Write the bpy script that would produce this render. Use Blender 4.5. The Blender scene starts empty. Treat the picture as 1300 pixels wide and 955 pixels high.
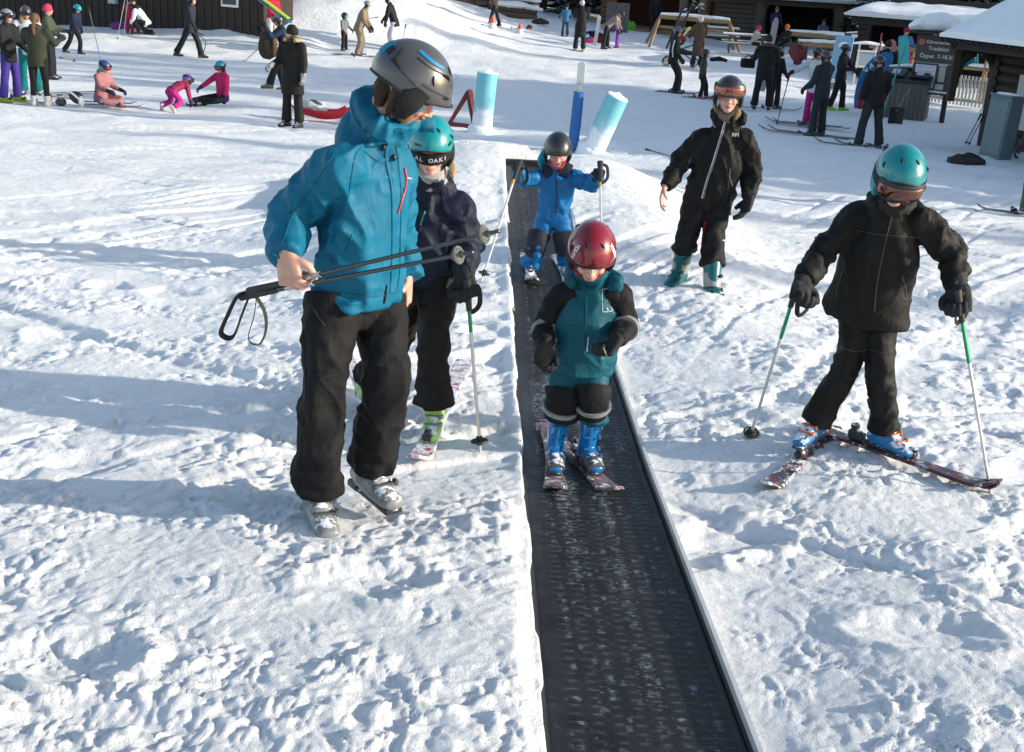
# ski-school carpet lift on a sunny winter day.  Everything is built in metres; +Y looks down the piste
SUN_EL, SUN_AZ, SUN_S, SKY_S, EXPO = 16.5, 98.0, 3.5, .15, .76
SHADE_TREES = [(24, 6.0, .55), (25, 10.2, .6), (23.5, 14.0, .7), (26, 17.0, .8), (29, 22.0, .95), (26, 19.5, .8), (27.5, 25.2, .9), (25.4, 27.4, .95), (29.5, 28.0, 1.0), (24.6, 22.3, .8), (31, 24.6, 1.1), (25.5, 24.0, .9), (28, 26.5, 1.0), (24.5, 28.8, .9), (27, 37.5, .8), (30, 44.5, .8), (31, 52, .9), (34, 60, 1.0)]
import bpy, math, random
import numpy as np
from mathutils import Vector, Matrix
from mathutils.bvhtree import BVHTree
random.seed(7)
scene = bpy.context.scene
COL = bpy.data.collections.new('place')      # linked to the scene once everything is built
R_ = math.radians

# ------------------------------------------------------------------ camera
FPX, CX, CY = 1500.0, 650.0, 432.0
ROLL = R_(3.3)
TH = math.atan((432 + 61) / FPX)
CF = Vector((0, math.cos(TH), -math.sin(TH)))
_R0 = Vector((1, 0, 0)); _U0 = _R0.cross(CF)
CR = _R0 * math.cos(ROLL) + _U0 * math.sin(ROLL)
CU = -_R0 * math.sin(ROLL) + _U0 * math.cos(ROLL)
CZ = 3.4
CAMP = Vector((0, 0, CZ))

def ray(px, py):
    d = CF + CR * ((px - CX) / FPX) - CU * ((py - CY) / FPX)
    return d / d.y

def P(px, py, d):
    return CAMP + ray(px, py) * d

def lerp(a, b, t): return a + (b - a) * t
def sstep(a, b, x):
    t = np.clip((x - a) / (b - a), 0, 1)
    return t * t * (3 - 2 * t)

_GD = np.array([0.5, 3, 4, 5.2, 7, 8.7, 12, 16, 20, 25, 30, 60, 900.])
_GZ = np.array([-1.86, -2.0, -2.08, -2.17, -2.28, -2.41, -2.65, -2.88, -3.08, -3.30, -3.36, -3.42, -3.42]) + CZ
_BD = np.array([0.2, 3.09, 4.06, 4.96, 6.5, 8.2, 10, 13.15, 30])
_BZ = np.array([-1.86, -2.08, -2.155, -2.222, -2.265, -2.27, -2.262, -2.26, -2.26]) + CZ
BELT_END = 13.15
BW = 0.2725
def belt_x(y): return 0.427 - 0.0345 * (y - 3.09)
def belt_z(y): return np.interp(y, _BD, _BZ)

def ground(x, y, trench=True):
    """height of the snow (numpy arrays or floats), without its fine texture"""
    x = np.asarray(x, float); y = np.asarray(y, float)
    g = np.interp(y, _GD, _GZ)
    bx = belt_x(y); bz = belt_z(y)
    a = np.abs(x - bx)
    # raised causeway round the belt
    w = (1 - sstep(0.5, 2.6, a)) * (1 - sstep(13.3, 16.5, y))
    rise = np.where(x > bx, 0.018 + 0.085 * sstep(0.0, 1.1, a - BW), 0.09)
    g = g + (np.where(a < 1.6, bz + rise, np.maximum(bz + rise, g)) - g) * w
    # spoil mound on the left of the loading end
    g = g + 0.16 * np.exp(-((x + 0.9) ** 2 / 1.2 + (y - 12.5) ** 2 / 6.0))
    # piled snow far left-centre
    m = 1.55 * np.exp(-(((x + 6.6) / 4.6) ** 2)) * sstep(38, 43, y - 0.10 * (x + 6)) * (1 - sstep(62, 75, y))
    g = g + m
    g = g + 0.5 * sstep(45, 60, y) * np.exp(-((x + 1) / 7.0) ** 2)
    if trench:
        hw = BW + 0.0
        tr = (1 - sstep(hw + .012, hw + 0.029, a)) * (1 - sstep(BELT_END + .03, BELT_END + 0.12, y))
        g = g + (bz - 0.035 - g) * tr
    return g

def gz(x, y): return float(ground(x, y, False))

def hit(px, py):
    r = ray(px, py)
    t = 1.0
    prev = None
    while t < 200:
        p = CAMP + r * t
        e = p.z - gz(p.x, p.y)
        if e <= 0:
            lo, hi = prev, t
            for _ in range(20):
                m = (lo + hi) / 2; q = CAMP + r * m
                if q.z - gz(q.x, q.y) > 0: lo = m
                else: hi = m
            q = CAMP + r * hi
            return Vector((q.x, q.y, gz(q.x, q.y)))
        prev = t; t += 0.1 if t < 20 else .4
    return CAMP + r * 60

# ------------------------------------------------------------------ noise
def _hash(i, j, k, seed):
    n = (i.astype(np.int64) * 374761393 + j.astype(np.int64) * 668265263 + k.astype(np.int64) * 2147483647 + seed * 1013904223) & 0xffffffff
    n = ((n ^ (n >> 13)) * 1274126177) & 0xffffffff
    n = ((n ^ (n >> 16)) * 2246822519) & 0xffffffff
    n = n ^ (n >> 15)
    return (n & 0xffffff) / float(0xffffff)

def vn(p, seed=0):
    """value noise 0..1 ; p (N,3)"""
    p = np.asarray(p, float)
    f = np.floor(p); t = p - f; t = t * t * t * (t * (t * 6 - 15) + 10)
    i, j, k = (f[:, 0].astype(np.int64), f[:, 1].astype(np.int64), f[:, 2].astype(np.int64))
    def h(a, b, c): return _hash(i + a, j + b, k + c, seed)
    x, y, z = t[:, 0], t[:, 1], t[:, 2]
    c00 = lerp(h(0,0,0), h(1,0,0), x); c10 = lerp(h(0,1,0), h(1,1,0), x)
    c01 = lerp(h(0,0,1), h(1,0,1), x); c11 = lerp(h(0,1,1), h(1,1,1), x)
    return lerp(lerp(c00, c10, y), lerp(c01, c11, y), z)

def vn2(x, y, seed=0):
    fx = np.floor(x); fy = np.floor(y); tx = x - fx; ty = y - fy
    tx = tx * tx * (3 - 2 * tx); ty = ty * ty * (3 - 2 * ty)
    i = fx.astype(np.int64); j = fy.astype(np.int64); k = np.zeros_like(i)
    return lerp(lerp(_hash(i, j, k, seed), _hash(i+1, j, k, seed), tx), lerp(_hash(i, j+1, k, seed), _hash(i+1, j+1, k, seed), tx), ty)

def worley2(x, y, seed=0):
    """distance to nearest jittered point and a random of that point"""
    fx = np.floor(x).astype(np.int64); fy = np.floor(y).astype(np.int64)
    best = np.full(x.shape, 9.0); rnd = np.zeros(x.shape); z = np.zeros_like(fx)
    for a in (-1, 0, 1):
        for b in (-1, 0, 1):
            i = fx + a; j = fy + b
            px = i + _hash(i, j, z, seed); py = j + _hash(i, j, z, seed + 5)
            d = np.hypot(px - x, py - y); m = d < best
            best = np.where(m, d, best); rnd = np.where(m, _hash(i, j, z, seed + 9), rnd)
    return best, rnd

# ------------------------------------------------------------------ materials
MATS = {}
def _new(name):
    m = bpy.data.materials.new(name); m.use_nodes = True
    nt = m.node_tree; b = nt.nodes['Principled BSDF']
    return m, nt, b
def N(nt, typ, **kw):
    n = nt.nodes.new(typ)
    for k, v in kw.items():
        if k in n.inputs.keys() if isinstance(k, str) else False: n.inputs[k].default_value = v
        else: setattr(n, k, v)
    return n
def ramp(nt, stops, src=None):
    r = nt.nodes.new('ShaderNodeValToRGB')
    el = r.color_ramp.elements
    while len(el) > 1: el.remove(el[-1])
    el[0].position = stops[0][0]; el[0].color = (*stops[0][1], 1) if len(stops[0][1]) == 3 else stops[0][1]
    for p, c in stops[1:]:
        e = el.new(p); e.color = (*c, 1) if len(c) == 3 else c
    if src is not None: nt.links.new(src, r.inputs[0])
    return r
def noise(nt, scale, detail=4, rough=.55, vec=None, dist=0):
    n = nt.nodes.new('ShaderNodeTexNoise')
    n.inputs['Scale'].default_value = scale; n.inputs['Detail'].default_value = detail
    n.inputs['Roughness'].default_value = rough; n.inputs['Distortion'].default_value = dist
    if vec is not None: nt.links.new(vec, n.inputs['Vector'])
    return n
def mixc(nt, fac, a, b):
    m = nt.nodes.new('ShaderNodeMix'); m.data_type = 'RGBA'
    for s, v in ((0, fac), (6, a), (7, b)):
        if hasattr(v, 'is_linked') or hasattr(v, 'links'): nt.links.new(v, m.inputs[s])
        else: m.inputs[s].default_value = v if s == 0 else (*v, 1)
    return m.outputs[2]
def bumpn(nt, h, strength, dist, b, prev=None):
    bp = nt.nodes.new('ShaderNodeBump'); bp.inputs['Strength'].default_value = strength; bp.inputs['Distance'].default_value = dist
    nt.links.new(h, bp.inputs['Height'])
    if prev is not None: nt.links.new(prev, bp.inputs['Normal'])
    if b is not None: nt.links.new(bp.outputs[0], b.inputs['Normal'])
    return bp.outputs[0]
def coords(nt, scale=None, kind='Object'):
    tc = nt.nodes.new('ShaderNodeTexCoord'); o = tc.outputs[kind]
    if scale:
        mp = nt.nodes.new('ShaderNodeMapping'); mp.inputs['Scale'].default_value = scale
        nt.links.new(o, mp.inputs['Vector']); o = mp.outputs[0]
    return o
def math_(nt, op, a, b=None, clamp=False):
    m = nt.nodes.new('ShaderNodeMath'); m.operation = op; m.use_clamp = clamp
    for s, v in ((0, a), (1, b)):
        if v is None: continue
        if hasattr(v, 'links'): nt.links.new(v, m.inputs[s])
        else: m.inputs[s].default_value = v
    return m.outputs[0]

def cloth(c, rough=.72, wr=.35, dust=0.0):
    key = ('cloth', c, rough, wr, dust)
    if key in MATS: return MATS[key]
    m, nt, b = _new('cloth')
    co = coords(nt)
    n1 = noise(nt, 9, 5, .6, co); n2 = noise(nt, 600, 2, .5, co)
    lo = tuple(max(0, v * .82) for v in c); hi = tuple(min(1, v * 1.14 + .002) for v in c)
    r = ramp(nt, [(.3, lo), (.7, hi)], n1.outputs[0])
    colr = r.outputs[0]
    if dust:
        n3 = noise(nt, 55, 6, .7, co)
        r3 = ramp(nt, [(.62 - dust * .2, (0, 0, 0)), (.72, (1, 1, 1))], n3.outputs[0])
        colr = mixc(nt, r3.outputs[0], colr, (.8, .82, .85))
    nt.links.new(colr, b.inputs['Base Color'])
    b.inputs['Roughness'].default_value = rough
    b.inputs['Specular IOR Level'].default_value = .22
    b.inputs['Sheen Weight'].default_value = 0.0
    n4 = noise(nt, 13, 4, .6, coords(nt, (1.3, 1.3, .7)), 1.2)
    rr = ramp(nt, [(.35, (0, 0, 0)), (.5, (1, 1, 1)), (.65, (0, 0, 0))], n4.outputs[0])
    p = bumpn(nt, rr.outputs[0], wr * .55, .006, None)
    bumpn(nt, n2.outputs[0], .25, .001, b, p)
    MATS[key] = m
    return m

def plain(c, rough=.5, metal=0.0, coat=0.0, var=.08, scale=12, bump=0.0, spec=.5, trans=0):
    key = ('plain', c, rough, metal, coat, var, scale, bump, trans)
    if key in MATS: return MATS[key]
    m, nt, b = _new('surface')
    co = coords(nt)
    n1 = noise(nt, scale, 5, .6, co)
    lo = tuple(max(0, v * (1 - var)) for v in c); hi = tuple(min(1, v * (1 + var)) for v in c)
    r = ramp(nt, [(.3, lo), (.7, hi)], n1.outputs[0]); nt.links.new(r.outputs[0], b.inputs['Base Color'])
    rr = ramp(nt, [(.3, (rough * .8,) * 3), (.7, (min(1, rough * 1.2),) * 3)], n1.outputs[0]); nt.links.new(rr.outputs[0], b.inputs['Roughness'])
    b.inputs['Metallic'].default_value = metal
    b.inputs['Coat Weight'].default_value = coat; b.inputs['Coat Roughness'].default_value = .08
    b.inputs['Specular IOR Level'].default_value = spec
    if trans: b.inputs['Transmission Weight'].default_value = trans
    if bump:
        n2 = noise(nt, scale * 8, 4, .6, co); bumpn(nt, n2.outputs[0], bump, .004, b)
    MATS[key] = m
    return m

def skin(c=(.56, .33, .25)):
    key = ('skin', c)
    if key in MATS: return MATS[key]
    m, nt, b = _new('skin'); co = coords(nt)
    n1 = noise(nt, 22, 3, .5, co)
    r = ramp(nt, [(.3, (c[0] * .9, c[1] * .74, c[2] * .70)), (.65, c)], n1.outputs[0]); nt.links.new(r.outputs[0], b.inputs['Base Color'])
    b.inputs['Roughness'].default_value = .5
    b.inputs['Subsurface Weight'].default_value = .08; b.inputs['Subsurface Radius'].default_value = (.01, .004, .002)
    n2 = noise(nt, 300, 2, .5, co); bumpn(nt, n2.outputs[0], .15, .001, b)
    MATS[key] = m
    return m

def dusty(c, amount=.5, rough=.35, scale=30):
    """hard shell with snow lying on its upward faces"""
    key = ('dusty', c, amount, rough)
    if key in MATS: return MATS[key]
    m, nt, b = _new('shell_with_snow'); co = coords(nt)
    n1 = noise(nt, scale, 6, .7, co)
    g = nt.nodes.new('ShaderNodeNewGeometry'); sx = nt.nodes.new('ShaderNodeSeparateXYZ'); nt.links.new(g.outputs['Normal'], sx.inputs[0])
    a = math_(nt, 'MULTIPLY', sx.outputs[2], .22)
    s = math_(nt, 'ADD', a, n1.outputs[0])
    rr = ramp(nt, [(.80 - amount * .25, (0, 0, 0)), (.85 - amount * .25, (1, 1, 1))], s)
    colr = mixc(nt, rr.outputs[0], c, (.82, .85, .9)); nt.links.new(colr, b.inputs['Base Color'])
    r2 = ramp(nt, [(0, (rough,) * 3), (1, (.9,) * 3)], rr.outputs[0]); nt.links.new(r2.outputs[0], b.inputs['Roughness'])
    bumpn(nt, rr.outputs[0], .5, .004, b)
    MATS[key] = m
    return m

def snowmat(kind='ground'):
    key = ('snow', kind)
    if key in MATS: return MATS[key]
    m, nt, b = _new('snow_' + kind)
    tc = nt.nodes.new('ShaderNodeNewGeometry'); co = tc.outputs['Position']
    n1 = noise(nt, 1.3, 4, .5, co)
    r = ramp(nt, [(.3, (.86, .875, .88)), (.7, (.92, .925, .92))], n1.outputs[0]); nt.links.new(r.outputs[0], b.inputs['Base Color'])
    b.inputs['Roughness'].default_value = .62; b.inputs['Specular IOR Level'].default_value = .3
    if kind == 'ground':
        cam = nt.nodes.new('ShaderNodeVectorMath'); cam.operation = 'LENGTH'; nt.links.new(co, cam.inputs[0])
        near = ramp(nt, [(0.0, (1, 1, 1)), (.5, (.55,) * 3), (1, (.25,) * 3)], math_(nt, 'MULTIPLY', cam.outputs['Value'], 1 / 30.))
        n2 = noise(nt, 28, 8, .72, co, .3); n3 = noise(nt, 140, 4, .7, co)
        p = nt.nodes.new('ShaderNodeBump'); p.inputs['Distance'].default_value = .03
        nt.links.new(n2.outputs[0], p.inputs['Height']); nt.links.new(math_(nt, 'MULTIPLY', near.outputs[0], .8), p.inputs['Strength'])
        q = nt.nodes.new('ShaderNodeBump'); q.inputs['Distance'].default_value = .006; nt.links.new(n3.outputs[0], q.inputs['Height'])
        nt.links.new(math_(nt, 'MULTIPLY', near.outputs[0], .9), q.inputs['Strength']); nt.links.new(p.outputs[0], q.inputs['Normal'])
        n5 = noise(nt, 6.5, 9, .74, co, .2); fr = ramp(nt, [(0.15, (0, 0, 0)), (.4, (.55,) * 3), (1, (.75,) * 3)], math_(nt, 'MULTIPLY', cam.outputs['Value'], 1 / 30.))
        w = nt.nodes.new('ShaderNodeBump'); w.inputs['Distance'].default_value = .10; nt.links.new(n5.outputs[0], w.inputs['Height']); nt.links.new(fr.outputs[0], w.inputs['Strength']); nt.links.new(q.outputs[0], w.inputs['Normal'])
        nt.links.new(w.outputs[0], b.inputs['Normal'])
        b.inputs['Subsurface Weight'].default_value = .12; b.inputs['Subsurface Radius'].default_value = (.02, .025, .03)
    else:
        n2 = noise(nt, 5, 6, .6, co); bumpn(nt, n2.outputs[0], .35, .08, b)
    MATS[key] = m
    return m

def wood(c=(.12, .08, .055), board=(0, 0, 0), rough=.8, sc=1.0):
    key = ('wood', c, board, rough, sc)
    if key in MATS: return MATS[key]
    m, nt, b = _new('timber')
    co = coords(nt, (6 * sc, 6 * sc, .7 * sc) if board != 'h' else (.7 * sc, 6 * sc, 6 * sc))
    n1 = noise(nt, 3, 8, .65, co, .4)
    n0 = noise(nt, .8, 3, .5, coords(nt))
    r = ramp(nt, [(.25, tuple(v * .55 for v in c)), (.55, c), (.8, tuple(min(1, v * 1.45) for v in c))], n1.outputs[0])
    cc = mixc(nt, math_(nt, 'MULTIPLY', n0.outputs[0], .35), r.outputs[0], tuple(v * .6 for v in c))
    nt.links.new(cc, b.inputs['Base Color']); b.inputs['Roughness'].default_value = rough
    bumpn(nt, n1.outputs[0], .4, .01, b)
    MATS[key] = m
    return m

# ------------------------------------------------------------------ mesh helpers
def catmull(pts, n):
    """pts (k,m) array -> n samples"""
    pts = np.asarray(pts, float); k = len(pts)
    if k == 2:
        t = np.linspace(0, 1, n)[:, None]; return pts[0] * (1 - t) + pts[1] * t
    e = np.vstack([2 * pts[0] - pts[1], pts, 2 * pts[-1] - pts[-2]])
    u = np.linspace(0, k - 1 - 1e-9, n); i = u.astype(int); t = (u - i)[:, None]
    p0, p1, p2, p3 = e[i], e[i + 1], e[i + 2], e[i + 3]
    return .5 * ((2 * p1) + (-p0 + p2) * t + (2 * p0 - 5 * p1 + 4 * p2 - p3) * t * t + (-p0 + 3 * p1 - 3 * p2 + p3) * t ** 3)

_seed = [0]
def loft(pts, rad, side=None, n=20, step=.02, amp=0.0, fs=14.0, fa=None, twist=3.0, flat=False):
    """closed tube through pts; rad list of r or (a,b): a along side, b across.  returns (V,F)"""
    _seed[0] += 1
    pts = np.array([tuple(p) for p in pts], float)
    rad = np.array([(r, r) if not hasattr(r, '__len__') else r for r in rad], float)
    L = np.sum(np.linalg.norm(np.diff(pts, axis=0), axis=1))
    m = max(len(pts) * 3, int(L / step) + 2)
    c = catmull(pts, m); r = np.maximum(catmull(rad, m), 1e-4)
    fam = np.ones(m) if fa is None else np.interp(np.linspace(0, 1, m), np.linspace(0, 1, len(fa)), fa)
    T = np.gradient(c, axis=0); T /= np.linalg.norm(T, axis=1)[:, None] + 1e-12
    if side is None:
        side = np.array([1., 0, 0]) if abs(T[0][0]) < .8 else np.array([0, 1., 0])
    S = np.array(tuple(side), float)
    s = np.concatenate([[0], np.cumsum(np.linalg.norm(np.diff(c, axis=0), axis=1))])
    phi = np.linspace(0, 2 * np.pi, n, endpoint=False)
    V = []; sd = _seed[0] * 3.7
    for i in range(m):
        S = S - T[i] * S.dot(T[i]); S /= np.linalg.norm(S) + 1e-12
        B = np.cross(T[i], S)
        q = np.ones(n)
        if amp:
            pp = phi + s[i] * twist
            a = vn(np.stack([np.full(n, s[i] * fs) + np.sin(pp) * .6 + sd, np.cos(pp) * .9 + 5, np.sin(pp) * .9 + sd], 1), 3)
            bnz = vn(np.stack([np.full(n, s[i] * fs * .45) + sd, np.cos(pp) * 1.3 + 9, np.sin(pp) * 1.3 + sd], 1), 4)
            rd = (1 - np.abs(2 * a - 1)) ** 1.8
            q = 1 + amp * fam[i] * ((rd - .42) * 1.2 + (bnz - .5) * .9)
        ring = c[i] + np.outer(np.cos(phi) * r[i, 0] * q, S) + np.outer(np.sin(phi) * r[i, 1] * q, B)
        V.append(ring)
    V = np.vstack(V)
    F = []
    for i in range(m - 1):
        for j in range(n):
            k = (j + 1) % n
            F.append((i * n + j, i * n + k, (i + 1) * n + k, (i + 1) * n + j))
    ec = 0 if flat else 1
    a = len(V)
    V = np.vstack([V, c[0] - T[0] * min(r[0]) * .5 * ec, c[-1] + T[-1] * min(r[-1]) * .5 * ec])
    for j in range(n):
        k = (j + 1) % n
        F.append((a, k, j)); F.append((a + 1, (m - 1) * n + j, (m - 1) * n + k))
    return V, F

def ellipsoid(c, r, rot=None, n=16, m=10):
    V = []; F = []
    for i in range(1, m):
        t = math.pi * i / m
        for j in range(n):
            p = 2 * math.pi * j / n
            V.append((math.sin(t) * math.cos(p) * r[0], math.sin(t) * math.sin(p) * r[1], math.cos(t) * r[2]))
    V.append((0, 0, r[2])); V.append((0, 0, -r[2]))
    V = np.array(V)
    if rot is not None: V = V @ np.array(rot)          # rows of rot = local x,y,z axes in world
    V = V + np.array(tuple(c))
    for i in range(m - 2):
        for j in range(n):
            k = (j + 1) % n
            F.append((i * n + j, (i + 1) * n + j, (i + 1) * n + k, i * n + k))
    a = (m - 1) * n
    for j in range(n):
        k = (j + 1) % n
        F.append((a, j, k)); F.append((a + 1, (m - 2) * n + k, (m - 2) * n + j))
    return V, F

def box(c, s, rot=None, bev=0.0):
    """box centred c, full size s, rot rows = axes"""
    x, y, z = s[0] / 2, s[1] / 2, s[2] / 2
    if bev > 0:
        b = min(bev, x * .6, y * .6, z * .6)
        V = []
        for sx in (-1, 1):
            for sy in (-1, 1):
                for sz in (-1, 1):
                    V += [(sx * (x - b), sy * (y - b), sz * z), (sx * (x - b), sy * y, sz * (z - b)), (sx * x, sy * (y - b), sz * (z - b))]
        idx = lambda a, b_, c_, k: ((a * 2 + b_) * 2 + c_) * 3 + k
        F = []
        F += [tuple(idx(a, b_, 1, 0) for a, b_ in ((0,0),(1,0),(1,1),(0,1))), tuple(idx(a, b_, 0, 0) for a, b_ in ((0,0),(0,1),(1,1),(1,0)))]
        F += [tuple(idx(a, 1, c_, 1) for a, c_ in ((0,0),(0,1),(1,1),(1,0))), tuple(idx(a, 0, c_, 1) for a, c_ in ((0,0),(1,0),(1,1),(0,1)))]
        F += [tuple(idx(1, b_, c_, 2) for b_, c_ in ((0,0),(1,0),(1,1),(0,1))), tuple(idx(0, b_, c_, 2) for b_, c_ in ((0,0),(0,1),(1,1),(1,0)))]
        for a in (0, 1):
            for b_ in (0, 1):
                f = (idx(a, b_, 0, 1), idx(a, b_, 1, 1), idx(a, b_, 1, 2), idx(a, b_, 0, 2)); F.append(f)
                f = (idx(a, 0, b_, 0), idx(a, 1, b_, 0), idx(a, 1, b_, 2), idx(a, 0, b_, 2)); F.append(f)
                f = (idx(0, a, b_, 0), idx(1, a, b_, 0), idx(1, a, b_, 1), idx(0, a, b_, 1)); F.append(f)
                for c_ in (0, 1): pass
        for a in (0, 1):
            for b_ in (0, 1):
                for c_ in (0, 1): F.append((idx(a, b_, c_, 0), idx(a, b_, c_, 1), idx(a, b_, c_, 2)))
        V = np.array(V)
    else:
        V = np.array([(sx * x, sy * y, sz * z) for sx in (-1, 1) for sy in (-1, 1) for sz in (-1, 1)])
        F = [(0,1,3,2), (4,6,7,5), (0,4,5,1), (2,3,7,6), (0,2,6,4), (1,5,7,3)]
    if rot is not None: V = V @ np.array([tuple(r) for r in rot])
    return V + np.array(tuple(c)), F

def beam(a, b, w, h, up=(0, 0, 1), bev=.004):
    a = Vector(a); b = Vector(b); d = b - a; L = d.length; x = d.normalized()
    y = Vector(up).cross(x)
    if y.length < 1e-4: y = Vector((0, 1, 0)).cross(x)
    y.normalize(); z = x.cross(y)
    return box((a + b) / 2, (L, w, h), (x, y, z), bev)

def tube(pts, r, n=10, step=.03, side=None):
    return loft(pts, [r] * len(pts), side, n=n, step=step)

def merge(parts):
    V = []; F = []; o = 0
    for v, f in parts:
        V.append(np.asarray(v, float)); F += [tuple(i + o for i in q) for q in f]; o += len(v)
    return np.vstack(V), F

def grid_patch(fn, nu, nv, thick=0.0):
    """fn(u,v)->(pos Vector, normal Vector); makes a thin closed slab"""
    top = []; bot = []
    for i in range(nu):
        for j in range(nv):
            p, nn = fn(i / (nu - 1), j / (nv - 1)); top.append(tuple(p)); bot.append(tuple(Vector(p) - Vector(nn) * thick))
    V = np.array(top + bot) if thick else np.array(top)
    F = []; o = nu * nv
    for i in range(nu - 1):
        for j in range(nv - 1):
            a, b, c, d = i * nv + j, (i + 1) * nv + j, (i + 1) * nv + j + 1, i * nv + j + 1
            F.append((a, b, c, d))
            if thick: F.append((a + o, d + o, c + o, b + o))
    if thick:
        for i in range(nu - 1):
            for j in (0, nv - 1):
                a, b = i * nv + j, (i + 1) * nv + j
                F.append((a, a + o, b + o, b) if j == 0 else (a, b, b + o, a + o))
        for j in range(nv - 1):
            for i in (0, nu - 1):
                a, b = i * nv + j, i * nv + j + 1
                F.append((a, b, b + o, a + o) if i == 0 else (a, a + o, b + o, b))
    return V, F

def link(name, V, F, mat, parent=None, smooth=True, base=None, edge=None):
    me = bpy.data.meshes.new(name)
    b = Vector((0, 0, 0)) if base is None else Vector(base)
    V = np.asarray(V, float) - np.array(tuple(b))
    me.from_pydata(V.tolist(), [], F); me.update()
    me.materials.append(mat)
    if smooth:
        me.polygons.foreach_set('use_smooth', [True] * len(me.polygons))
        if edge: me.set_sharp_from_angle(angle=R_(edge))
    o = bpy.data.objects.new(name, me); COL.objects.link(o)
    if parent is not None:
        o.parent = parent
    elif base is not None: o.location = b
    return o

def wpos(o):
    p = Vector(o.location)
    while o.parent: o = o.parent; p += Vector(o.location)
    return p

def part(name, shapes, mat, parent, smooth=True, edge=35):
    """mesh part of a thing from world-space shapes"""
    if isinstance(shapes, tuple): shapes = [shapes]
    V, F = merge(shapes)
    return link(name, V, F, mat, parent, smooth, base=wpos(parent), edge=edge)

def remesh(shapes, vox, smooth=4, disp=0.0, dscale=14.0, seed=1):
    V, F = merge(shapes)
    me = bpy.data.meshes.new('t'); me.from_pydata(V.tolist(), [], F); me.update()
    o = bpy.data.objects.new('t', me); scene.collection.objects.link(o)
    md = o.modifiers.new('r', 'REMESH'); md.mode = 'VOXEL'; md.voxel_size = vox; md.adaptivity = 0
    if smooth:
        sm = o.modifiers.new('s', 'SMOOTH'); sm.factor = .5; sm.iterations = smooth
    dg = bpy.context.evaluated_depsgraph_get(); dg.update()
    nm = bpy.data.meshes.new_from_object(o.evaluated_get(dg))
    bpy.data.objects.remove(o); bpy.data.meshes.remove(me)
    n = len(nm.vertices)
    if disp and n:
        co = np.empty(n * 3); nm.vertices.foreach_get('co', co); co = co.reshape(-1, 3)
        no = np.empty(n * 3); nm.vertex_normals.foreach_get('vector', no); no = no.reshape(-1, 3)
        an = np.array([1.25, 1.25, .72])
        wq = np.stack([vn(co * dscale * .5 + 9, 7), vn(co * dscale * .5 + 19, 8), vn(co * dscale * .5 + 29, 9)], 1) - .5
        q1 = co * dscale * an + wq * 1.6 + seed * 3.1 + 40
        q1[:, 2] += q1[:, 0] * .5
        a = vn(q1, 2); rd = (1 - np.abs(2 * a - 1)) ** 2.2
        q2 = co * dscale * 2.1 * an[::-1] + wq * 2.2 + seed + 70
        c2 = vn(q2, 5); rd2 = (1 - np.abs(2 * c2 - 1)) ** 2
        co = co + no * (disp * ((rd - .35) * 1.1 + .42 * (rd2 - .35)))[:, None]
        nm.vertices.foreach_set('co', co.ravel()); nm.update()
    return nm

def rpart(name, shapes, mat, parent, vox, smooth=4, disp=0.0, dscale=14.0):
    me = remesh(shapes, vox, smooth, disp, dscale, seed=len(bpy.data.objects) % 97)
    b = wpos(parent)
    me.transform(Matrix.Translation(-b)); me.name = name
    me.materials.clear(); me.materials.append(mat)
    me.polygons.foreach_set('use_smooth', [True] * len(me.polygons))
    o = bpy.data.objects.new(name, me); COL.objects.link(o); o.parent = parent
    return o

def bvh(o):
    b = wpos(o)
    return BVHTree.FromPolygons([v.co + b for v in o.data.vertices], [tuple(p.vertices) for p in o.data.polygons])

def on(tree, px, py, lift=.002):
    r = ray(px, py).normalized()
    h = tree.ray_cast(CAMP, r)
    if h[0] is None: return None
    n = h[1] if h[1].dot(r) < 0 else -h[1]
    return h[0] + n * lift, n

def stitch(name, tree, pix, r, mat, parent, lift=.001, straight=False):
    """raised line (zip, seam, tape) laid on a garment along picture points"""
    pp = catmull(np.array(pix, float), max(2, len(pix) * 5)) if len(pix) > 2 else catmull(np.array(pix, float), 10)
    if straight: pp = np.concatenate([np.linspace(pix[i], pix[i + 1], 4)[:-1] for i in range(len(pix) - 1)] + [np.array([pix[-1]], float)])
    q = [on(tree, x, y, lift) for x, y in pp]; q = [a for a in q if a]
    if len(q) < 2: return None
    if straight: return part(name, [tube([q[i][0], q[i + 1][0]], r, n=6, step=.01) for i in range(len(q) - 1)], mat, parent)
    return part(name, tube([a[0] for a in q], r, n=6, step=.01), mat, parent)

def thing(name, label, cat, loc, group=None):
    o = bpy.data.objects.new(name, None); COL.objects.link(o); o.location = Vector(loc); o.empty_display_size = .1
    o['label'] = label; o['category'] = cat
    if group: o['group'] = group
    return o
def tag(o, label, cat, group=None, kind=None):
    if label: o['label'] = label
    if cat: o['category'] = cat
    if group: o['group'] = group
    if kind: o['kind'] = kind
    return o

def text_shapes(body, size, origin, xd, zd, depth=.004, align='LEFT', bold=0.0):
    """lettering as mesh lying in plane (xd,zd); returns shapes"""
    cu = bpy.data.curves.new('t', 'FONT'); cu.body = body; cu.size = size; cu.extrude = depth / 2; cu.align_x = align; cu.offset = bold
    o = bpy.data.objects.new('t', cu); scene.collection.objects.link(o)
    dg = bpy.context.evaluated_depsgraph_get(); dg.update()
    me = bpy.data.meshes.new_from_object(o.evaluated_get(dg)); bpy.data.objects.remove(o)
    xd = Vector(xd).normalized(); zd = Vector(zd).normalized(); nd = xd.cross(zd)
    V = np.array([tuple(Vector(origin) + xd * v.co.x + zd * v.co.y + nd * v.co.z) for v in me.vertices])
    F = [tuple(p.vertices) for p in me.polygons]
    bpy.data.meshes.remove(me)
    return V, F
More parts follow.
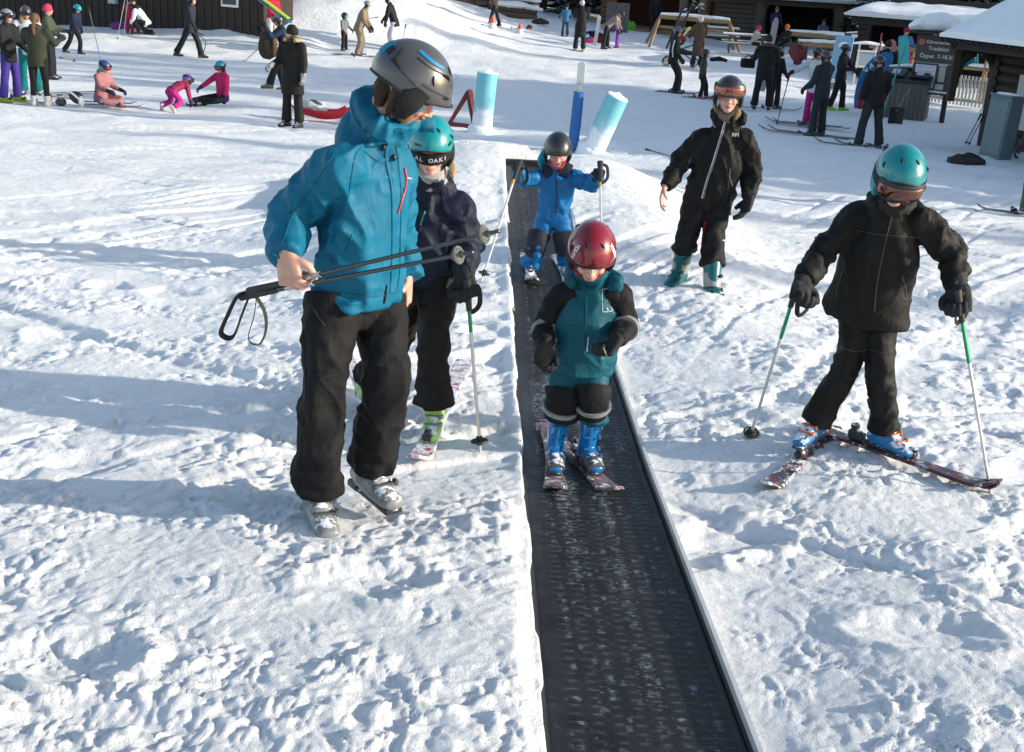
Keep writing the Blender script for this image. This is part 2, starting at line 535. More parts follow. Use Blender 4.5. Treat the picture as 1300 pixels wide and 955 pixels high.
# ------------------------------------------------------------------ people
def nrm(v): v = Vector(v); return v.normalized()
def orth(v, a): v = Vector(v); a = nrm(a); return (v - a * v.dot(a)).normalized()

def head_shapes(c, f, u, hs):
    f = nrm(f); u = orth(u, f); l = u.cross(f); R = (l, f, u)
    E = lambda dx, dy, dz, r: ellipsoid(c + (l * dx + f * dy + u * dz) * hs, [q * hs for q in r], R)
    sh = [E(0, -.008, .03, (.076, .096, .088)), E(0, .018, -.03, (.061, .074, .082)), E(0, .05, -.088, (.032, .032, .026)),
          E(.034, .062, -.03, (.026, .024, .026)), E(-.034, .062, -.03, (.026, .024, .026)), E(0, .082, .026, (.048, .013, .011)),
          E(0, .088, -.056, (.023, .010, .0065)), E(0, .086, -.068, (.020, .010, .007)),
          E(.078, -.005, -.012, (.010, .019, .03)), E(-.078, -.005, -.012, (.010, .019, .03)),
          E(.0135, .094, -.032, (.008, .010, .007)), E(-.0135, .094, -.032, (.008, .010, .007)),
          loft([c + (f * .08 + u * .016) * hs, c + (f * .100 - u * .01) * hs, c + (f * .110 - u * .03) * hs], [.0085 * hs, .010 * hs, .0125 * hs], l, n=10, step=.006)]
    return sh

def hand_shapes(w, d, pn, s=1.0, fat=1.0, curl=(25, 35, 25), thumb=1, spread=.0, mitten=False):
    d = nrm(d); pn = orth(pn, d); side = d.cross(pn) * thumb      # side points to the thumb side
    sh = [loft([w - d * .02 * s, w + d * .03 * s, w + d * .09 * s], [(.030 * s * fat, .021 * s * fat), (.038 * s * fat, .019 * s * fat), (.041 * s * fat, .015 * s * fat)], side, n=14, step=.012)]
    L = [(.044, .028, .022), (.048, .031, .023), (.045, .028, .022), (.035, .022, .019)]
    for i in range(4):
        off = (.030 - .0205 * i) * s * (1 + .18 * (fat - 1))
        b = w + d * (.086 - (.006 if i in (0,) else .010 if i == 3 else 0)) * s + side * off
        ang = 0; pts = [b - d * .02 * s, b]; cur = b
        sp = (1.5 - i) * spread
        for k in range(3):
            ang += curl[k] * (1 + .06 * i)
            a = R_(ang); dd = d * math.cos(a) + pn * math.sin(a) + side * sp
            cur = cur + dd.normalized() * L[i][k] * s; pts.append(cur)
        r = [.0098, .0095, .0088, .0082, .0070]
        sh.append(loft(pts, [q * s * fat for q in r], side, n=10, step=.008))
    b = w + d * .018 * s + side * .026 * s
    t1 = b + (d * .55 + side * .62 + pn * .35).normalized() * .042 * s
    t2 = t1 + (d * .80 + side * .12 + pn * .62).normalized() * .032 * s
    t3 = t2 + (d * .70 - side * .25 + pn * .66).normalized() * .026 * s
    sh.append(loft([b - side * .01 * s, t1, t2, t3], [.014 * s * fat, .0115 * s * fat, .0102 * s * fat, .0082 * s * fat], side, n=10, step=.008))
    return sh

def boot_parts(a, t, up, s, high=1.0):
    hq = high if high else .42
    up = nrm(up); n = Vector((0, 0, 1)); t = orth(t, n) if abs(nrm(t).z) < .5 else nrm(t)
    n = orth(n, t); l = n.cross(t)
    shell = [loft([a - t * .085 * s - n * .045 * s, a - t * .02 * s - n * .045 * s, a + t * .08 * s - n * .05 * s, a + t * .165 * s - n * .058 * s, a + t * .20 * s - n * .064 * s],
                  [(.036 * s, .032 * s), (.046 * s, .045 * s), (.050 * s, .040 * s), (.046 * s, .030 * s), (.036 * s, .022 * s)], l, n=18, step=.015),
             loft([a - n * .05 * s - t * .01 * s, a + up * .07 * s * hq, a + up * .19 * s * hq, a + up * .24 * s * hq], [(.048 * s, .058 * s), (.053 * s, .062 * s), (.062 * s, .070 * s), (.064 * s, .074 * s)], l, n=18, step=.015),
             loft([a + t * .03 * s, a + t * .10 * s - n * .02 * s], [(.04 * s, .035 * s), (.04 * s, .02 * s)], l, n=14, step=.015)]
    sole = [box(a + t * .055 * s - n * .091 * s, (.072 * s, .285 * s, .020 * s), (l, t, n), .006 * s), box(a - t * .06 * s - n * .087 * s, (.078 * s, .07 * s, .03 * s), (l, t, n), .006 * s)]
    bk = []
    for q, hgt, fr in ((a + t * .12 * s - n * .016 * s, .0, .05), (a + t * .075 * s + n * .012 * s, .0, .055), (a + up * .10 * s + t * .062 * s, 0, .055), (a + up * .18 * s + t * .07 * s, 0, .06))[:4 if high and high > .9 else 3 if high else 2]:
        bk.append(box(q, (.085 * s, .018 * s, .008 * s), (l, t, n) if hgt == 0 else (l, up, t), .002))
        bk.append(box(q + l * .045 * s, (.014 * s, .026 * s, .022 * s), (l, t, n), .002))
    return shell, sole, bk

def helmet_shapes(c, f, u, hs, brim=0.0, thick=.012, tf=80, ts=106, tb=114, nu=48, nv=18):
    f = nrm(f); u = orth(u, f); l = u.cross(f)
    cc = c + u * .030 * hs - f * .004 * hs
    ra = (.102 * hs, .126 * hs, .112 * hs)
    def pt(ph, v, off):
        cp = math.cos(ph)
        tm = ts + (tf - ts) * max(0, cp) ** 1.3 + (tb - ts) * max(0, -cp) ** 1.2
        th = R_(tm) * v
        flare = brim * max(0, cp) ** 3 * max(0, (v - .82) / .18) ** 1.5
        p = l * (math.sin(ph) * math.sin(th) * (ra[0] + off)) + f * (cp * math.sin(th) * (ra[1] + off) + flare) + u * (math.cos(th) * (ra[2] + off) * (1.0 - .05 * math.sin(th) ** 2))
        return cc + p
    V = []; F = []
    for k, off in ((0, 0.0), (1, -thick * hs)):
        for i in range(nu):
            for j in range(nv):
                vv = .02 + .98 * j / (nv - 1)
                V.append(tuple(pt(2 * math.pi * i / nu, vv, off)))
    o = nu * nv
    for i in range(nu):
        i2 = (i + 1) % nu
        for j in range(nv - 1):
            a, b, c_, d = i * nv + j, i * nv + j + 1, i2 * nv + j + 1, i2 * nv + j
            F.append((a, b, c_, d)); F.append((a + o, d + o, c_ + o, b + o))
        a, b = i * nv + nv - 1, i2 * nv + nv - 1
        F.append((a, a + o, b + o, b))
    V.append(tuple(cc + u * ra[2])); V.append(tuple(cc + u * (ra[2] - thick * hs)))
    for i in range(nu):
        i2 = (i + 1) % nu
        F.append((len(V) - 2, i * nv, i2 * nv)); F.append((len(V) - 1, i2 * nv + o, i * nv + o))
    return (np.array(V), F), pt, (l, f, u, cc, ra)

def goggle_shapes(c, f, u, hs, up=0.0, out=.0):
    """frame, lens and strap; up = height of their middle over the eyes, out = how far proud of the face"""
    f = nrm(f); u = orth(u, f); l = u.cross(f)
    rx, ry = (.088 + out) * hs, (.105 + out) * hs
    def fn(k, w, h, lift):
        def g(a, b):
            ph = (a - .5) * 2 * R_(w); sh = (1 - .22 * abs(a - .5) * 2)
            notch = -.012 * max(0, 1 - abs(a - .5) * 8) * (1 - b)
            hh = (b - .5) * h * sh - notch
            n = (l * math.sin(ph) + f * math.cos(ph)).normalized()
            edge = 1 - (abs(b - .5) * 2) ** 4 * .5
            return c + l * math.sin(ph) * (rx + lift * hs * edge) + f * math.cos(ph) * (ry + lift * hs * edge) + u * (up + hh) * hs, n
        return g
    frame = grid_patch(fn(0, 58, .098, .016), 18, 7, .022 * hs)
    lens = grid_patch(fn(1, 51, .078, .020), 18, 7, .004 * hs)
    def st(a, b):
        ph = R_(55) + a * R_(250)
        n = (l * math.sin(ph) + f * math.cos(ph))
        rr = (.106 if out > .0 else .106, .130)
        return c + l * math.sin(ph) * rr[0] * hs + f * math.cos(ph) * rr[1] * hs + u * (up * .9 + .006 + (b - .5) * .036 + .012 * math.sin(a * math.pi)) * hs, n
    strap = grid_patch(st, 26, 2, .003)
    return frame, lens, strap

def ski_pole(grip, tip, label, shaft=(.5, .5, .5), gripc=(.02, .02, .02), sh2=None, basket=(.02, .02, .02), strap=True, r=.0085, group=None, bs=.045, glen=.13, loop=None):
    grip = Vector(grip); tip = Vector(tip); d = (tip - grip).normalized(); L = (tip - grip).length
    t = thing('ski_pole', label, 'ski pole', tip, group)
    top = grip - d * .05
    if sh2: 
        m = grip + d * (L * sh2[1])
        part('shaft', tube([grip, m], r, 8, .2), plain(shaft, .3, .6), t)
        part('shaft', tube([m, tip], r * .85, 8, .2), plain(sh2[0], .35, .5), t)
    else:
        part('shaft', loft([grip, tip], [r, r * .7], None, 8, .2), plain(shaft, .3, .6), t)
    part('grip', loft([top - d * .01, top + d * .02, top + d * .06, top + d * glen], [(r * 2.2, r * 1.7), (r * 1.9, r * 1.6), (r * 1.7, r * 1.5), (r * 1.5, r * 1.3)], None, 10, .02), plain(gripc, .6), t)
    bp = tip - d * .055
    s = orth((1, .2, 0), d); q = d.cross(s)
    ring = [bp + (s * math.cos(a) + q * math.sin(a)) * bs for a in np.linspace(0, 2 * math.pi, 15)]
    sh = [tube(ring, r * .6, 6, .02)] + [tube([bp, bp + (s * math.cos(a) + q * math.sin(a)) * bs], r * .55, 6, .03) for a in (0, 1.57, 3.14, 4.71)] + [loft([bp - d * .02, bp + d * .02], [r * 1.8, r * 1.2], None, 8)]
    sh.append(loft([bp, bp + d * .004], [(bs * .8, bs * .8)] * 2, s, 12, .01))
    part('basket', sh, plain(basket, .6), t)
    if strap:
        if loop is None:
            lp = [top + d * .01, top + s * .05 + Vector((0, 0, -.03)), top + s * .06 + Vector((0, 0, -.11)), top + s * .02 + Vector((0, 0, -.14)), top + s * .01 + Vector((0, 0, -.06)), top + d * .015]
        else: lp = loop
        part('strap', loft(lp, [(.011, .0018)] * len(lp), s, 8, .015), plain((.015, .015, .017), .8), t)
    return t

def ski(center, dirv, L, label, col=(.05, .05, .06), col2=(.4, .05, .05), nrmv=(0, 0, 1), w=.075, group=None, binding=True, bs=1.0, at=.0, dust=.35, snow=True):
    """center = point on the snow under the boot; tip lies along dirv"""
    c = Vector(center); d = nrm(dirv); n = orth(nrmv, d); l = n.cross(d)
    t = thing('ski', label, 'ski', c, group)
    nu = 30; V = []; F = []
    for i in range(nu):
        a = i / (nu - 1); y = (a - .46 + at) * L
        ww = w * (1.25 - .45 * math.sin(math.pi * min(1, max(0, (a - .05) / .85))))
        if a > .93: ww *= math.sqrt(max(.02, 1 - ((a - .93) / .075) ** 2)) if a < 1 else .3
        if a < .02: ww *= .85
        z = .012 + (max(0, a - .86) / .14) ** 1.8 * .075 * (L / 1.5) + (max(0, .05 - a) / .05) ** 2 * .01
        for sx in (-.5, -.44, .44, .5):
            zz = z + (.010 if abs(sx) < .5 else .004)
            V.append(tuple(c + d * y + l * sx * ww + n * zz))
        for sx in (-.5, .5): V.append(tuple(c + d * y + l * sx * ww + n * (z - .004)))
    for i in range(nu - 1):
        o = i * 6; p = o + 6
        for a, b in ((0, 1), (1, 2), (2, 3), (3, 5), (5, 4), (4, 0)): F.append((o + a, o + b, p + b, p + a))
    F.append((0, 4, 5, 3, 2, 1)); o = (nu - 1) * 6; F.append((o, o + 1, o + 2, o + 3, o + 5, o + 4))
    link('ski_body', np.array(V), F, skimat(col, col2, dust), t, True, base=wpos(t), edge=30)
    if binding:
        b = bs
        part('binding', [box(c + d * .165 * b + n * .045, (.055 * b, .09 * b, .045 * b), (l, d, n), .01), box(c + d * .19 * b + n * .07, (.035 * b, .05 * b, .03 * b), (l, d, n), .008)], dusty((.03, .03, .035), .55), t)
        part('binding', [box(c - d * .155 * b + n * .05, (.055 * b, .10 * b, .06 * b), (l, d, n), .012), box(c - d * .17 * b + n * .09, (.04 * b, .05 * b, .04 * b), (l, d, n), .01)], dusty((.05, .05, .055), .5), t)
    return t

def skimat(c1, c2, dust):
    key = ('ski', c1, c2, dust)
    if key in MATS: return MATS[key]
    m, nt, b = _new('ski_topsheet'); co = coords(nt)
    n1 = noise(nt, 5, 3, .5, co, 1.2); r = ramp(nt, [(.44, c1), (.47, c2), (.56, c2), (.59, c1), (.66, (.5, .5, .5)), (.68, c1)], n1.outputs[0])
    n2 = noise(nt, 24, 6, .75, co)
    d = ramp(nt, [(.62 - dust * .3, (0, 0, 0)), (.70 - dust * .3, (1, 1, 1))], n2.outputs[0])
    nt.links.new(mixc(nt, d.outputs[0], r.outputs[0], (.8, .84, .9)), b.inputs['Base Color'])
    b.inputs['Roughness'].default_value = .35; bumpn(nt, d.outputs[0], .5, .004, b)
    MATS[key] = m; return m

SKIN = skin()
SKINK = skin((.66, .40, .32))
LENS = None
def lensmat(c=(.25, .05, .01)):
    key = ('lens', c)
    if key in MATS: return MATS[key]
    m, nt, b = _new('goggle_lens')
    b.inputs['Base Color'].default_value = (*c, 1); b.inputs['Metallic'].default_value = .75; b.inputs['Roughness'].default_value = .12
    b.inputs['Coat Weight'].default_value = 1; MATS[key] = m; return m

def dress(name_label, cat, J, st, group=None):
    """J: joints (world Vectors). st: style.  returns dict with the person's empty and garment objects"""
    g = st.get; s = g('s', 1.0); vox = g('vox', .022); fg = g('fg', False)
    amp = g('amp', .27 if fg else .14); bulk = g('bulk', 1.0); legb = g('legb', 1.0); armb = g('armb', 1.0)
    base = Vector(g('base', ((J['anL'].x + J['anR'].x) / 2, (J['anL'].y + J['anR'].y) / 2, 0)))
    if not g('base'): base.z = min(J['anL'].z, J['anR'].z) - .1 * s
    t = thing('person', name_label, cat, base, group)
    O = {'t': t}
    shd = (J['shL'] - J['shR']).normalized(); hpd = (J['hipL'] - J['hipR']).normalized()
    mid = (J['shL'] + J['shR']) / 2; pel = (J['hipL'] + J['hipR']) / 2
    up = (mid - pel).normalized(); neck = J.get('neck', mid + up * .07 * s)
    hc, hf, hu = J['head'], nrm(J['hf']), nrm(J.get('hu', (0, 0, 1))); hu = orth(hu, hf); hl = hu.cross(hf)
    hs = g('hs', 1.0); skn = g('skin', SKIN)
    shw = (J['shL'] - J['shR']).length / 2
    tf = orth(J.get('tf', hf), up)                       # torso facing
    shd_o = orth(shd, up)
    # ---- body
    bod = head_shapes(hc, hf, hu, hs)
    bod.append(loft([hc - hu * .07 * hs - hf * .02 * hs, neck, mid - up * .02 * s], [.056 * hs, .056 * s, .06 * s], hl, n=12))
    bod.append(loft([mid, (mid + pel) / 2, pel - up * .05 * s], [(shw * .8, .08 * s), (.12 * s, .08 * s), (.14 * s, .09 * s)], shd_o, n=14, step=.04))
    for a in 'LR':
        bod.append(loft([J['sh' + a], J['el' + a], J['wr' + a]], [.042 * s, .036 * s, .027 * s], None, n=10, step=.03))
        bod.append(loft([J['hip' + a], J['kn' + a], J['an' + a]], [.045 * s, .028 * s, .022 * s], None, n=10, step=.03))
    hands = g('hands', {})
    bare = []
    for a in 'LR':
        h = hands.get(a)
        if h and h.get('bare'):
            bod += hand_shapes(J['wr' + a], h['d'], h['pn'], h.get('s', s), h.get('fat', 1.0), h.get('curl', (20, 30, 20)), h.get('th', 1))
    O['body'] = rpart('body', bod, skn, t, g('bvox', .0045 if fg else .013), 2)
    # ---- trousers
    tm = g('trousers', cloth((.02, .02, .022)))
    def legs(side=True):
        sh = []
        for a, sg in (('L', 1), ('R', -1)):
            hp, kn, an = J['hip' + a], J['kn' + a], J['an' + a]
            sd = (an - kn).normalized(); en = an + sd * (.01 * s) if not g('cuff') else an - sd * g('cuff') * s
            w = [.105, .098, .083, .080, .085, .092] if not g('slim') else [.10, .09, .07, .062, .058, .055]
            w = [q * s * legb for q in w]
            pts = [hp + (kn - hp) * -.04, hp + (kn - hp) * .35, hp + (kn - hp) * .8, kn + (en - kn) * .18, kn + (en - kn) * .6, en]
            sh.append(loft(pts, w, hpd, n=26 if fg else 14, step=.010 if fg else .03, amp=amp * .75, fs=15 / s, fa=[.3, .4, .8, 1.3, .7, 1.7], flat=True))
        sh.append(loft([pel + up * .16 * s, pel + up * .06 * s, pel - up * .07 * s], [(.145 * s * bulk, .105 * s * bulk), (.165 * s * legb, .115 * s * legb), (.155 * s * legb, .11 * s * legb)], hpd, n=28 if fg else 16, step=.015 if fg else .04, amp=amp * .4))
        return sh
    O['trousers'] = rpart(g('tname', 'trousers'), legs(), tm, t, vox, 2, .009 * s if fg else 0, 8.5)
    # ---- jacket
    jm = g('jacket', cloth((.02, .02, .022)))
    drop = g('drop', .10)
    tw = g('tw', 1.0) * bulk
    tors = [loft([pel - up * drop * s, pel + up * .02 * s, pel + up * .17 * s, lerp(pel, mid, .62), mid - up * .07 * s, mid + up * .01 * s, neck - up * .005 * s],
                 [(.185 * s * tw * g('hem', 1), .135 * s * tw * g('hem', 1)), (.185 * s * tw, .14 * s * tw), (.172 * s * tw, .13 * s * tw), (.188 * s * tw, .135 * s * tw), (max(shw * .98, .16 * s), .125 * s * bulk), (shw * .86, .10 * s * bulk), (.075 * s, .075 * s)],
                 shd_o, n=40 if fg else 20, step=.012 if fg else .04, amp=amp * .55, fs=6 / s, fa=[1.2, 1.1, 1.0, .8, .7, .5, .4], twist=1.2, flat=True)]
    sl = []
    for a in 'LR':
        S, E, W = J['sh' + a], J['el' + a], J['wr' + a]
        inn = lerp(S, mid, .28) - up * .02 * s
        aw = [.070, .078, .074, .068, .060, .049]
        aw = [q * s * armb for q in aw]
        pts = [inn, S, lerp(S, E, .55), E, lerp(E, W, .5), lerp(E, W, g('sleeve', .97))]
        lo = loft(pts, aw, None, n=26 if fg else 14, step=.009 if fg else .03, amp=amp, fs=15 / s, fa=[.2, .5, .8, 1.3, 1.0, .8], flat=True)
        (sl if g('sleeves') else tors).append(lo)
    if g('collar', True):
        cr = g('collar_r', .082) * s
        tors.append(loft([neck - up * .03 * s, neck + up * .02 * s, lerp(neck, hc - hu * .08 * hs, g('collar_up', .75))], [(cr * 1.15, cr * 1.05), (cr * 1.02, cr), (cr * .98, cr * .98)], shd_o, n=24 if fg else 12, step=.012, amp=amp * .8, fs=20, flat=True))
    if g('hood'):
        hb = neck - tf * .075 * s + up * .01 * s
        hk = g('hood')
        tors.append(ellipsoid(hb - up * .015 * s, (.115 * s * hk, .06 * s * hk, .085 * s * hk), (shd_o, tf, up)))
        ring = [neck + (shd_o * math.cos(q) * .105 - tf * (math.sin(q) * .10 - .005)) * s * hk + up * (g('hoodb', .02) + g('hoodh', .028) * max(0, math.sin(q))) * s + (Vector(hc) - neck).cross(Vector((0, 0, 1))).cross(Vector((0, 0, -1))) * g('hoodin', 0) for q in np.linspace(-.5, math.pi + .5, 13)]
        tors.append(loft(ring, [.032 * s * hk] * 13, up, n=14, step=.012 if fg else .03, amp=.35, fs=14))
    O['jacket'] = rpart(g('jname', 'jacket'), tors, jm, t, vox, 2, .018 * s if fg else 0, 7.5)
    if g('sleeves'):
        for q in sl: O.setdefault('sleeve', []).append(rpart('sleeve', [q], g('sleeves'), O['jacket'], vox, 2, .010 * s if fg else 0, 9))
    # ---- gloves
    gm = g('gloves')
    for a in 'LR':
        h = hands.get(a) or {}
        if h.get('bare') or h.get('none'): continue
        if gm is None and not h.get('mat'): 
            gm = cloth((.02, .02, .022))
        d = h.get('d') or (J['wr' + a] - J['el' + a]); pn = h.get('pn') or (pel - J['wr' + a])
        sh = hand_shapes(J['wr' + a], d, pn, h.get('s', s), h.get('fat', 1.55), h.get('curl', (35, 45, 30)), h.get('th', 1))
        d = nrm(d)
        fo = nrm(J['wr' + a] - J['el' + a])
        sh.append(loft([J['wr' + a] - fo * .075 * s, J['wr' + a] - fo * .01, J['wr' + a] + d * .03 * s], [.053 * s * armb, .047 * s, .036 * s], None, n=14, step=.012, amp=.1, flat=True))
        if fg: O['glove' + a] = rpart('glove', sh, h.get('mat') or gm, t, .0042, 1)
        else: part('glove', sh, h.get('mat') or gm, t, edge=None)
    # ---- boots
    bm = g('boots', dusty((.03, .03, .035), .4))
    for a in 'LR':
        if g('noboot') and a in g('noboot'): continue
        an = J['an' + a]; td = Vector(J.get('toe' + a, J.get('toe', tf)))
        shell, sole, bk = boot_parts(an, td, an.lerp(J['kn' + a], .5) - an, s * g('bootk', 1.0), min(1.0, g('cuff', 0) / .24) if g('cuff', 0) > .1 else 0)
        if fg:
            b = rpart('boot', shell, bm, t, .006, 2)
            part('sole', sole, dusty((.03, .03, .03), .35), b); 
            for q_ in range(0, len(bk), 2): part('buckle', bk[q_:q_ + 2], g('buckle', plain((.35, .36, .38), .35, .7)), b)
        else:
            b = part('boot', shell + sole, bm, t, edge=None)
        O['boot' + a] = b
    # ---- head gear
    if g('helmet'):
        hk = hs * g('hk', 1.0)
        sh, pt, ax = helmet_shapes(hc, hf, hu, hk, g('brim', 0) * hk, .012, *g('helm', (80, 108, 116)), nu=56 if fg else 24, nv=22 if fg else 10)
        O['helmet'] = part('helmet', sh, g('helmet'), t, edge=40); O['hpt'] = pt
        if g('pads', True):
            pm = g('padmat', cloth((.015, .015, .017)))
            for q in (-1, 1):
                pk_ = g('padk', 1.0); fo_ = hf * (1 - pk_) * .09 * hk
                part('ear_pad', loft([hc + hl * q * .086 * hk + hu * .03 * hk + fo_, hc + hl * q * .090 * hk - hu * .035 * hk * pk_ + fo_, hc + hl * q * .078 * hk - hu * .085 * hk * pk_ + hf * .012 * hk + fo_], [(.052 * hk * pk_, .016 * hk), (.046 * hk * pk_, .016 * hk), (.018 * hk * pk_, .01 * hk)], hf, n=16, step=.012), pm, O['helmet'])
            cp = [hc + hl * q * .080 * hk - hu * k * hk + hf * w * hk for q, k, w in ((-1, .07, .01),)] + [hc - hu * .105 * hs - hl * .035 * hs + hf * .05 * hs, hc - hu * .118 * hs + hf * .055 * hs, hc - hu * .105 * hs + hl * .035 * hs + hf * .05 * hs, hc + hl * .080 * hk - hu * .07 * hk + hf * .01 * hk]
            part('chin_strap', loft(cp, [(.008 * hs, .003 * hs)] * 5, hf, 8, .02), g('strapmat', plain((.02, .02, .02), .7)), O['helmet'])
        if fg and g('vents', True):
            vs = []
            for ph, v in ((.55, .40), (-.55, .40), (1.25, .62), (-1.25, .62), (2.4, .55), (-2.4, .55)):
                p0 = pt(ph, v - .05, .0005); p1 = pt(ph + .05, v + .02, .0012); p2 = pt(ph + .12, v + .08, .0005)
                vs.append(loft([p0, p1, p2], [(.003 * hk, .0015), (.0065 * hk, .002), (.003 * hk, .0015)], hl, 8, .008))
            for v_ in vs: part('vent', v_, plain((.008, .008, .008), .8), O['helmet'])
        if fg:
            rim = [pt(q, .985, .002) for q in np.linspace(0, 2 * math.pi, 49)]
            part('rim', tube(rim, .0035 * hk, 6, .012), g('rimmat', plain((.012, .012, .012), .6)), O['helmet'])
    if g('beanie'):
        sh = [loft([hc - hu * .0 + hu * -.015 * hs - hf * .01, hc + hu * .05 * hs - hf * .008, hc + hu * .105 * hs - hf * .02 * hs, hc + hu * .135 * hs - hf * .03 * hs], [(.088 * hs, .108 * hs), (.09 * hs, .108 * hs), (.066 * hs, .08 * hs), (.02 * hs, .025 * hs)], hl, n=18, step=.02, amp=.05, fs=20),
              ]
        if g('bobble'): sh.append(ellipsoid(hc + hu * .17 * hs - hf * .03 * hs, (.035, .035, .035)))
        part('knitted_hat', sh, g('beanie'), t, edge=None)
    if g('goggles'):
        gp = g('gog', (0.005, 0.0))
        fr, le, stp = goggle_shapes(hc, hf, hu, hs * g('hk', 1), *gp)
        go = part('goggles', fr, g('gframe', plain((.015, .015, .017), .45)), t)
        part('lens', le, g('goggles'), go, edge=None); part('strap', stp, g('gstrap', cloth((.02, .02, .02))), go)
        O['goggles'] = go
    if g('hair'):
        part('hair', [loft([p for p in q[0]], q[1], None, 10, .02, amp=.3, fs=30) for q in g('hair')(hc, hf, hu, hl, hs)], g('hairmat', cloth((.16, .10, .055), .6)), t)
    if g('scarf'):
        part('neck_warmer', loft([neck + up * .0, neck + up * .04 * s, hc - hu * .09 * hs + hf * .01], [(.075 * hs,) * 2, (.078 * hs,) * 2, (.07 * hs, .078 * hs)], hl, n=18, step=.01, amp=.25, fs=30), g('scarf'), t)
    if g('fur'):
        ring = [neck + (shd_o * math.cos(q) * .12 - tf * (math.sin(q) * .115 - .02)) * s + up * .03 * s for q in np.linspace(-.6, math.pi + .6, 12)]
        part('fur_trim', loft(ring, [.035 * s] * 12, up, n=12, step=.02, amp=.5, fs=50), g('fur'), t)
    O['ax'] = dict(up=up, tf=tf, sd=shd_o, mid=mid, pel=pel, neck=neck)
    return O

def pose(px, py, h, head=0, lean=0, side=0, aL=(10, 12, 20), aR=(10, 12, 20), lL=(5, 4, 8), lR=(5, 4, 8), hy=0, hp=0, hs=None, at=None, crouch=None, sc_head=1.0, roll=0):
    """forward kinematics for a standing / sitting / kneeling figure; head = compass of facing: 0 to camera, 90 image right"""
    b = Vector(at) if at is not None else hit(px, py)
    a = R_(head); f = Vector((math.sin(a), -math.cos(a), 0)); u = Vector((0, 0, 1)); l = u.cross(f)
    Z = Vector((0, 0, 0)); J = {}
    la, sa = R_(lean), R_(side)
    tu = (u * math.cos(la) + f * math.sin(la)); tu = (tu * math.cos(sa) + l * math.sin(sa)).normalized()
    tf = orth(f, tu); tl = tu.cross(tf)
    pel = Z + u * .53 * h
    mid = pel + tu * .285 * h
    J['pel'] = pel
    for k, sg, ar, lg in (('L', 1, aL, lL), ('R', -1, aR, lR)):
        hip = pel + l * sg * .055 * h - u * .01 * h; J['hip' + k] = hip
        fl, ab, kn = (R_(q) for q in lg[:3])
        td = (-u * math.cos(fl) + f * math.sin(fl)); td = (td * math.cos(ab) + l * sg * math.sin(ab)).normalized()
        fk = fl - kn
        sd = (-u * math.cos(fk) + f * math.sin(fk)); sd = (sd * math.cos(ab * .6) + l * sg * math.sin(ab * .6)).normalized()
        if len(lg) > 3: cr = R_(lg[3]); sd = (f * math.cos(cr) - l * sg * math.sin(cr) - u * .12).normalized()
        J['kn' + k] = hip + td * .235 * h; J['an' + k] = J['kn' + k] + sd * .225 * h
        fd = f if abs(fk) < R_(50) else orth(f - sd * .4, sd)
        if len(lg) > 3: fk = 0; fd = f
        J['toe' + k] = (fd + l * sg * .12).normalized() if abs(fk) < R_(50) else fd
        sh = mid + tl * sg * .112 * h; J['sh' + k] = sh
        fl, ab, el = (R_(q) for q in ar)
        ud = (-tu * math.cos(fl) + tf * math.sin(fl)); ud = (ud * math.cos(ab) + tl * sg * math.sin(ab)).normalized()
        J['el' + k] = sh + ud * .165 * h
        fk = fl + el
        wd = (-tu * math.cos(fk) + tf * math.sin(fk)); wd = (wd * math.cos(ab * .55) + tl * sg * math.sin(ab * .55)).normalized()
        J['wr' + k] = J['el' + k] + wd * .14 * h
    J['neck'] = mid + tu * .04 * h
    ya, pa = R_(hy), R_(hp)
    hf = tf * math.cos(ya) + tl * math.sin(ya); hf = (hf * math.cos(pa) - tu * math.sin(pa)).normalized()
    hu = orth(tu * .6 + u * .4, hf)
    J['head'] = J['neck'] + (tu * .075 * h) + hf * .012 * h + hu * .012; J['hf'] = hf; J['hu'] = hu; J['tf'] = tf
    low = min([J['an' + k].z - .055 * h for k in 'LR'] + [J['kn' + k].z - .045 * h for k in 'LR'] + [J['hip' + k].z - .06 * h for k in 'LR'])
    low2 = Vector((sum(J['an' + k].x for k in 'LR') / 2, sum(J['an' + k].y for k in 'LR') / 2, 0)) if crouch is None else Vector((0, 0, 0))
    off = b - Vector((low2.x, low2.y, low))
    for k in list(J):
        if k in ('hf', 'hu', 'tf', 'toeL', 'toeR'): continue
        J[k] = J[k] + off
    J['base'] = b
    return J

def bg(px, py, h, label, head=0, jc=(.02, .02, .022), tc=(.02, .02, .022), helmet=None, beanie=None, boots=None, group=None, pk={}, **st):
    J = pose(px, py, h, head, **pk)
    st.setdefault('s', h / 1.75); st.setdefault('hs', .80 + .2 * h / 1.75)
    st['base'] = tuple(J['base'])
    st['jacket'] = cloth(jc, wr=.2) if not hasattr(jc, 'node_tree') else jc
    st['trousers'] = cloth(tc, wr=.2) if not hasattr(tc, 'node_tree') else tc
    if helmet: st['helmet'] = plain(helmet, .3, coat=.4)
    if beanie: st['beanie'] = cloth(beanie)
    if boots: st['boots'] = dusty(boots, .3)
    if st.get('gog') is None: st['gog'] = (.005, 0)
    O = dress(label, 'person', J, st, group)
    O['J'] = J
    return O
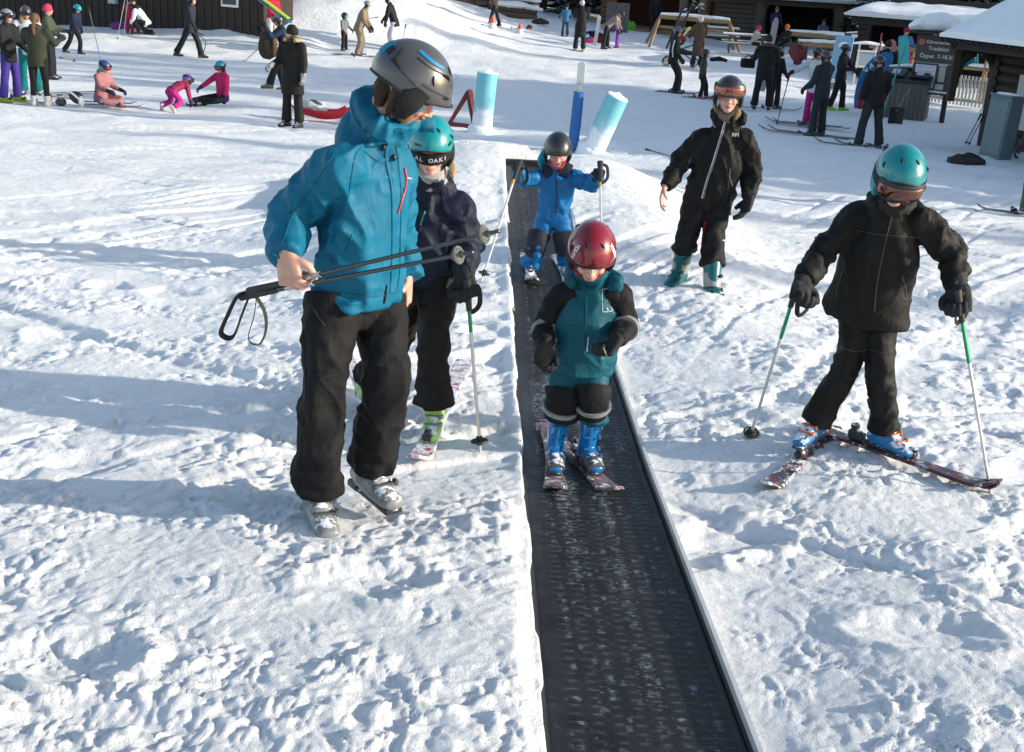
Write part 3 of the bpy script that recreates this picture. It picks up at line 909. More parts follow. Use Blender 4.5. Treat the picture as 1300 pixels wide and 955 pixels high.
# ------------------------------------------------------------------ the six skiers at the belt
BLK = cloth((.0075, .0075, .0085)); BLKB = cloth((.010, .008, .007))
def zip_pull(O, tree, px, py, mat, size=.012, nm='zip_pull'):
    q = on(tree, px, py, .003)
    if q: part(nm, box(q[0], (size * .4, size * .3, size * 1.6), None, .001), mat, O)
def patch_text(O, tree, body, px, py, size, mat, rot=0, bold=.004, name='lettering'):
    """lettering laid on a garment: flat text projected onto its surface"""
    q = on(tree, px, py, .0)
    if not q: return
    c, n = q
    xd = orth(CR * math.cos(R_(rot)) - CU * math.sin(R_(rot)), n); zd = n.cross(xd)
    V, F = text_shapes(body, size, c + n * .05, xd, zd, .001, 'CENTER', bold)
    out = []
    for v in V:
        h = tree.ray_cast(Vector(v) + n * .02, -n, .2)
        out.append(tuple((h[0] + n * .003) if h[0] is not None else Vector(v) - n * .05))
    part(name, (np.array(out), F), mat, O, smooth=False)

# ---- man in the blue jacket
f0 = P(408, 668, 4.02)
MJ = dict(head=P(517, 112, 3.98), hf=(.82, .12, -.60), hu=(.45, .02, .90),
          shR=P(434, 212, 3.85), shL=P(498, 212, 4.14), neck=P(482, 176, 4.03),
          elR=P(370, 276, 3.94), wrR=P(363, 322, 3.74), elL=P(500, 300, 4.34), wrL=P(517, 352, 4.22),
          hipR=P(421, 378, 3.95), hipL=P(480, 380, 4.12),
          knR=P(410, 498, 3.84), anR=P(402, 628, 4.0), knL=P(493, 484, 3.90), anL=P(468, 594, 4.16),
          tf=(.80, -.60, -.22), toeR=(.38, -.92, 0), toeL=(.55, -.78, -.30))
blue_j = cloth((.0015, .120, .210), .6, .3)
pole_dir = (P(630, 300, 3.52) - P(288, 374, 4.02)).normalized()
pnR = orth(Vector((.6, .75, .1)), pole_dir)
hdR = orth(Vector((.12, -.25, -1)), pole_dir)
MO = dress('man in a bright blue jacket and black trousers carrying two poles beside the belt', 'person', MJ,
    dict(s=1.06, hs=1.03, hk=1.10, fg=True, vox=.0075, jacket=blue_j, trousers=cloth((.006, .006, .007), .75, .4), legb=.88, armb=.98, bulk=.95, tw=.98, hem=1.0, drop=-.055, cuff=.05, hoodh=.070, hoodb=.050, hoodin=.50, helm=(86,112,120), hood=1.08, collar_r=.094, collar_up=1.0,
         base=(f0.x, f0.y, gz(f0.x, f0.y)), helmet=plain((.075, .075, .078), .33, .25, .5, .1), brim=.014, padk=.80, hk_=1, sleeve=1.06,
         hands={'R': dict(bare=True, d=hdR, pn=pnR, curl=(62, 78, 45), th=1, s=1.1, fat=1.12), 'L': dict(bare=True, d=(0.05, -.1, -1), pn=(-1, 0, 0), curl=(25, 30, 20), th=-1, s=1.05)},
         boots=dusty((.20, .21, .21), .42), buckle=plain((.16, .17, .18), .3, .7),
         hair=lambda c, f, u, l, hs: [([c - f * .068 - u * .01 + l * q, c - f * .066 - u * .05 + l * q, c - f * .042 - u * .10 + l * q * 1.1], [(.022, .012), (.024, .014), (.014, .010)]) for q in (-.035, 0, .035)] + [([c - l * .074 - f * .03 - u * .0, c - l * .070 - f * .02 - u * .06, c - l * .058 + f * .0 - u * .10], [(.02, .03), (.014, .030), (.008, .015)])],
         hairmat=cloth((.05, .028, .016), .6)))
t = MO['t']; tr = bvh(MO['jacket']); hpt = MO['hpt']
c, f, u = MJ['head'], nrm(MJ['hf']), None; u = orth(MJ['hu'], f); l = u.cross(f)
beard = cloth((.22, .12, .06), .8)
part('beard', [ellipsoid(c - u * .088 + f * .052, (.040, .036, .030), (l, f, u)), ellipsoid(c - u * .06 + f * .03 - l * .046, (.018, .04, .04), (l, f, u)), ellipsoid(c - u * .06 + f * .03 + l * .046, (.018, .04, .04), (l, f, u)), loft([c - u * .046 + f * .093 - l * .026, c - u * .043 + f * .102, c - u * .046 + f * .093 + l * .026], [.006, .008, .006], None, 8, .01)], beard, t)
for q in (-1, 1): part('eye', ellipsoid(c + u * .004 + f * .078 + l * q * .032, (.014, .012, .007), (l, f, u)), plain((.09, .05, .04), .5), MO['body'])
# goggles strap (blue) at the back of the helmet and blue rim of the ear pads, coloured stripe
bs = cloth((.01, .22, .36), .5)
def hband(a0, a1, v0, v1, w, n=16):
    def g(a, b):
        ph = a0 + (a1 - a0) * a; vv = v0 + (v1 - v0) * a
        p = hpt(ph, vv + (b - .5) * w, .003); q = hpt(ph, vv + (b - .5) * w, .02); return p, (q - p).normalized()
    return grid_patch(g, n, 3, .004)
part('goggle_strap', hband(math.pi - .75, math.pi + .42, .60, .62, .20), bs, MO['helmet'])
part('strap_clip', hband(math.pi + .42, math.pi + .62, .60, .62, .12, 5), plain((.01, .01, .012), .4), MO['helmet'])
part('printed_stripe', hband(-.95, -2.05, .40, .36, .055), plain((.01, .17, .38), .4), MO['helmet'])
for q in (0, 1):
    part('pad_edge', tube([c - l * .106 + f * (.066 if q else -.018) + u * .0, c - l * .103 + f * (.058 if q else -.004) - u * .03, c - l * .088 + f * .034 - u * .072], .0045, 6), bs, MO['helmet'])
for hb_ in (hband(-.6, -1.9, .50, .47, .012), hband(-2.4, -1.5, .70, .80, .012), hband(-.5, -1.4, .84, .74, .012)): part('helmet_groove', hb_, plain((.012, .012, .014), .6), MO['helmet'])
for hb_ in [loft([hpt(-2.35, .66, .0), hpt(-2.2, .68, .002), hpt(-2.02, .72, 0)], [(.004, .003), (.011, .004), (.004, .003)], None, 8), loft([hpt(-.62, .56, .0), hpt(-.8, .52, .002), hpt(-1.0, .50, 0)], [(.003, .003), (.009, .004), (.003, .003)], None, 8), loft([hpt(-.45, .86, .0), hpt(-.55, .86, .002), hpt(-.7, .86, 0)], [(.003, .003), (.009, .004), (.003, .003)], None, 8)]: part('vent_opening', hb_, plain((.006, .006, .007), .8), MO['helmet'])
jk = MO['jacket']; dk = cloth((.004, .10, .17), .6); red = plain((.45, .015, .03), .5)
stitch('placket', tr, [(492, 180), (490, 205), (497, 240), (498, 290), (497, 340), (495, 372)], .0035, cloth((.006, .15, .25), .6), jk)
stitch('zip', tr, [(513, 214), (515, 232), (510, 252), (505, 270)], .0045, red, jk, .002)
stitch('pocket_seam', tr, [(447, 298), (442, 312), (438, 324)], .003, dk, jk)
stitch('hem_seam', tr, [(402, 366), (440, 372), (480, 376), (515, 368)], .0025, dk, jk)
stitch('shoulder_seam', tr, [(466, 178), (452, 196), (446, 225), (440, 262)], .002, dk, jk)
stitch('drawcord', tr, [(490, 362), (489, 375), (487, 385)], .003, plain((.01, .01, .01)), jk, .004)
stitch('cuff_strap', tr, [(347, 322), (362, 330), (378, 330)], .005, blue_j, jk, .002)
for q in (on(tr, 487, 187), on(tr, 500, 200)):
    if q: part('hood_toggle', ellipsoid(q[0], (.008, .008, .012)), plain((.01, .01, .01)), jk)
stitch('chest_mark', tr, [(516, 226), (522, 227)], .0022, plain((.55, .55, .55), .5), jk, .002)
# the two poles he carries
hc = MJ['wrR'] + hdR * .095 + pnR * .034
for k, (dz, lab) in enumerate(((0.0, 'upper dark grey ski pole held level by the man in the blue jacket'), (1.0, 'lower dark grey ski pole held level by the man in the blue jacket'))):
    off = Vector((0, 0, -.021)) * dz + pole_dir * (-.03 * dz)
    td = (pole_dir + Vector((0, 0, -.035 * dz + .02))).normalized()
    tip = hc + off + td * (.80 - .07 * dz); grip = hc + off - td * .16
    gt = grip - td * .05
    lp = [gt, gt + Vector((-.045, 0, -.02)), gt + Vector((-.085, 0, -.10)), gt + Vector((-.11, .02, -.165)), gt + Vector((-.07, .02, -.175)), gt + Vector((-.035, .01, -.09)), gt + Vector((.0, 0, .0))] if k == 0 else \
         [gt + td * .05, gt + td * .05 + Vector((.035, -.01, -.06)), gt + td * .05 + Vector((.035, 0, -.13)), gt + td * .05 + Vector((.01, 0, -.18)), gt + td * .05 + Vector((-.025, 0, -.16)), gt + td * .05 + Vector((-.005, 0, -.08)), gt + td * .06]
    po = ski_pole(grip, tip, lab, (.055, .06, .068), (.015, .015, .017), None, (.10, .10, .09), True, .0085, 'poles the man carries', .024, .15, lp)
    # printed silver band near the grip
    part('shaft_print', tube([grip + td * .14, grip + td * .26], .0092, 10, .05), plain((.45, .46, .48), .35, .5, 0, .9, 90), po)

# ---- girl behind him
GJ = dict(head=P(547, 187, 5.05), hf=(.05, -1, -.42), hu=(0, -.1, 1), neck=P(545, 243, 5.15),
          shR=P(513, 268, 5.16), shL=P(578, 264, 5.12), elR=P(500, 318, 5.22), wrR=P(507, 362, 5.05), elL=P(592, 312, 5.12), wrL=P(590, 352, 4.98),
          hipR=P(533, 352, 5.22), hipL=P(560, 350, 5.16), knR=P(508, 425, 5.2), anR=P(464, 486, 5.45), knL=P(550, 425, 5.0), anL=P(552, 524, 5.05),
          tf=(.08, -1, -.05), toeR=(.35, -.93, 0), toeL=(-.05, -1, 0))
navy = cloth((.008, .012, .028), .6, .35)
gt_ = P(598, 385, 4.93); gtip = P(613, 512, 4.86)
gtip.z = gz(gtip.x, gtip.y) - .01
GO = dress('girl in a navy jacket and turquoise helmet with black headband behind the man in blue', 'person', GJ,
    dict(s=.90, hs=.94, hk=1.03, fg=True, vox=.008, jacket=navy, trousers=BLKB, hood=.9, bulk=.98, legb=.98, armb=1.02, drop=.06, base=(GJ['anL'].x, GJ['anL'].y, gz(GJ['anL'].x, GJ['anL'].y)), skin=SKINK,
         helmet=plain((.0, .23, .25), .30, 0, .5, .04), cuff=.06, hands={'L': dict(d=(.1, -.25, -1), pn=(-.4, -1, .2), curl=(60, 75, 40), th=1, s=.95), 'R': dict(d=(0, -.2, -1), pn=(.6, -1, .2), curl=(60, 75, 40), th=-1, s=.95)},
         boots=dusty((.30, .55, .10), .75), scarf=cloth((.34, .33, .31)),
         hair=lambda c, f, u, l, hs: [([c + l * .085 - u * .05, c + l * .095 - u * .09 + f * .03, c + l * .10 - u * .13 + f * .04], [(.010, .010), (.013, .010), (.005, .005)])], hairmat=cloth((.42, .27, .12), .6)))
t = GO['t']; c = GJ['head']; f = nrm(GJ['hf']); u = orth(GJ['hu'], f); l = u.cross(f); hpt = GO['hpt']
def gb(a, b):
    ph = (a - .5) * 2 * R_(85); n = (l * math.sin(ph) + f * math.cos(ph))
    return c + l * math.sin(ph) * .096 + f * math.cos(ph) * .113 + u * (.004 + (b - .5) * .05), n
hb = part('headband', grid_patch(gb, 24, 4, .008), cloth((.012, .012, .014)), t)
for k, ch in enumerate('AL OAKI'):
    if ch == ' ': continue
    a = (k - 3) * .22 + .05; p, n = gb(.5 + a / (2 * R_(85)) * 1.0, .32)
    part('lettering', text_shapes(ch, .026, p + n * .0015, u.cross(n), u, .002, 'CENTER', .001), plain((.45, .45, .45)), hb, False)
tr = bvh(GO['jacket']); 
stitch('zip', tr, [(541, 250), (537, 275), (532, 300), (528, 335)], .003, plain((.01, .01, .01)), GO['jacket'])
stitch('pocket_zip', tr, [(540, 268), (537, 276), (534, 286)], .004, plain((.0, .30, .36)), GO['jacket'])
stitch('arm_seam', tr, [(563, 262), (561, 285), (560, 310)], .002, plain((.01, .01, .015)), GO['jacket'])
for hb_ in [loft([hpt(-.75, .78, 0), hpt(-.6, .80, .002), hpt(-.4, .83, 0)], [(.003, .002), (.008, .003), (.003, .002)], None, 8), loft([hpt(.9, .82, 0), hpt(1.0, .77, .002), hpt(1.15, .72, 0)], [(.003, .002), (.007, .003), (.003, .002)], None, 8)]: part('helmet_vent', hb_, plain((.005, .03, .035), .7), GO['helmet'])
ski_pole(P(594, 372, 4.93), gtip, 'white and green ski pole planted in the snow by the girl in the navy jacket', (.02, .22, .10), (.02, .02, .02), ((.62, .60, .56), .24), bs=.035)
g1 = Vector((GJ['anL'].x, GJ['anL'].y, 0)); g1.z = gz(g1.x, g1.y) + .012
ski(g1, (-.10, -1, -.02), 1.35, 'red and white ski under the front boot of the girl in the navy jacket', (.35, .03, .03), (.6, .6, .6), dust=.55, w=.085, bs=.9, at=-.20)
g2 = Vector((GJ['anR'].x - .01, GJ['anR'].y, 0)); g2.z = gz(g2.x, g2.y) + .03
ski(g2, (.30, -1, -.0), 1.35, 'red ski under the green boot seen between the legs of the man in blue', (.35, .03, .03), (.6, .6, .6), dust=.5, bs=.9, at=-.2)

# ---- small boy in blue, far on the belt
BJ = dict(head=P(708, 192, 8.36), hf=(.05, -1, -.55), hu=(0, -.2, 1), neck=P(707, 214, 8.45),
          shR=P(684, 226, 8.45), shL=P(731, 226, 8.42), elR=P(664, 228, 8.38), wrR=P(657, 216, 8.20), elL=P(750, 233, 8.35), wrL=P(760, 224, 8.18),
          hipR=P(694, 276, 8.5), hipL=P(713, 276, 8.48), knR=P(681, 310, 8.42), anR=P(673, 337, 8.5), knL=P(717, 308, 8.44), anL=P(718, 336, 8.5),
          tf=(.05, -1, 0), toeR=(-.02, -1, 0), toeL=(.12, -1, 0))
bsuit = cloth((.006, .13, .34), .5, .3)
BO = dress('small boy in a blue snowsuit and black helmet at the far end of the belt', 'person', BJ,
    dict(s=.66, hs=.90, hk=1.08, fg=True, vox=.007, jacket=bsuit, trousers=bsuit, jname='snowsuit_top', tname='snowsuit_legs', hood=1.0, bulk=.98, legb=1.14, armb=1.2, drop=.02, base=(BJ['anL'].x - .1, BJ['anL'].y, float(belt_z(8.5))), skin=SKINK, hem=.95, cuff=.02,
         helmet=plain((.018, .018, .02), .35, 0, .5), gloves=cloth((.018, .022, .04)), vents=False, bootk=1.05,
         hands={'R': dict(d=(.1, -.5, .9), pn=(.1, -1, -.5), curl=(60, 75, 50), th=1, s=.72, fat=1.5), 'L': dict(d=(0, -.6, .8), pn=(-.2, -1, -.5), curl=(60, 75, 50), th=-1, s=.72, fat=1.5)},
         boots=dusty((.06, .22, .42), .9), ))
t = BO['t']
c_ = BJ['head'] - Vector((0, 0, .085)); part('chin_guard', loft([c_ + Vector((-.055, -.03, .03)), c_ + Vector((-.03, -.085, -.012)), c_ + Vector((.03, -.085, -.012)), c_ + Vector((.06, -.03, .03))], [.006, .009, .009, .006], None, 8, .02), plain((.40, .02, .02), .8), t)
for a in 'LR':
    k, an, hp = BJ['kn' + a], BJ['an' + a], BJ['hip' + a]
    part('knee_patch', loft([lerp(k, hp, .42), lerp(k, hp, .15), lerp(k, an, .45)], [.078, .078, .072], None, 20, .012, amp=.14, fs=16, flat=True), cloth((.02, .022, .035)), BO['trousers'])
    S, E = BJ['sh' + a], BJ['el' + a]
    part('shoulder_panel', loft([lerp(BJ['neck'], S, .22), lerp(BJ['neck'], S, .68) + Vector((0, 0, .008))], [.078, .066], None, 18, .012, amp=.06, flat=True), cloth((.02, .022, .035)), BO['jacket'])
tr = bvh(BO['jacket'])
stitch('zip', tr, [(706, 222), (707, 250), (706, 272)], .004, cloth((.02, .03, .06)), BO['jacket'])
for px, py, cc in ((709, 221, (.5, .02, .05)), (714, 236, (.5, .02, .08)), (724, 264, (.7, .7, .7)), (683, 259, (.25, .08, .12))):
    q = on(tr, px, py, .002)
    if q: part('button', ellipsoid(q[0], (.008, .006, .008)), plain(cc, .4), BO['jacket'])
stitch('reflective_tab', tr, [(676, 206), (680, 210)], .006, plain((.6, .6, .6)), BO['jacket']); stitch('pocket_flap', tr, [(711, 268), (722, 267)], .004, cloth((.004, .09, .24)), BO['jacket'])
part('hood', loft([BJ['neck'] + Vector((-.09, .08, .10)), BJ['neck'] + Vector((-.10, .10, .02)), BJ['neck'] + Vector((0, .12, -.02))], [.03, .04, .03], None, 12), cloth((.01, .25, .30)), BO['jacket'])
gm = dict(shaft=(.6, .6, .6), gripc=(.02, .02, .025))
ti = P(614, 304, 7.75)
ski_pole(P(657, 214, 8.12), Vector((ti.x, ti.y, gz(ti.x, ti.y) + .0)) + Vector((0, 0, .04)), 'yellow collared ski pole held out to the left by the boy in the blue snowsuit', (.65, .38, .02), (.02, .02, .025), ((.62, .62, .62), .14), bs=.035, r=.010)
ti = P(769, 300, 8.15)
ski_pole(P(762, 216, 8.10), Vector((ti.x, ti.y, float(belt_z(8.2)) + .07)), 'yellow collared ski pole upright on the right of the boy in the blue snowsuit', (.65, .38, .02), (.02, .02, .025), ((.62, .62, .62), .14), bs=.035, r=.010)
for a, dx, nm in (('R', .06, 'short dark child ski under the left hand boot of the boy in the blue snowsuit'), ('L', .10, 'short dark ski of the boy in the blue snowsuit, half hidden behind the red helmet')):
    p = Vector((BJ['an' + a].x, BJ['an' + a].y, float(belt_z(BJ['an' + a].y)) + .01))
    ski(p, (dx, -1, .0), .85, nm, (.03, .03, .04), (.3, .3, .32), dust=.4, w=.085, bs=.6, at=-.12)

# ---- child in the teal suit, near on the belt
tz = float(belt_z(4.9))
TJ = dict(head=P(751, 322, 4.68), hf=(.02, -1, -.75), hu=(0, -.45, 1), neck=P(752, 358, 4.86),
          shR=P(714, 376, 4.88), shL=P(786, 374, 4.86), elR=P(692, 413, 4.90), wrR=P(691, 442, 4.76), elL=P(797, 412, 4.86), wrL=P(783, 432, 4.68),
          hipR=P(722, 468, 4.90), hipL=P(752, 467, 4.88), knR=P(714, 512, 4.84), anR=P(704, 566, 4.92), knL=P(752, 508, 4.82), anL=P(745, 566, 4.92),
          tf=(.02, -1, -.12), toeR=(.05, -1, 0), toeL=(.28, -1, 0))
teal = cloth((.003, .080, .112), .55, .35)
TO = dress('child in a teal and black snowsuit and red helmet riding the belt in front', 'person', TJ,
    dict(s=.70, hs=.93, hk=1.04, fg=True, vox=.0065, jacket=teal, trousers=teal, jname='snowsuit_top', tname='snowsuit_legs', sleeves=BLK, bulk=1.04, tw=1.06, legb=1.06, armb=1.02, drop=.0, hood=1.35, base=(TJ['anL'].x - .05, TJ['anL'].y, tz), skin=SKINK, hem=.92, cuff=.24, bootk=1.12,
         helmet=plain((.20, .004, .014), .25, 0, .6, .05), hands={'R': dict(d=(.0, -.3, -1), pn=(.6, -1, .2), curl=(40, 55, 40), th=-1, s=.78, fat=1.6), 'L': dict(d=(-.55, -.35, -.72), pn=(-.5, 0, .6), curl=(45, 55, 40), th=1, s=.80, fat=1.6)},
         boots=plain((.004, .17, .46), .22, 0, .6), buckle=plain((.02, .14, .36), .3), strapmat=plain((.5, .02, .02))))
t = TO['t']
refl = plain((.22, .23, .24), .4)
for a in 'LR':
    k, an, hp = TJ['kn' + a], TJ['an' + a], TJ['hip' + a]
    kp = part('knee_patch', loft([lerp(k, hp, .40), lerp(k, hp, .1), lerp(k, an, .26)], [.082, .082, .078], None, 24, .010, amp=.14, fs=16, flat=True), BLK, TO['trousers'])
    part('reflective_band', loft([lerp(k, an, .04), lerp(k, an, .11)], [.0835, .083], None, 24, .01, amp=.06, flat=True), refl, kp)
    E, W = TJ['el' + a], TJ['wr' + a]; S = TJ['sh' + a]
    part('reflective_band', loft([lerp(E, W, .18), lerp(E, W, .30)], [.060, .058], None, 24, .01, amp=.05, flat=True), refl, TO['sleeve'][0 if a == 'L' else 1])
    part('shoulder_panel', loft([lerp(TJ['neck'], S, .50) + Vector((0, 0, -.012)), lerp(TJ['neck'], S, .9) + Vector((0, 0, -.022))], [.058, .062], None, 20, .012, amp=.06), BLK, TO['jacket'])
    shell, sole, bk = boot_parts(an, TJ['toe' + a], k - an, .70)
    tt = nrm(TJ['toe' + a])
    part('boot_toe', [loft([an + tt * .06 - Vector((0, 0, .035)), an + tt * .15 - Vector((0, 0, .045))], [(.046, .040), (.040, .026)], None, 14)], dusty((.08, .08, .08), .45), TO['boot' + a])
tr = bvh(TO['jacket'])
thin = plain((.55, .58, .6), .5)
K = [(763, 367), (771, 366), (773, 388), (777, 376), (782, 380), (776, 391), (776, 396), (783, 394), (777, 388), (775, 394)]
stitch('letter_outline', tr, [(764, 368), (771, 366), (772, 378), (775, 375), (778, 378), (773, 386), (778, 394), (773, 396), (770, 390), (771, 396), (765, 396), (764, 368)], .0016, thin, TO['jacket'], .001, True)
stitch('front_seam', tr, [(745, 362), (744, 400), (742, 440), (741, 458)], .0025, cloth((.003, .08, .11)), TO['jacket'])
stitch('pocket_zip', tr, [(712, 431), (709, 436), (705, 441)], .0035, plain((.01, .01, .01)), TO['jacket'])
stitch('worn_print', tr, [(747, 428), (746, 436), (745, 446)], .003, plain((.4, .5, .52), .7), TO['jacket'])
stitch('sleeve_print', tr, [(704, 402), (698, 412), (694, 420)], .003, plain((.6, .6, .6), .7), TO['jacket'])
c = TJ['head']; f = nrm(TJ['hf']); u = orth(TJ['hu'], f); l = u.cross(f); hpt = TO['hpt']
part('brow_badge', loft([hpt(-.22, .92, .002), hpt(0, .91, .003), hpt(.22, .92, .002)], [(.004, .003), (.009, .004), (.004, .003)], None, 8), plain((.03, .03, .03), .3), TO['helmet'])
for sg in (-1, 1):
    for k, ch in enumerate('YOUTH'[:5]):
        p = hpt(sg * 1.05, .50 + .075 * k, .002); n = (hpt(sg * 1.05, .50 + .075 * k, .02) - p).normalized(); dn = (hpt(sg * 1.05, .55 + .075 * k, .002) - p).normalized()
        part('lettering', text_shapes(ch, .022, p, dn, n.cross(dn), .001, 'CENTER', .001), plain((.75, .65, .66)), TO['helmet'], False)
stitch('mitten_line', bvh(TO['gloveL']), [(766, 442), (769, 449), (772, 454)], .0015, thin, TO['gloveL'])
for a, dx, lab in (('R', .02, 'short dark ski under the left hand blue boot of the child in the teal suit'), ('L', .38, 'short dark ski turned outwards under the child in the teal suit, the right hand one')):
    p = Vector((TJ['an' + a].x, TJ['an' + a].y, float(belt_z(TJ['an' + a].y)) + .008))
    ski(p, (dx, -1, .02), .86, lab, (.05, .045, .05), (.22, .13, .15), dust=.25, w=.085, bs=.72, at=-.14)

# ---- woman in black
WJ = dict(head=P(925, 122, 8.45), hf=(-.10, -1, -.06), hu=(.02, 0, 1), neck=P(924, 152, 8.52),
          shR=P(892, 176, 8.56), shL=P(946, 178, 8.52), elR=P(864, 208, 8.55), wrR=P(844, 238, 8.42), elL=P(954, 215, 8.56), wrL=P(951, 252, 8.42),
          hipR=P(885, 252, 8.58), hipL=P(912, 253, 8.56), knR=P(872, 302, 8.44), anR=P(863, 344, 8.50), knL=P(905, 308, 8.38), anL=P(904, 366, 8.22),
          tf=(-.05, -1, 0), toeR=(-.45, -.9, 0), toeL=(.10, -1, 0))
WO = dress('woman in a black jacket with long silver zip, black helmet and goggles, beside the belt', 'person', WJ,
    dict(s=.97, hs=.98, hk=1.04, fg=True, vox=.0095, jacket=cloth((.0065, .006, .006), .7, .4), trousers=cloth((.0065, .006, .007), .7, .4), bulk=1.0, tw=1.02, legb=.98, armb=1.04, drop=.07, hood=.95, base=(WJ['anL'].x, WJ['anL'].y, gz(WJ['anL'].x, WJ['anL'].y)),
         helmet=plain((.022, .022, .024), .3, 0, .6), goggles=lensmat((.28, .09, .05)), gog=(.052, .022), skin=skin((.58, .34, .27)),
         hands={'R': dict(bare=True, d=(-.25, -.3, -1), pn=(1, -.3, 0), curl=(15, 25, 20), th=1, s=1.0), 'L': dict(d=(-.25, -.25, -1), pn=(-1, -.2, 0), curl=(20, 25, 15), th=1, s=1.05, fat=1.75)},
         boots=dusty((.004, .105, .11), -.1), buckle=plain((.01, .09, .09), .4), cuff=.17, bootk=1.12, scarf=cloth((.16, .13, .11)),
         hair=lambda c, f, u, l, hs: [([c + l * .07 - u * .06 + f * .01, c + l * .075 - u * .11 + f * .03, c + l * .06 - u * .15 + f * .05], [(.015, .015), (.024, .018), (.01, .01)]), ([c - l * .085 - u * .02 + f * .02, c - l * .088 - u * .08 + f * .02, c - l * .07 - u * .12 + f * .02], [(.012, .012), (.014, .012), (.006, .006)])], hairmat=cloth((.20, .12, .06), .6)))
t = WO['t']; tr = bvh(WO['jacket'])
stitch('zip', tr, [(921, 151), (915, 172), (905, 205), (896, 232), (891, 252)], .0045, plain((.5, .5, .5), .4, .4), WO['jacket'])
stitch('zip', tr, [(923, 151), (917, 172), (907, 205), (898, 232), (893, 252)], .0025, plain((.35, .35, .35), .4, .4), WO['jacket'])
patch_text(WO['jacket'], tr, 'HH', 933, 173, .034, plain((.7, .7, .7)), 8, .002, 'chest_logo')
stitch('pocket_zip', tr, [(927, 215), (926, 225), (930, 237)], .005, plain((.10, .10, .10), .4), WO['jacket'])
stitch('pocket_zip', tr, [(877, 201), (874, 208), (872, 216)], .003, plain((.10, .10, .10), .4), WO['jacket'])
stitch('chest_badge', tr, [(905, 158), (908, 162)], .006, plain((.3, .3, .3), .4), WO['jacket'])
tr2 = bvh(WO['trousers'])
stitch('red_gusset', tr2, [(896, 281), (894, 295), (892, 312)], .012, cloth((.20, .01, .012)), WO['trousers'], .001)
stitch('trouser_logo', tr2, [(917, 305), (923, 306)], .004, plain((.6, .6, .6)), WO['trousers'])
c = WJ['head']; f = nrm(WJ['hf']); u = orth(WJ['hu'], f); l = u.cross(f)
for q in (-1, 1):
    e = part('eye', ellipsoid(c + u * .006 + f * .083 + l * q * .031, (.013, .009, .007), (l, f, u)), plain((.5, .47, .45), .3), WO['body'])
    part('iris', ellipsoid(c + u * .006 + f * .090 + l * q * .031, (.006, .004, .006), (l, f, u)), plain((.04, .03, .02), .2), e)
    part('eyebrow', loft([c + u * .022 + f * .090 + l * q * .018, c + u * .026 + f * .090 + l * q * .034, c + u * .020 + f * .082 + l * q * .048], [(.003, .002)] * 3, None, 6), cloth((.12, .07, .04)), WO['body'])
for hb_ in [loft([c - u * .057 + f * .090 - l * .022, c - u * .055 + f * .099, c - u * .057 + f * .090 + l * .022], [(.003, .003), (.0055, .005), (.003, .003)], None, 8, .006), loft([c - u * .067 + f * .088 - l * .018, c - u * .069 + f * .096, c - u * .067 + f * .088 + l * .018], [(.003, .003), (.0055, .005), (.003, .003)], None, 8, .006)]: part('lip', hb_, plain((.36, .13, .11), .4), WO['body'])
for a in 'LR':
    k, an = WJ['kn' + a], WJ['an' + a]
    part('boot_gaiter', loft([lerp(an, k, .30), an + Vector((0, 0, -.0))], [(.068, .068), (.062, .062)], None, 16, flat=True), dusty((.30, .29, .28), .2), WO['boot' + a])

# ---- boy in black on the right
RJ = dict(head=P(1141, 226, 4.98), hf=(-.10, -1, -.45), hu=(.06, -.1, 1), neck=P(1137, 268, 5.06),
          shR=P(1092, 276, 5.10), shL=P(1172, 282, 5.02), elR=P(1047, 318, 5.10), wrR=P(1021, 356, 4.92), elL=P(1206, 322, 5.0), wrL=P(1217, 368, 4.85),
          hipR=P(1087, 388, 5.16), hipL=P(1120, 390, 5.12), knR=P(1080, 455, 5.08), anR=P(1034, 538, 5.12), knL=P(1117, 458, 5.04), anL=P(1122, 548, 5.08),
          tf=(-.02, -1, -.18), toeR=(-.75, -1, 0), toeL=(.75, -1, 0))
RO = dress('boy in an olive black jacket with turquoise helmet and large goggles at the right', 'person', RJ,
    dict(s=.82, hs=.96, hk=1.07, fg=True, vox=.0075, jacket=cloth((.0065, .0058, .005), .65, .4), trousers=cloth((.0062, .0058, .0054), .65, .4), bulk=1.06, tw=1.07, hem=1.04, legb=.88, armb=1.02, drop=.07, hood=1.1, base=((RJ['anL'].x + RJ['anR'].x) / 2, RJ['anL'].y, gz(RJ['anL'].x, RJ['anL'].y)), skin=SKINK,
         helmet=plain((.0, .20, .225), .30, 0, .5, .04), goggles=lensmat((.12, .035, .02)), gog=(-.002, .012), pads=True, padmat=plain((.0, .25, .28), .4), cuff=.02,
         hands={'R': dict(d=(-.15, -.25, -1), pn=(.5, -1, .1), curl=(58, 72, 45), th=-1, s=.98), 'L': dict(d=(.0, -.25, -1), pn=(-.5, -1, .1), curl=(58, 72, 45), th=1, s=.98)},
         boots=dusty((.01, .16, .42), .75), buckle=plain((.6, .15, .02), .4), scarf=cloth((.02, .018, .016))))
t = RO['t']; tr = bvh(RO['jacket']); dkz = plain((.045, .04, .035), .5)
stitch('zip', tr, [(1133, 272), (1126, 300), (1118, 335), (1113, 365), (1110, 396)], .003, dkz, RO['jacket'])
stitch('pocket_seam', tr, [(1070, 345), (1064, 362), (1062, 376)], .003, dkz, RO['jacket']); stitch('pocket_seam', tr, [(1145, 350), (1149, 366), (1150, 378)], .003, dkz, RO['jacket'])
stitch('chest_seam', tr, [(1086, 292), (1110, 297), (1140, 300), (1168, 302)], .002, dkz, RO['jacket'])
stitch('sleeve_tab', tr, [(1033, 300), (1037, 303)], .006, dkz, RO['jacket'])
c = RJ['head']; f = nrm(RJ['hf']); u = orth(RJ['hu'], f); l = u.cross(f)
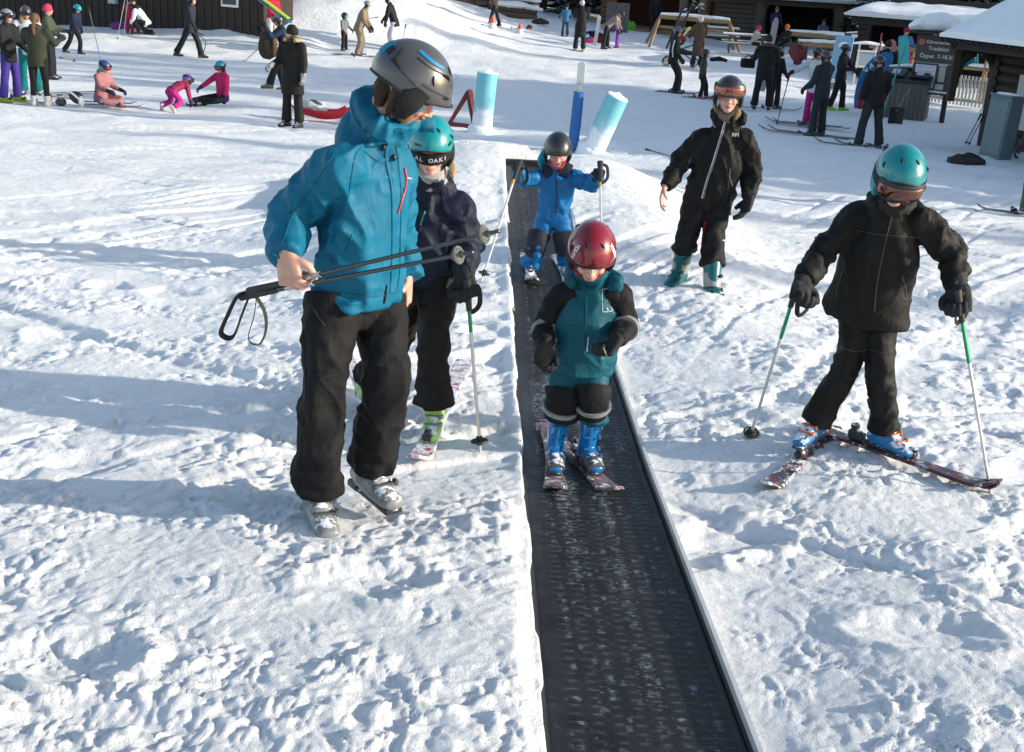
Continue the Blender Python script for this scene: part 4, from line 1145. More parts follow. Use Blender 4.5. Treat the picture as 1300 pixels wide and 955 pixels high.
part('lips', [loft([c - u * .058 + f * .088 - l * .020, c - u * .056 + f * .098, c - u * .058 + f * .088 + l * .020], [(.003, .003), (.005, .005), (.003, .003)], None, 8, .006)], plain((.42, .15, .13), .4), RO['body'])
tip = P(955, 526, 5.3); tip.z = gz(tip.x, tip.y) - .01
ski_pole(P(1009, 372, 4.90), tip, 'green and white ski pole on the left of the boy in the olive black jacket', (.02, .28, .12), (.02, .02, .02), ((.62, .62, .58), .28), bs=.035)
tip = P(1260, 622, 4.7); tip.z = gz(tip.x, tip.y) - .01
ski_pole(P(1218, 386, 4.80), tip, 'green and white ski pole on the right of the boy in the olive black jacket', (.02, .28, .12), (.02, .02, .02), ((.62, .62, .58), .30), bs=.04)
for a, dr, lab in (('R', (-.62, -1, 0), 'dark ski pointing left under the boy in the olive black jacket, half buried'), ('L', (.90, -1, 0), 'dark red ski pointing right under the boy in the olive black jacket')):
    p = Vector((RJ['an' + a].x, RJ['an' + a].y, 0)); d = nrm(dr); q = p + d * .5
    zs = gz(p.x, p.y); d.z = (gz(q.x, q.y) - zs) / .5
    p.z = zs + (.020 if a == 'L' else -.006)
    ski(p, d, .92 if a == 'R' else .98, lab, (.04, .035, .04), (.11, .025, .03), dust=.40 if a == 'R' else .15, w=.082, bs=.85, at=.10 if a == 'R' else .05)

for J_, O_ in ((BJ, BO), (TJ, TO), (GJ, GO)):
    c = J_['head']; f = nrm(J_['hf']); u = orth(J_['hu'], f); l = u.cross(f)
    part('lips', loft([c - u * .055 + f * .084 - l * .018, c - u * .054 + f * .092, c - u * .055 + f * .084 + l * .018], [(.003, .003), (.005, .004), (.003, .003)], None, 8, .006), plain((.42, .16, .14), .4), O_['body'])
    for q in (-1, 1): part('eyelid', loft([c + u * .006 + f * .084 + l * q * .018, c + u * .002 + f * .087 + l * q * .030, c + u * .006 + f * .079 + l * q * .043], [(.002, .002)] * 3, None, 6, .006), plain((.16, .08, .06), .6), O_['body'])
# front flap, hems and sleeve seams of the blue jacket
tr = bvh(MO['jacket'])
stitch('flap_edge', tr, [(503, 186), (506, 214), (509, 250), (508, 300), (507, 345), (504, 366)], .0025, dk, MO['jacket'])
stitch('sleeve_seam', tr, [(424, 196), (398, 236), (374, 268), (362, 300), (356, 326)], .002, dk, MO['jacket'])
stitch('cuff_edge', tr, [(350, 332), (362, 338), (377, 337)], .003, dk, MO['jacket'])
stitch('hood_seam', tr, [(441, 110), (446, 136), (458, 160), (480, 176)], .002, dk, MO['jacket'])
stitch('yoke_seam', tr, [(462, 192), (478, 204), (492, 208)], .002, dk, MO['jacket'])
tq = bvh(MO['trousers']); gs = cloth((.018, .018, .020))
stitch('side_seam', tq, [(383, 392), (386, 440), (388, 500), (382, 560), (378, 615)], .002, gs, MO['trousers'])
stitch('knee_seam', tq, [(392, 472), (412, 478), (434, 474)], .002, gs, MO['trousers']); stitch('knee_seam', tq, [(476, 462), (495, 466), (514, 460)], .002, gs, MO['trousers'])
stitch('pocket_zip', tq, [(397, 388), (404, 402), (412, 414)], .003, gs, MO['trousers'])
tq = bvh(RO['trousers'])
stitch('knee_seam', tq, [(1066, 440), (1084, 446), (1100, 444)], .002, dkz, RO['trousers']); stitch('knee_seam', tq, [(1104, 444), (1120, 448), (1134, 444)], .002, dkz, RO['trousers']); stitch('fly_cord', tq, [(1102, 402), (1096, 412), (1088, 422)], .003, dkz, RO['trousers'])
# ------------------------------------------------------------------ snow, belt, light, camera
def snow_detail(x, y, lod=True):
    d = y
    near = 1 - sstep(6, 16, d)
    mid = 1 - sstep(12, 32, d)
    h = .05 * (vn2(x / 1.1, y / 1.3, 11) - .5) + .035 * (vn2(x / .45, y / .5, 12) - .5) * (.4 + .6 * mid)
    # churned snow near the camera : warped, broken crumbs in patches
    wx = x + .10 * (vn2(x / .16, y / .16, 81) - .5) + .03 * (vn2(x / .05, y / .05, 82) - .5)
    wy = y + .10 * (vn2(x / .17, y / .15, 83) - .5) + .03 * (vn2(x / .05, y / .05, 84) - .5)
    patch = sstep(.40, .60, vn2(wx / .55, wy / .45, 31) * .65 + .35 * vn2(wx / .2, wy / .2, 32))
    for sc, am, sd in ((.17, .011, 41), (.085, .009, 42), (.042, .0085, 43), (.021, .006, 44)):
        a = vn2(wx / sc, wy / sc, sd); bl = np.abs(2 * a - 1)
        h = h + (near if sc < .05 else mid) * am * (.35 + .65 * patch) * (bl - .4) * (1.0 + .5 * near)
    w, r = worley2(wx / .075, wy / .075, 22)
    h = h + near * .014 * np.clip(1 - w * 1.7, 0, 1) * (r > .66) * patch
    # a few trodden hollows, irregular
    w, r = worley2(wx / .75, wy / .55, 51)
    w = w + .14 * (vn2(wx / .12, wy / .12, 52) - .5)
    pr = (1 - sstep(.10, .30, w)) * (r > .5); rim = np.exp(-((w - .33) / .07) ** 2) * (r > .5)
    h = h - (1 - sstep(7, 13, d)) * (.026 * pr - .012 * rim)
    # ski tracks : long grooves, several directions
    for ang, amp, sp, sd in ((24, .038, .30, 61), (-34, .030, .36, 62), (58, .030, .34, 63)):
        c_, s_ = math.cos(R_(ang)), math.sin(R_(ang))
        u = x * c_ + y * s_; v = -x * s_ + y * c_
        v = v + .35 * vn2(u / 2.6, v / 3., sd + 10)
        q = vn2(v / (sp * .33), u / 9., sd)
        m = sstep(.45, .7, vn2(u / 2.2, v / 1.1, sd + 20)) * mid * sstep(1.2, 4.0, d) * np.where(x < belt_x(y), 1, .75)
        h = h - amp * m * sstep(.55, .8, q)
    # far piste : broad streaks running across the view
    far = sstep(8, 18, d)
    v = y + .12 * x + .9 * vn2(x / 6, y / 5, 71)
    h = h + far * (.085 * (vn2(x / 7., v / 1.3, 72) - .5) + .045 * (vn2(x / 2.5, v / .55, 73) - .5) + .030 * (vn2(x / .5, v / .28, 74) - .5))
    h = h + sstep(28, 40, d) * .14 * (vn2(x / .9, y / .7, 75) - .5)
    return h

def build_ground():
    ds = [.7]
    while ds[-1] < 95:
        d = ds[-1]; ds.append(d + max(.012, d * (.0030 if d < 7 else .0036 if d < 30 else .006)))
    ts = np.linspace(-.62, .66, 640)
    yy = np.array(ds)
    T, Y = np.meshgrid(ts, yy)
    X = T * (Y + .9)
    # extra columns at the edges of the belt : snap nearby columns to its sides
    jj = np.arange(X.shape[1])
    for sg in (-1, 1):
        for i in range(X.shape[0]):
            if yy[i] > BELT_END: break
            xe = float(belt_x(yy[i])) + sg * (BW + .030); xb = float(belt_x(yy[i])) + sg * (BW + .011)
            if sg < 0:
                w_ = .022 * (float(vn2(np.array([yy[i] / .22]), np.array([3.]), 91)[0]) - .2) + .010 * (float(vn2(np.array([yy[i] / .07]), np.array([7.]), 92)[0]) - .5); xe += w_; xb += w_
            k = int(np.abs(X[i] - xe).argmin()); X[i] += (xe - X[i, k]) * np.exp(-((jj - k) / 4.) ** 2)
            X[i, k - sg] = xb
    x, y = X.ravel(), Y.ravel()
    base = ground(x, y)
    wb = np.where(x < belt_x(y), .022 * (vn2(y / .22, y * 0 + 3., 91) - .2) + .010 * (vn2(y / .07, y * 0 + 7., 92) - .5), 0)
    top = ground(x, y, False)
    ab = np.abs(x - belt_x(y))
    lz = (ab > BW + .029 - wb) & (y < BELT_END)
    base = np.where(lz, top, base); base = np.where((ab < BW + .013 - wb) & (ab > BW - .06) & (y < BELT_END), belt_z(y) - .035, base)
    a = np.abs(x - belt_x(y))
    aw = a + .10 * (vn2(x / .3, y / .25, 90) - .5)
    k = np.where(x > belt_x(y), sstep(BW - .02, BW + .17, aw), sstep(BW + .03, BW + .10, a))
    k = np.where(y > BELT_END + .1, 1, k)
    z = base + snow_detail(x, y) * (.20 * (a > BW) + .80 * k)
    inb = (a < BW + .013 - wb) & (y < BELT_END)
    z = np.where(inb, np.minimum(z, belt_z(y) - .03), z)
    n, m = Y.shape
    V = np.stack([x, y, z], 1)
    idx = np.arange(n * m).reshape(n, m)
    Fq = np.stack([idx[:-1, :-1], idx[:-1, 1:], idx[1:, 1:], idx[1:, :-1]], -1).reshape(-1, 4)
    me = bpy.data.meshes.new('snow_ground')
    me.vertices.add(len(V)); me.vertices.foreach_set('co', V.ravel())
    me.loops.add(Fq.size); me.loops.foreach_set('vertex_index', Fq.ravel().astype(np.int32))
    me.polygons.add(len(Fq)); me.polygons.foreach_set('loop_start', np.arange(0, Fq.size, 4, dtype=np.int32)); me.polygons.foreach_set('loop_total', np.full(len(Fq), 4, dtype=np.int32))
    me.polygons.foreach_set('use_smooth', np.ones(len(Fq), bool)); me.update(calc_edges=True)
    me.materials.append(snowmat('ground'))
    o = bpy.data.objects.new('snow_ground', me); COL.objects.link(o); o['kind'] = 'structure'
    # wide coarse sheet to the horizon, below the fine one
    g = []
    xs = np.concatenate([np.linspace(-600, -70, 12), np.linspace(-60, 60, 41), np.linspace(70, 600, 12)])
    ys = np.concatenate([np.linspace(-60, -6, 8), np.linspace(-4, 90, 60), np.linspace(100, 900, 20)])
    XX, YY = np.meshgrid(xs, ys); zz = ground(XX, np.maximum(YY, .5), False) - .15
    inside = (YY > .0) & (YY < 94) & (XX > -.62 * (YY + .9) + 1.5) & (XX < .66 * (YY + .9) - 1.5)
    zz = np.where(inside, zz - .6, zz) + 1.2 * sstep(70, 110, YY) * vn2(XX / 25, YY / 25, 5)
    nn, mm = XX.shape
    V = np.stack([XX.ravel(), YY.ravel(), zz.ravel()], 1); idx = np.arange(nn * mm).reshape(nn, mm)
    Fq = np.stack([idx[:-1, :-1], idx[:-1, 1:], idx[1:, 1:], idx[1:, :-1]], -1).reshape(-1, 4)
    o = link('snow_field', V, [tuple(q) for q in Fq.tolist()], snowmat('ground')); o['kind'] = 'structure'

def belt_mat():
    m, nt, b = _new('rubber_belt'); co = coords(nt, kind='UV')
    sx = nt.nodes.new('ShaderNodeSeparateXYZ'); nt.links.new(co, sx.inputs[0])
    u, v = sx.outputs[0], sx.outputs[1]                 # metres across, metres along
    # rows of raised studs
    def wav(a, k, ph=0): 
        return math_(nt, 'SINE', math_(nt, 'ADD', math_(nt, 'MULTIPLY', a, k), ph))
    row = wav(v, 2 * math.pi / .045); colm = wav(u, 2 * math.pi / .060)
    stud = math_(nt, 'MULTIPLY', math_(nt, 'MAXIMUM', math_(nt, 'MULTIPLY', row, 1), 0), math_(nt, 'ADD', math_(nt, 'MULTIPLY', colm, .4), .6))
    fine = math_(nt, 'MULTIPLY', wav(v, 2 * math.pi / .011), .25)
    edge = ramp(nt, [(.10, (0, 0, 0)), (.13, (1, 1, 1)), (.94, (1, 1, 1)), (.97, (0, 0, 0))], math_(nt, 'DIVIDE', u, BW * 2))
    hgt = math_(nt, 'MULTIPLY', math_(nt, 'ADD', stud, fine), edge.outputs[0])
    b3 = coords(nt)
    n1 = noise(nt, 9, 5, .65, b3); n2 = noise(nt, 60, 4, .7, b3); n3 = noise(nt, 2.2, 3, .6, b3)
    # snow caught round the studs, plus a thin streaky dusting
    mp = nt.nodes.new('ShaderNodeMapping'); mp.inputs['Scale'].default_value = (1 / .036, 1 / .052, 1); nt.links.new(co, mp.inputs['Vector'])
    vo = nt.nodes.new('ShaderNodeTexVoronoi'); vo.inputs['Scale'].default_value = 1.0; vo.inputs['Randomness'].default_value = .7; nt.links.new(mp.outputs[0], vo.inputs['Vector'])
    sc_ = nt.nodes.new('ShaderNodeSeparateColor'); nt.links.new(vo.outputs['Color'], sc_.inputs[0])
    dot = ramp(nt, [(.10, (1, 1, 1)), (.34, (0, 0, 0))], math_(nt, 'ADD', vo.outputs['Distance'], math_(nt, 'MULTIPLY', math_(nt, 'SUBTRACT', n2.outputs[0], .5), 1.5)))
    pick = ramp(nt, [(.44, (0, 0, 0)), (.56, (1, 1, 1))], math_(nt, 'ADD', math_(nt, 'MULTIPLY', sc_.outputs[0], .6), math_(nt, 'MULTIPLY', n3.outputs[0], .35)))
    dots = math_(nt, 'MULTIPLY', dot.outputs[0], pick.outputs[0])
    mp2 = nt.nodes.new('ShaderNodeMapping'); mp2.inputs['Scale'].default_value = (26, 60, 1); nt.links.new(co, mp2.inputs['Vector'])
    n4 = noise(nt, 1.0, 4, .75, mp2.outputs[0])
    band = wav(u, 2 * math.pi / .155, 1.2)
    lay = math_(nt, 'ADD', math_(nt, 'ADD', math_(nt, 'MULTIPLY', n4.outputs[0], .55), math_(nt, 'MULTIPLY', n2.outputs[0], .45)), math_(nt, 'MULTIPLY', band, .045))
    lay = math_(nt, 'ADD', lay, math_(nt, 'MULTIPLY', math_(nt, 'SUBTRACT', n3.outputs[0], .5), .30))
    near_b = ramp(nt, [(.0, (.0,) * 3), (.30, (.0,) * 3), (.40, (.13,) * 3), (.50, (.12,) * 3), (.58, (.0,) * 3)], math_(nt, 'DIVIDE', v, 12.))
    lay = math_(nt, 'ADD', lay, math_(nt, 'MULTIPLY', near_b.outputs[0], math_(nt, 'SUBTRACT', 1.25, math_(nt, 'MULTIPLY', u, 2.0))))
    msk = ramp(nt, [(.60, (0, 0, 0)), (.70, (.8, .8, .8))], lay)
    mk = math_(nt, 'MULTIPLY', math_(nt, 'MAXIMUM', msk.outputs[0], math_(nt, 'MULTIPLY', dots, .42)), math_(nt, 'MAXIMUM', edge.outputs[0], .10))
    base = ramp(nt, [(.35, (.007, .0072, .008)), (.6, (.015, .0155, .017)), (.8, (.030, .031, .034))], n1.outputs[0])
    worn = mixc(nt, math_(nt, 'MULTIPLY', math_(nt, 'MULTIPLY', stud, edge.outputs[0]), math_(nt, 'MULTIPLY', n1.outputs[0], 1.1), True), base.outputs[0], (.060, .062, .066))
    nt.links.new(mixc(nt, math_(nt, 'MULTIPLY', mk, .8), worn, (.36, .43, .52)), b.inputs['Base Color'])
    rr = ramp(nt, [(.3, (.38,) * 3), (.7, (.62,) * 3)], n1.outputs[0]); nt.links.new(rr.outputs[0], b.inputs['Roughness'])
    b.inputs['Specular IOR Level'].default_value = .5
    p = bumpn(nt, hgt, .9, .009, None); bumpn(nt, mk, .5, .006, b, p)
    return m

def build_belt():
    ys = np.arange(1.0, BELT_END + .001, .05)
    V = []; F = []
    for y in ys:
        cx = float(belt_x(y)); z = float(belt_z(y))
        for sx in (-1, 1): V.append((cx + sx * BW, y, z))
        for sx in (-1, 1): V.append((cx + sx * BW, y, z - .022))
    for i in range(len(ys) - 1):
        o = i * 4; p = o + 4
        F += [(o, o + 1, p + 1, p), (o + 2, p + 2, p + 3, o + 3), (o, p, p + 2, o + 2), (o + 1, o + 3, p + 3, p + 1)]
    F += [(0, 2, 3, 1), (len(V) - 4, len(V) - 3, len(V) - 1, len(V) - 2)]
    t = thing('conveyor_belt', 'long black ribbed rubber belt of the ski carpet lift lying in the snow', 'conveyor belt', (float(belt_x(4)), 4, float(belt_z(4))))
    o = link('belt_surface', np.array(V), F, belt_mat(), t, False, base=wpos(t))
    uv = o.data.uv_layers.new(name='UVMap'); me = o.data
    b = wpos(t)
    for lp in me.loops:
        q = me.vertices[lp.vertex_index].co + b
        uv.data[lp.index].uv = (q.x - float(belt_x(q.y)) + BW, q.y)
    me.materials[0] = me.materials[0]
    y0, y1 = 1.0, BELT_END
    def rail(off, w, h, dz):
        pts = [Vector((float(belt_x(y)) + off, y, float(belt_z(y)) + dz)) for y in np.arange(y0, y1 + .01, .25)]
        return [beam(pts[i], pts[i + 1], w, h, bev=0) for i in range(len(pts) - 1)]
    part('side_rail', rail(BW + .008, .008, .05, -.012), plain((.02, .02, .022), .5), t, edge=20)
    part('metal_strip', rail(BW + .020, .014, .06, .012), plain((.62, .62, .62), .45, .2), t, edge=20)
    part('side_rail', rail(-BW - .010, .014, .05, -.004), plain((.02, .02, .022), .5), t, edge=20)
    cy = BELT_END + .04; cx = float(belt_x(cy)); cz = float(belt_z(cy))
    part('end_plate', box((cx, cy, cz + .02), (BW * 2 + .12, .10, .07), None, .015), plain((.012, .012, .013), .5), t)

def setup_light():
    w = bpy.data.worlds.new('World'); scene.world = w; w.use_nodes = True
    nt = w.node_tree; bgn = nt.nodes['Background']
    sky = nt.nodes.new('ShaderNodeTexSky'); sky.sky_type = 'NISHITA'; sky.sun_disc = False
    sky.sun_elevation = R_(SUN_EL); sky.air_density = 1.0; sky.dust_density = 1.2; sky.ozone_density = .35; sky.altitude = 400
    # sun azimuth measured from +Y towards +X
    sky.sun_rotation = R_(SUN_AZ)
    nt.links.new(sky.outputs[0], bgn.inputs[0]); bgn.inputs[1].default_value = SKY_S
    L = bpy.data.lights.new('sun', 'SUN'); L.energy = SUN_S; L.angle = R_(.53); L.color = (1, .92, .79)
    o = bpy.data.objects.new('sun', L); COL.objects.link(o)
    az, el = R_(SUN_AZ), R_(SUN_EL)
    d = Vector((math.sin(az) * math.cos(el), math.cos(az) * math.cos(el), math.sin(el)))   # towards the sun
    o.rotation_euler = d.to_track_quat('Z', 'Y').to_euler(); o.location = d * 50
    cam = bpy.data.cameras.new('camera'); co = bpy.data.objects.new('camera', cam); COL.objects.link(co)
    cam.sensor_width = 36; cam.sensor_fit = 'HORIZONTAL'; cam.lens = FPX / 1300 * 36; cam.shift_y = -45.5 / 1300
    cam.clip_start = .05; cam.clip_end = 3000
    co.matrix_world = Matrix(((CR.x, CU.x, -CF.x, 0), (CR.y, CU.y, -CF.y, 0), (CR.z, CU.z, -CF.z, CZ), (0, 0, 0, 1)))
    cam.dof.use_dof = False
    scene.camera = co
    scene.view_settings.view_transform = 'Standard'; scene.view_settings.look = 'None'; scene.view_settings.gamma = 1; scene.view_settings.exposure = EXPO
    scene.cycles.max_bounces = 6; scene.cycles.diffuse_bounces = 3; scene.cycles.glossy_bounces = 3; scene.cycles.transparent_max_bounces = 6
    scene.cycles.use_denoising = True
    scene.cycles.sample_clamp_indirect = 5

# ------------------------------------------------------------------ buildings, racks, trees
UP = Vector((0, 0, 1))
def G(x, y, dz=0): return Vector((x, y, gz(x, y) + dz))
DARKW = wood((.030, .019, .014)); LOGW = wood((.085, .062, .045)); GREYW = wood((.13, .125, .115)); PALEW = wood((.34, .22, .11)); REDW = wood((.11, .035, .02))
SNO = snowmat('cap')
def log(a, b, r, n=10, sd=0):
    a, b = Vector(a), Vector(b); k = max(3, int((b - a).length / .8))
    return loft([a.lerp(b, i / (k - 1)) for i in range(k)], [r * (1 + .06 * math.sin(i * 2.3 + sd)) for i in range(k)], UP if abs((b - a).normalized().z) < .9 else (1, 0, 0), n, .3, flat=True)
def snow_slab(corners, thick, nu=24, nv=10, seed=0, bulge=.10, over=.0):
    """pillow of snow on a roof plane; corners a(eave left) b(eave right) c(ridge right) d(ridge left)"""
    a, b, c, d = (Vector(q) for q in corners); n = (b - a).cross(d - a).normalized()
    if n.z < 0: n = -n
    V = []; F = []
    for k in (0, 1):
        for i in range(nu):
            for j in range(nv):
                u, v = i / (nu - 1), j / (nv - 1)
                p = a.lerp(b, u).lerp(d.lerp(c, u), v)
                if k: 
                    e = min(1, min(u, 1 - u) * 9, min(v + .04, 1 - v + .3) * 6)
                    q = float(vn(np.array([[p.x * 1.1 + seed, p.y * 1.1, 3]]), 5)[0]); q2 = float(vn(np.array([[p.x * 3.5 + seed, p.y * 3.5, 8]]), 6)[0])
                    p = p + n * (thick * (.35 + .65 * math.sqrt(max(0, e))) * (.75 + .5 * q) + .04 * (q2 - .5)) + (a - d).normalized() * over * (1 - v) ** 3 * (.5 + q)
                V.append(tuple(p))
    o = nu * nv
    for i in range(nu - 1):
        for j in range(nv - 1):
            q0, q1, q2, q3 = i * nv + j, (i + 1) * nv + j, (i + 1) * nv + j + 1, i * nv + j + 1
            F.append((q0, q3, q2, q1)); F.append((q0 + o, q1 + o, q2 + o, q3 + o))
    for i in range(nu - 1):
        q0, q1 = i * nv, (i + 1) * nv; F.append((q0, q1, q1 + o, q0 + o)); q0 += nv - 1; q1 += nv - 1; F.append((q0, q0 + o, q1 + o, q1))
    for j in range(nv - 1):
        q0, q1 = j, j + 1; F.append((q0, q0 + o, q1 + o, q1)); q0 += (nu - 1) * nv; q1 += (nu - 1) * nv; F.append((q0, q1, q1 + o, q0 + o))
    return np.array(V), F
def corrugated(a, b, c, d, pitch=.16, amp=.03, thick=.02):
    a, b, c, d = (Vector(q) for q in (a, b, c, d)); n = (b - a).cross(d - a).normalized()
    if n.z < 0: n = -n
    m = int((b - a).length / pitch * 6)
    def fn(u, v): return a.lerp(b, u).lerp(d.lerp(c, u), v) + n * amp * math.sin(u * (b - a).length / pitch * 2 * math.pi), n
    return grid_patch(fn, m, 2, thick)

def left_cabin():
    A = Vector((-24.0, 47.0, 0)); B = Vector((-8.55, 39.1, 0)); e = (B - A).normalized(); n = Vector((e.y, -e.x, 0))   # n faces the camera
    if n.y > 0: n = -n
    t = thing('cabin', 'long dark brown board cabin at the top left with a small white window', 'cabin', (A + B) / 2)
    z0, z1 = -.3, 4.2
    part('wall', [box((A + B) / 2 - n * .75 + Vector((0, 0, (z0 + z1) / 2)), ((B - A).length, 1.5, z1 - z0), (e, -n, UP))], DARKW, t, False)
    L = (B - A).length; bt = []
    k = 0; s = .1
    while s < L:
        p = A + e * s + n * .012 + Vector((0, 0, (z0 + z1) / 2)); bt.append(box(p, (.09, .03, z1 - z0), (e, -n, UP), .004)); s += .32
    part('board_battens', bt, wood((.035, .023, .017)), t, False)
    part('roof', [box((A + B) / 2 - n * .7 + Vector((0, 0, 4.75)), (L + .8, 2.9, .25), (e, orth(-n * 1 + UP * .25, e), UP), 0)], DARKW, t, False)
    part('roof_snow', box((A + B) / 2 - n * .7 + Vector((0, 0, 5.05)), (L + .9, 3.0, .35), (e, orth(-n * 1 + UP * .25, e), UP), .1), SNO, t)
    # window : pixel (293,4)
    r = ray(293, 1); k = (A.x * n.x + A.y * n.y) / (r.x * n.x + r.y * n.y); p = CAMP + r * k
    w = part('window', [box(p + n * .05 + Vector((0, 0, .25)), (.72, .05, .9), (e, -n, UP), .01)], plain((.72, .72, .70), .5), t, False)
    part('pane', [box(p + n * .085 + Vector((0, 0, .25)), (.56, .02, .74), (e, -n, UP))], plain((.03, .035, .04), .08), w, False)
    r = ray(146, -1); k = (A.x * n.x + A.y * n.y) / (r.x * n.x + r.y * n.y); p = CAMP + r * k
    part('meter_box', [box(p + n * .1, (.35, .15, .3), (e, -n, UP), .01)], plain((.35, .42, .45), .5), t, False)
left_cabin()

def terrace():
    t = thing('log_terrace', 'snow covered terrace edge of dark logs at the top centre', 'terrace', hit(600, 5))
    a, b = hit(545, 0), hit(672, 20)
    L1 = (Vector((-5.2, 52.6, 1.32)), Vector((.05, 55.8, .98)))
    L2 = (Vector((-1.9, 54.2, .80)), Vector((.25, 55.3, .62)))
    L3 = (Vector((-3.5, 55.8, 1.75)), Vector((-.1, 58.0, 1.28)))
    for k, (p, q) in enumerate((L1, L2, L3)):
        part('log', [log(p, q, .13, sd=k), log(p + Vector((0, .02, .23)), q + Vector((0, .02, .23)), .11, sd=k + 4)], LOGW, t)
        part('snow_cap', loft([p + Vector((0, .5, .36)), p.lerp(q, .5) + Vector((0, .5, .42)), q + Vector((0, .5, .34))], [(.13, .75), (.17, .8), (.11, .7)], UP, 14, .2, amp=.2, fs=2), SNO, t)
    part('post', [log(Vector((-2.4, 54.0, .2)), Vector((-2.4, 54.0, 2.4)), .05)], LOGW, t)
terrace()

def open_shed(name, label, A, B, depth, eave, ridge, wallm, opening, roofm=None, gable=False, snow=.35, over=.7, floor=None, backm=None, colw=.45, roofdir=1):
    """shed whose open front runs A->B ; opening = (s0,s1) fractions left open"""
    A, B = Vector(A), Vector(B); e = (B - A).normalized(); n = Vector((e.y, -e.x, 0)); n = -n if n.y > 0 else n
    L = (B - A).length; z0 = min(gz(A.x, A.y), gz(B.x, B.y)) - .2
    t = thing('shed', label, 'shed', (A + B) / 2)
    H = eave
    def course(p, q, r=.12):
        s = []; z = z0
        while z < H - .05: s.append(log(Vector((p.x, p.y, z + r)), Vector((q.x, q.y, z + r)), r, 8, z)); z += r * 1.75
        return s
    wl = []
    for s0, s1 in ((0, opening[0]), (opening[1], 1)):
        if s1 - s0 > .01: wl.append(course(A + e * L * s0, A + e * L * s1))
    wl.append(course(A + e * .05, A + e * .05 - n * depth)); wl.append(course(B - e * .05, B - e * .05 - n * depth))
    for w_ in wl: part('log_wall', w_, wallm, t)
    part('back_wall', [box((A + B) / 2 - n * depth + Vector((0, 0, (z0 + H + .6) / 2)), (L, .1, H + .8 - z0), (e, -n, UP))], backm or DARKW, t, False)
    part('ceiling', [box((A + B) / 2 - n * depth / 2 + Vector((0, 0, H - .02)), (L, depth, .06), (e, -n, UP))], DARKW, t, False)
    for s in opening:
        p = A + e * L * s + n * .02
        part('column', [loft([Vector((p.x, p.y, z0)), Vector((p.x, p.y, z0 + 1.0)), Vector((p.x, p.y, H))], [colw * .8, colw * .5, colw * .62], (1, 0, 0), 12, .15, amp=.15, fs=4, flat=True)], wallm, t)
    part('eave_beam', [beam(A - e * over * .6 + n * .12 + Vector((0, 0, H - .10)), B + e * over * .6 + n * .12 + Vector((0, 0, H - .10)), .18, .22)], wallm, t, False)
    if floor: part('floor_beam', [beam(A + e * L * opening[0] + n * .3 + Vector((0, 0, z0 + .35)), A + e * L * opening[1] + n * .3 + Vector((0, 0, z0 + .35)), .25, .22)], floor, t, False)
    ea, eb = A - e * over + n * over + Vector((0, 0, H)), B + e * over + n * over + Vector((0, 0, H))
    ra, rb = A - e * over - n * depth * .5 + Vector((0, 0, ridge)), B + e * over - n * depth * .5 + Vector((0, 0, ridge))
    r = part('roof', [corrugated(ea, eb, rb, ra)], roofm or plain((.03, .028, .027), .7), t, True, 50)
    ba, bb = A - e * over - n * (depth + over) + Vector((0, 0, H)), B + e * over - n * (depth + over) + Vector((0, 0, H))
    part('roof_slope', [corrugated(bb, ba, ra, rb)], roofm or plain((.03, .028, .027), .7), t, True, 50)
    k = UP * .05
    part('roof_snow', [snow_slab([ea + k, eb + k, rb + k, ra + k], snow, seed=A.x, over=.12), snow_slab([bb + k, ba + k, ra + k, rb + k], snow, seed=A.x + 9)], SNO, r)
    return t, e, n
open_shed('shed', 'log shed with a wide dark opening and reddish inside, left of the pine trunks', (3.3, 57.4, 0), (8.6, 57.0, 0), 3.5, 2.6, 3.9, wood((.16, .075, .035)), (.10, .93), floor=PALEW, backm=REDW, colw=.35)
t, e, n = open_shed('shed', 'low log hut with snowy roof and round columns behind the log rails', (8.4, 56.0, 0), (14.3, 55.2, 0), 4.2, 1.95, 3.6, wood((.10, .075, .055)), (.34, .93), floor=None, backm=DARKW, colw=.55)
open_shed('shed', 'small kiosk with thick snow on a corrugated roof, behind the ski rack', (11.4, 42.4, 0), (15.2, 39.6, 0), 2.6, 1.90, 2.12, DARKW, (.07, .96), colw=.16, over=.45, snow=.26)

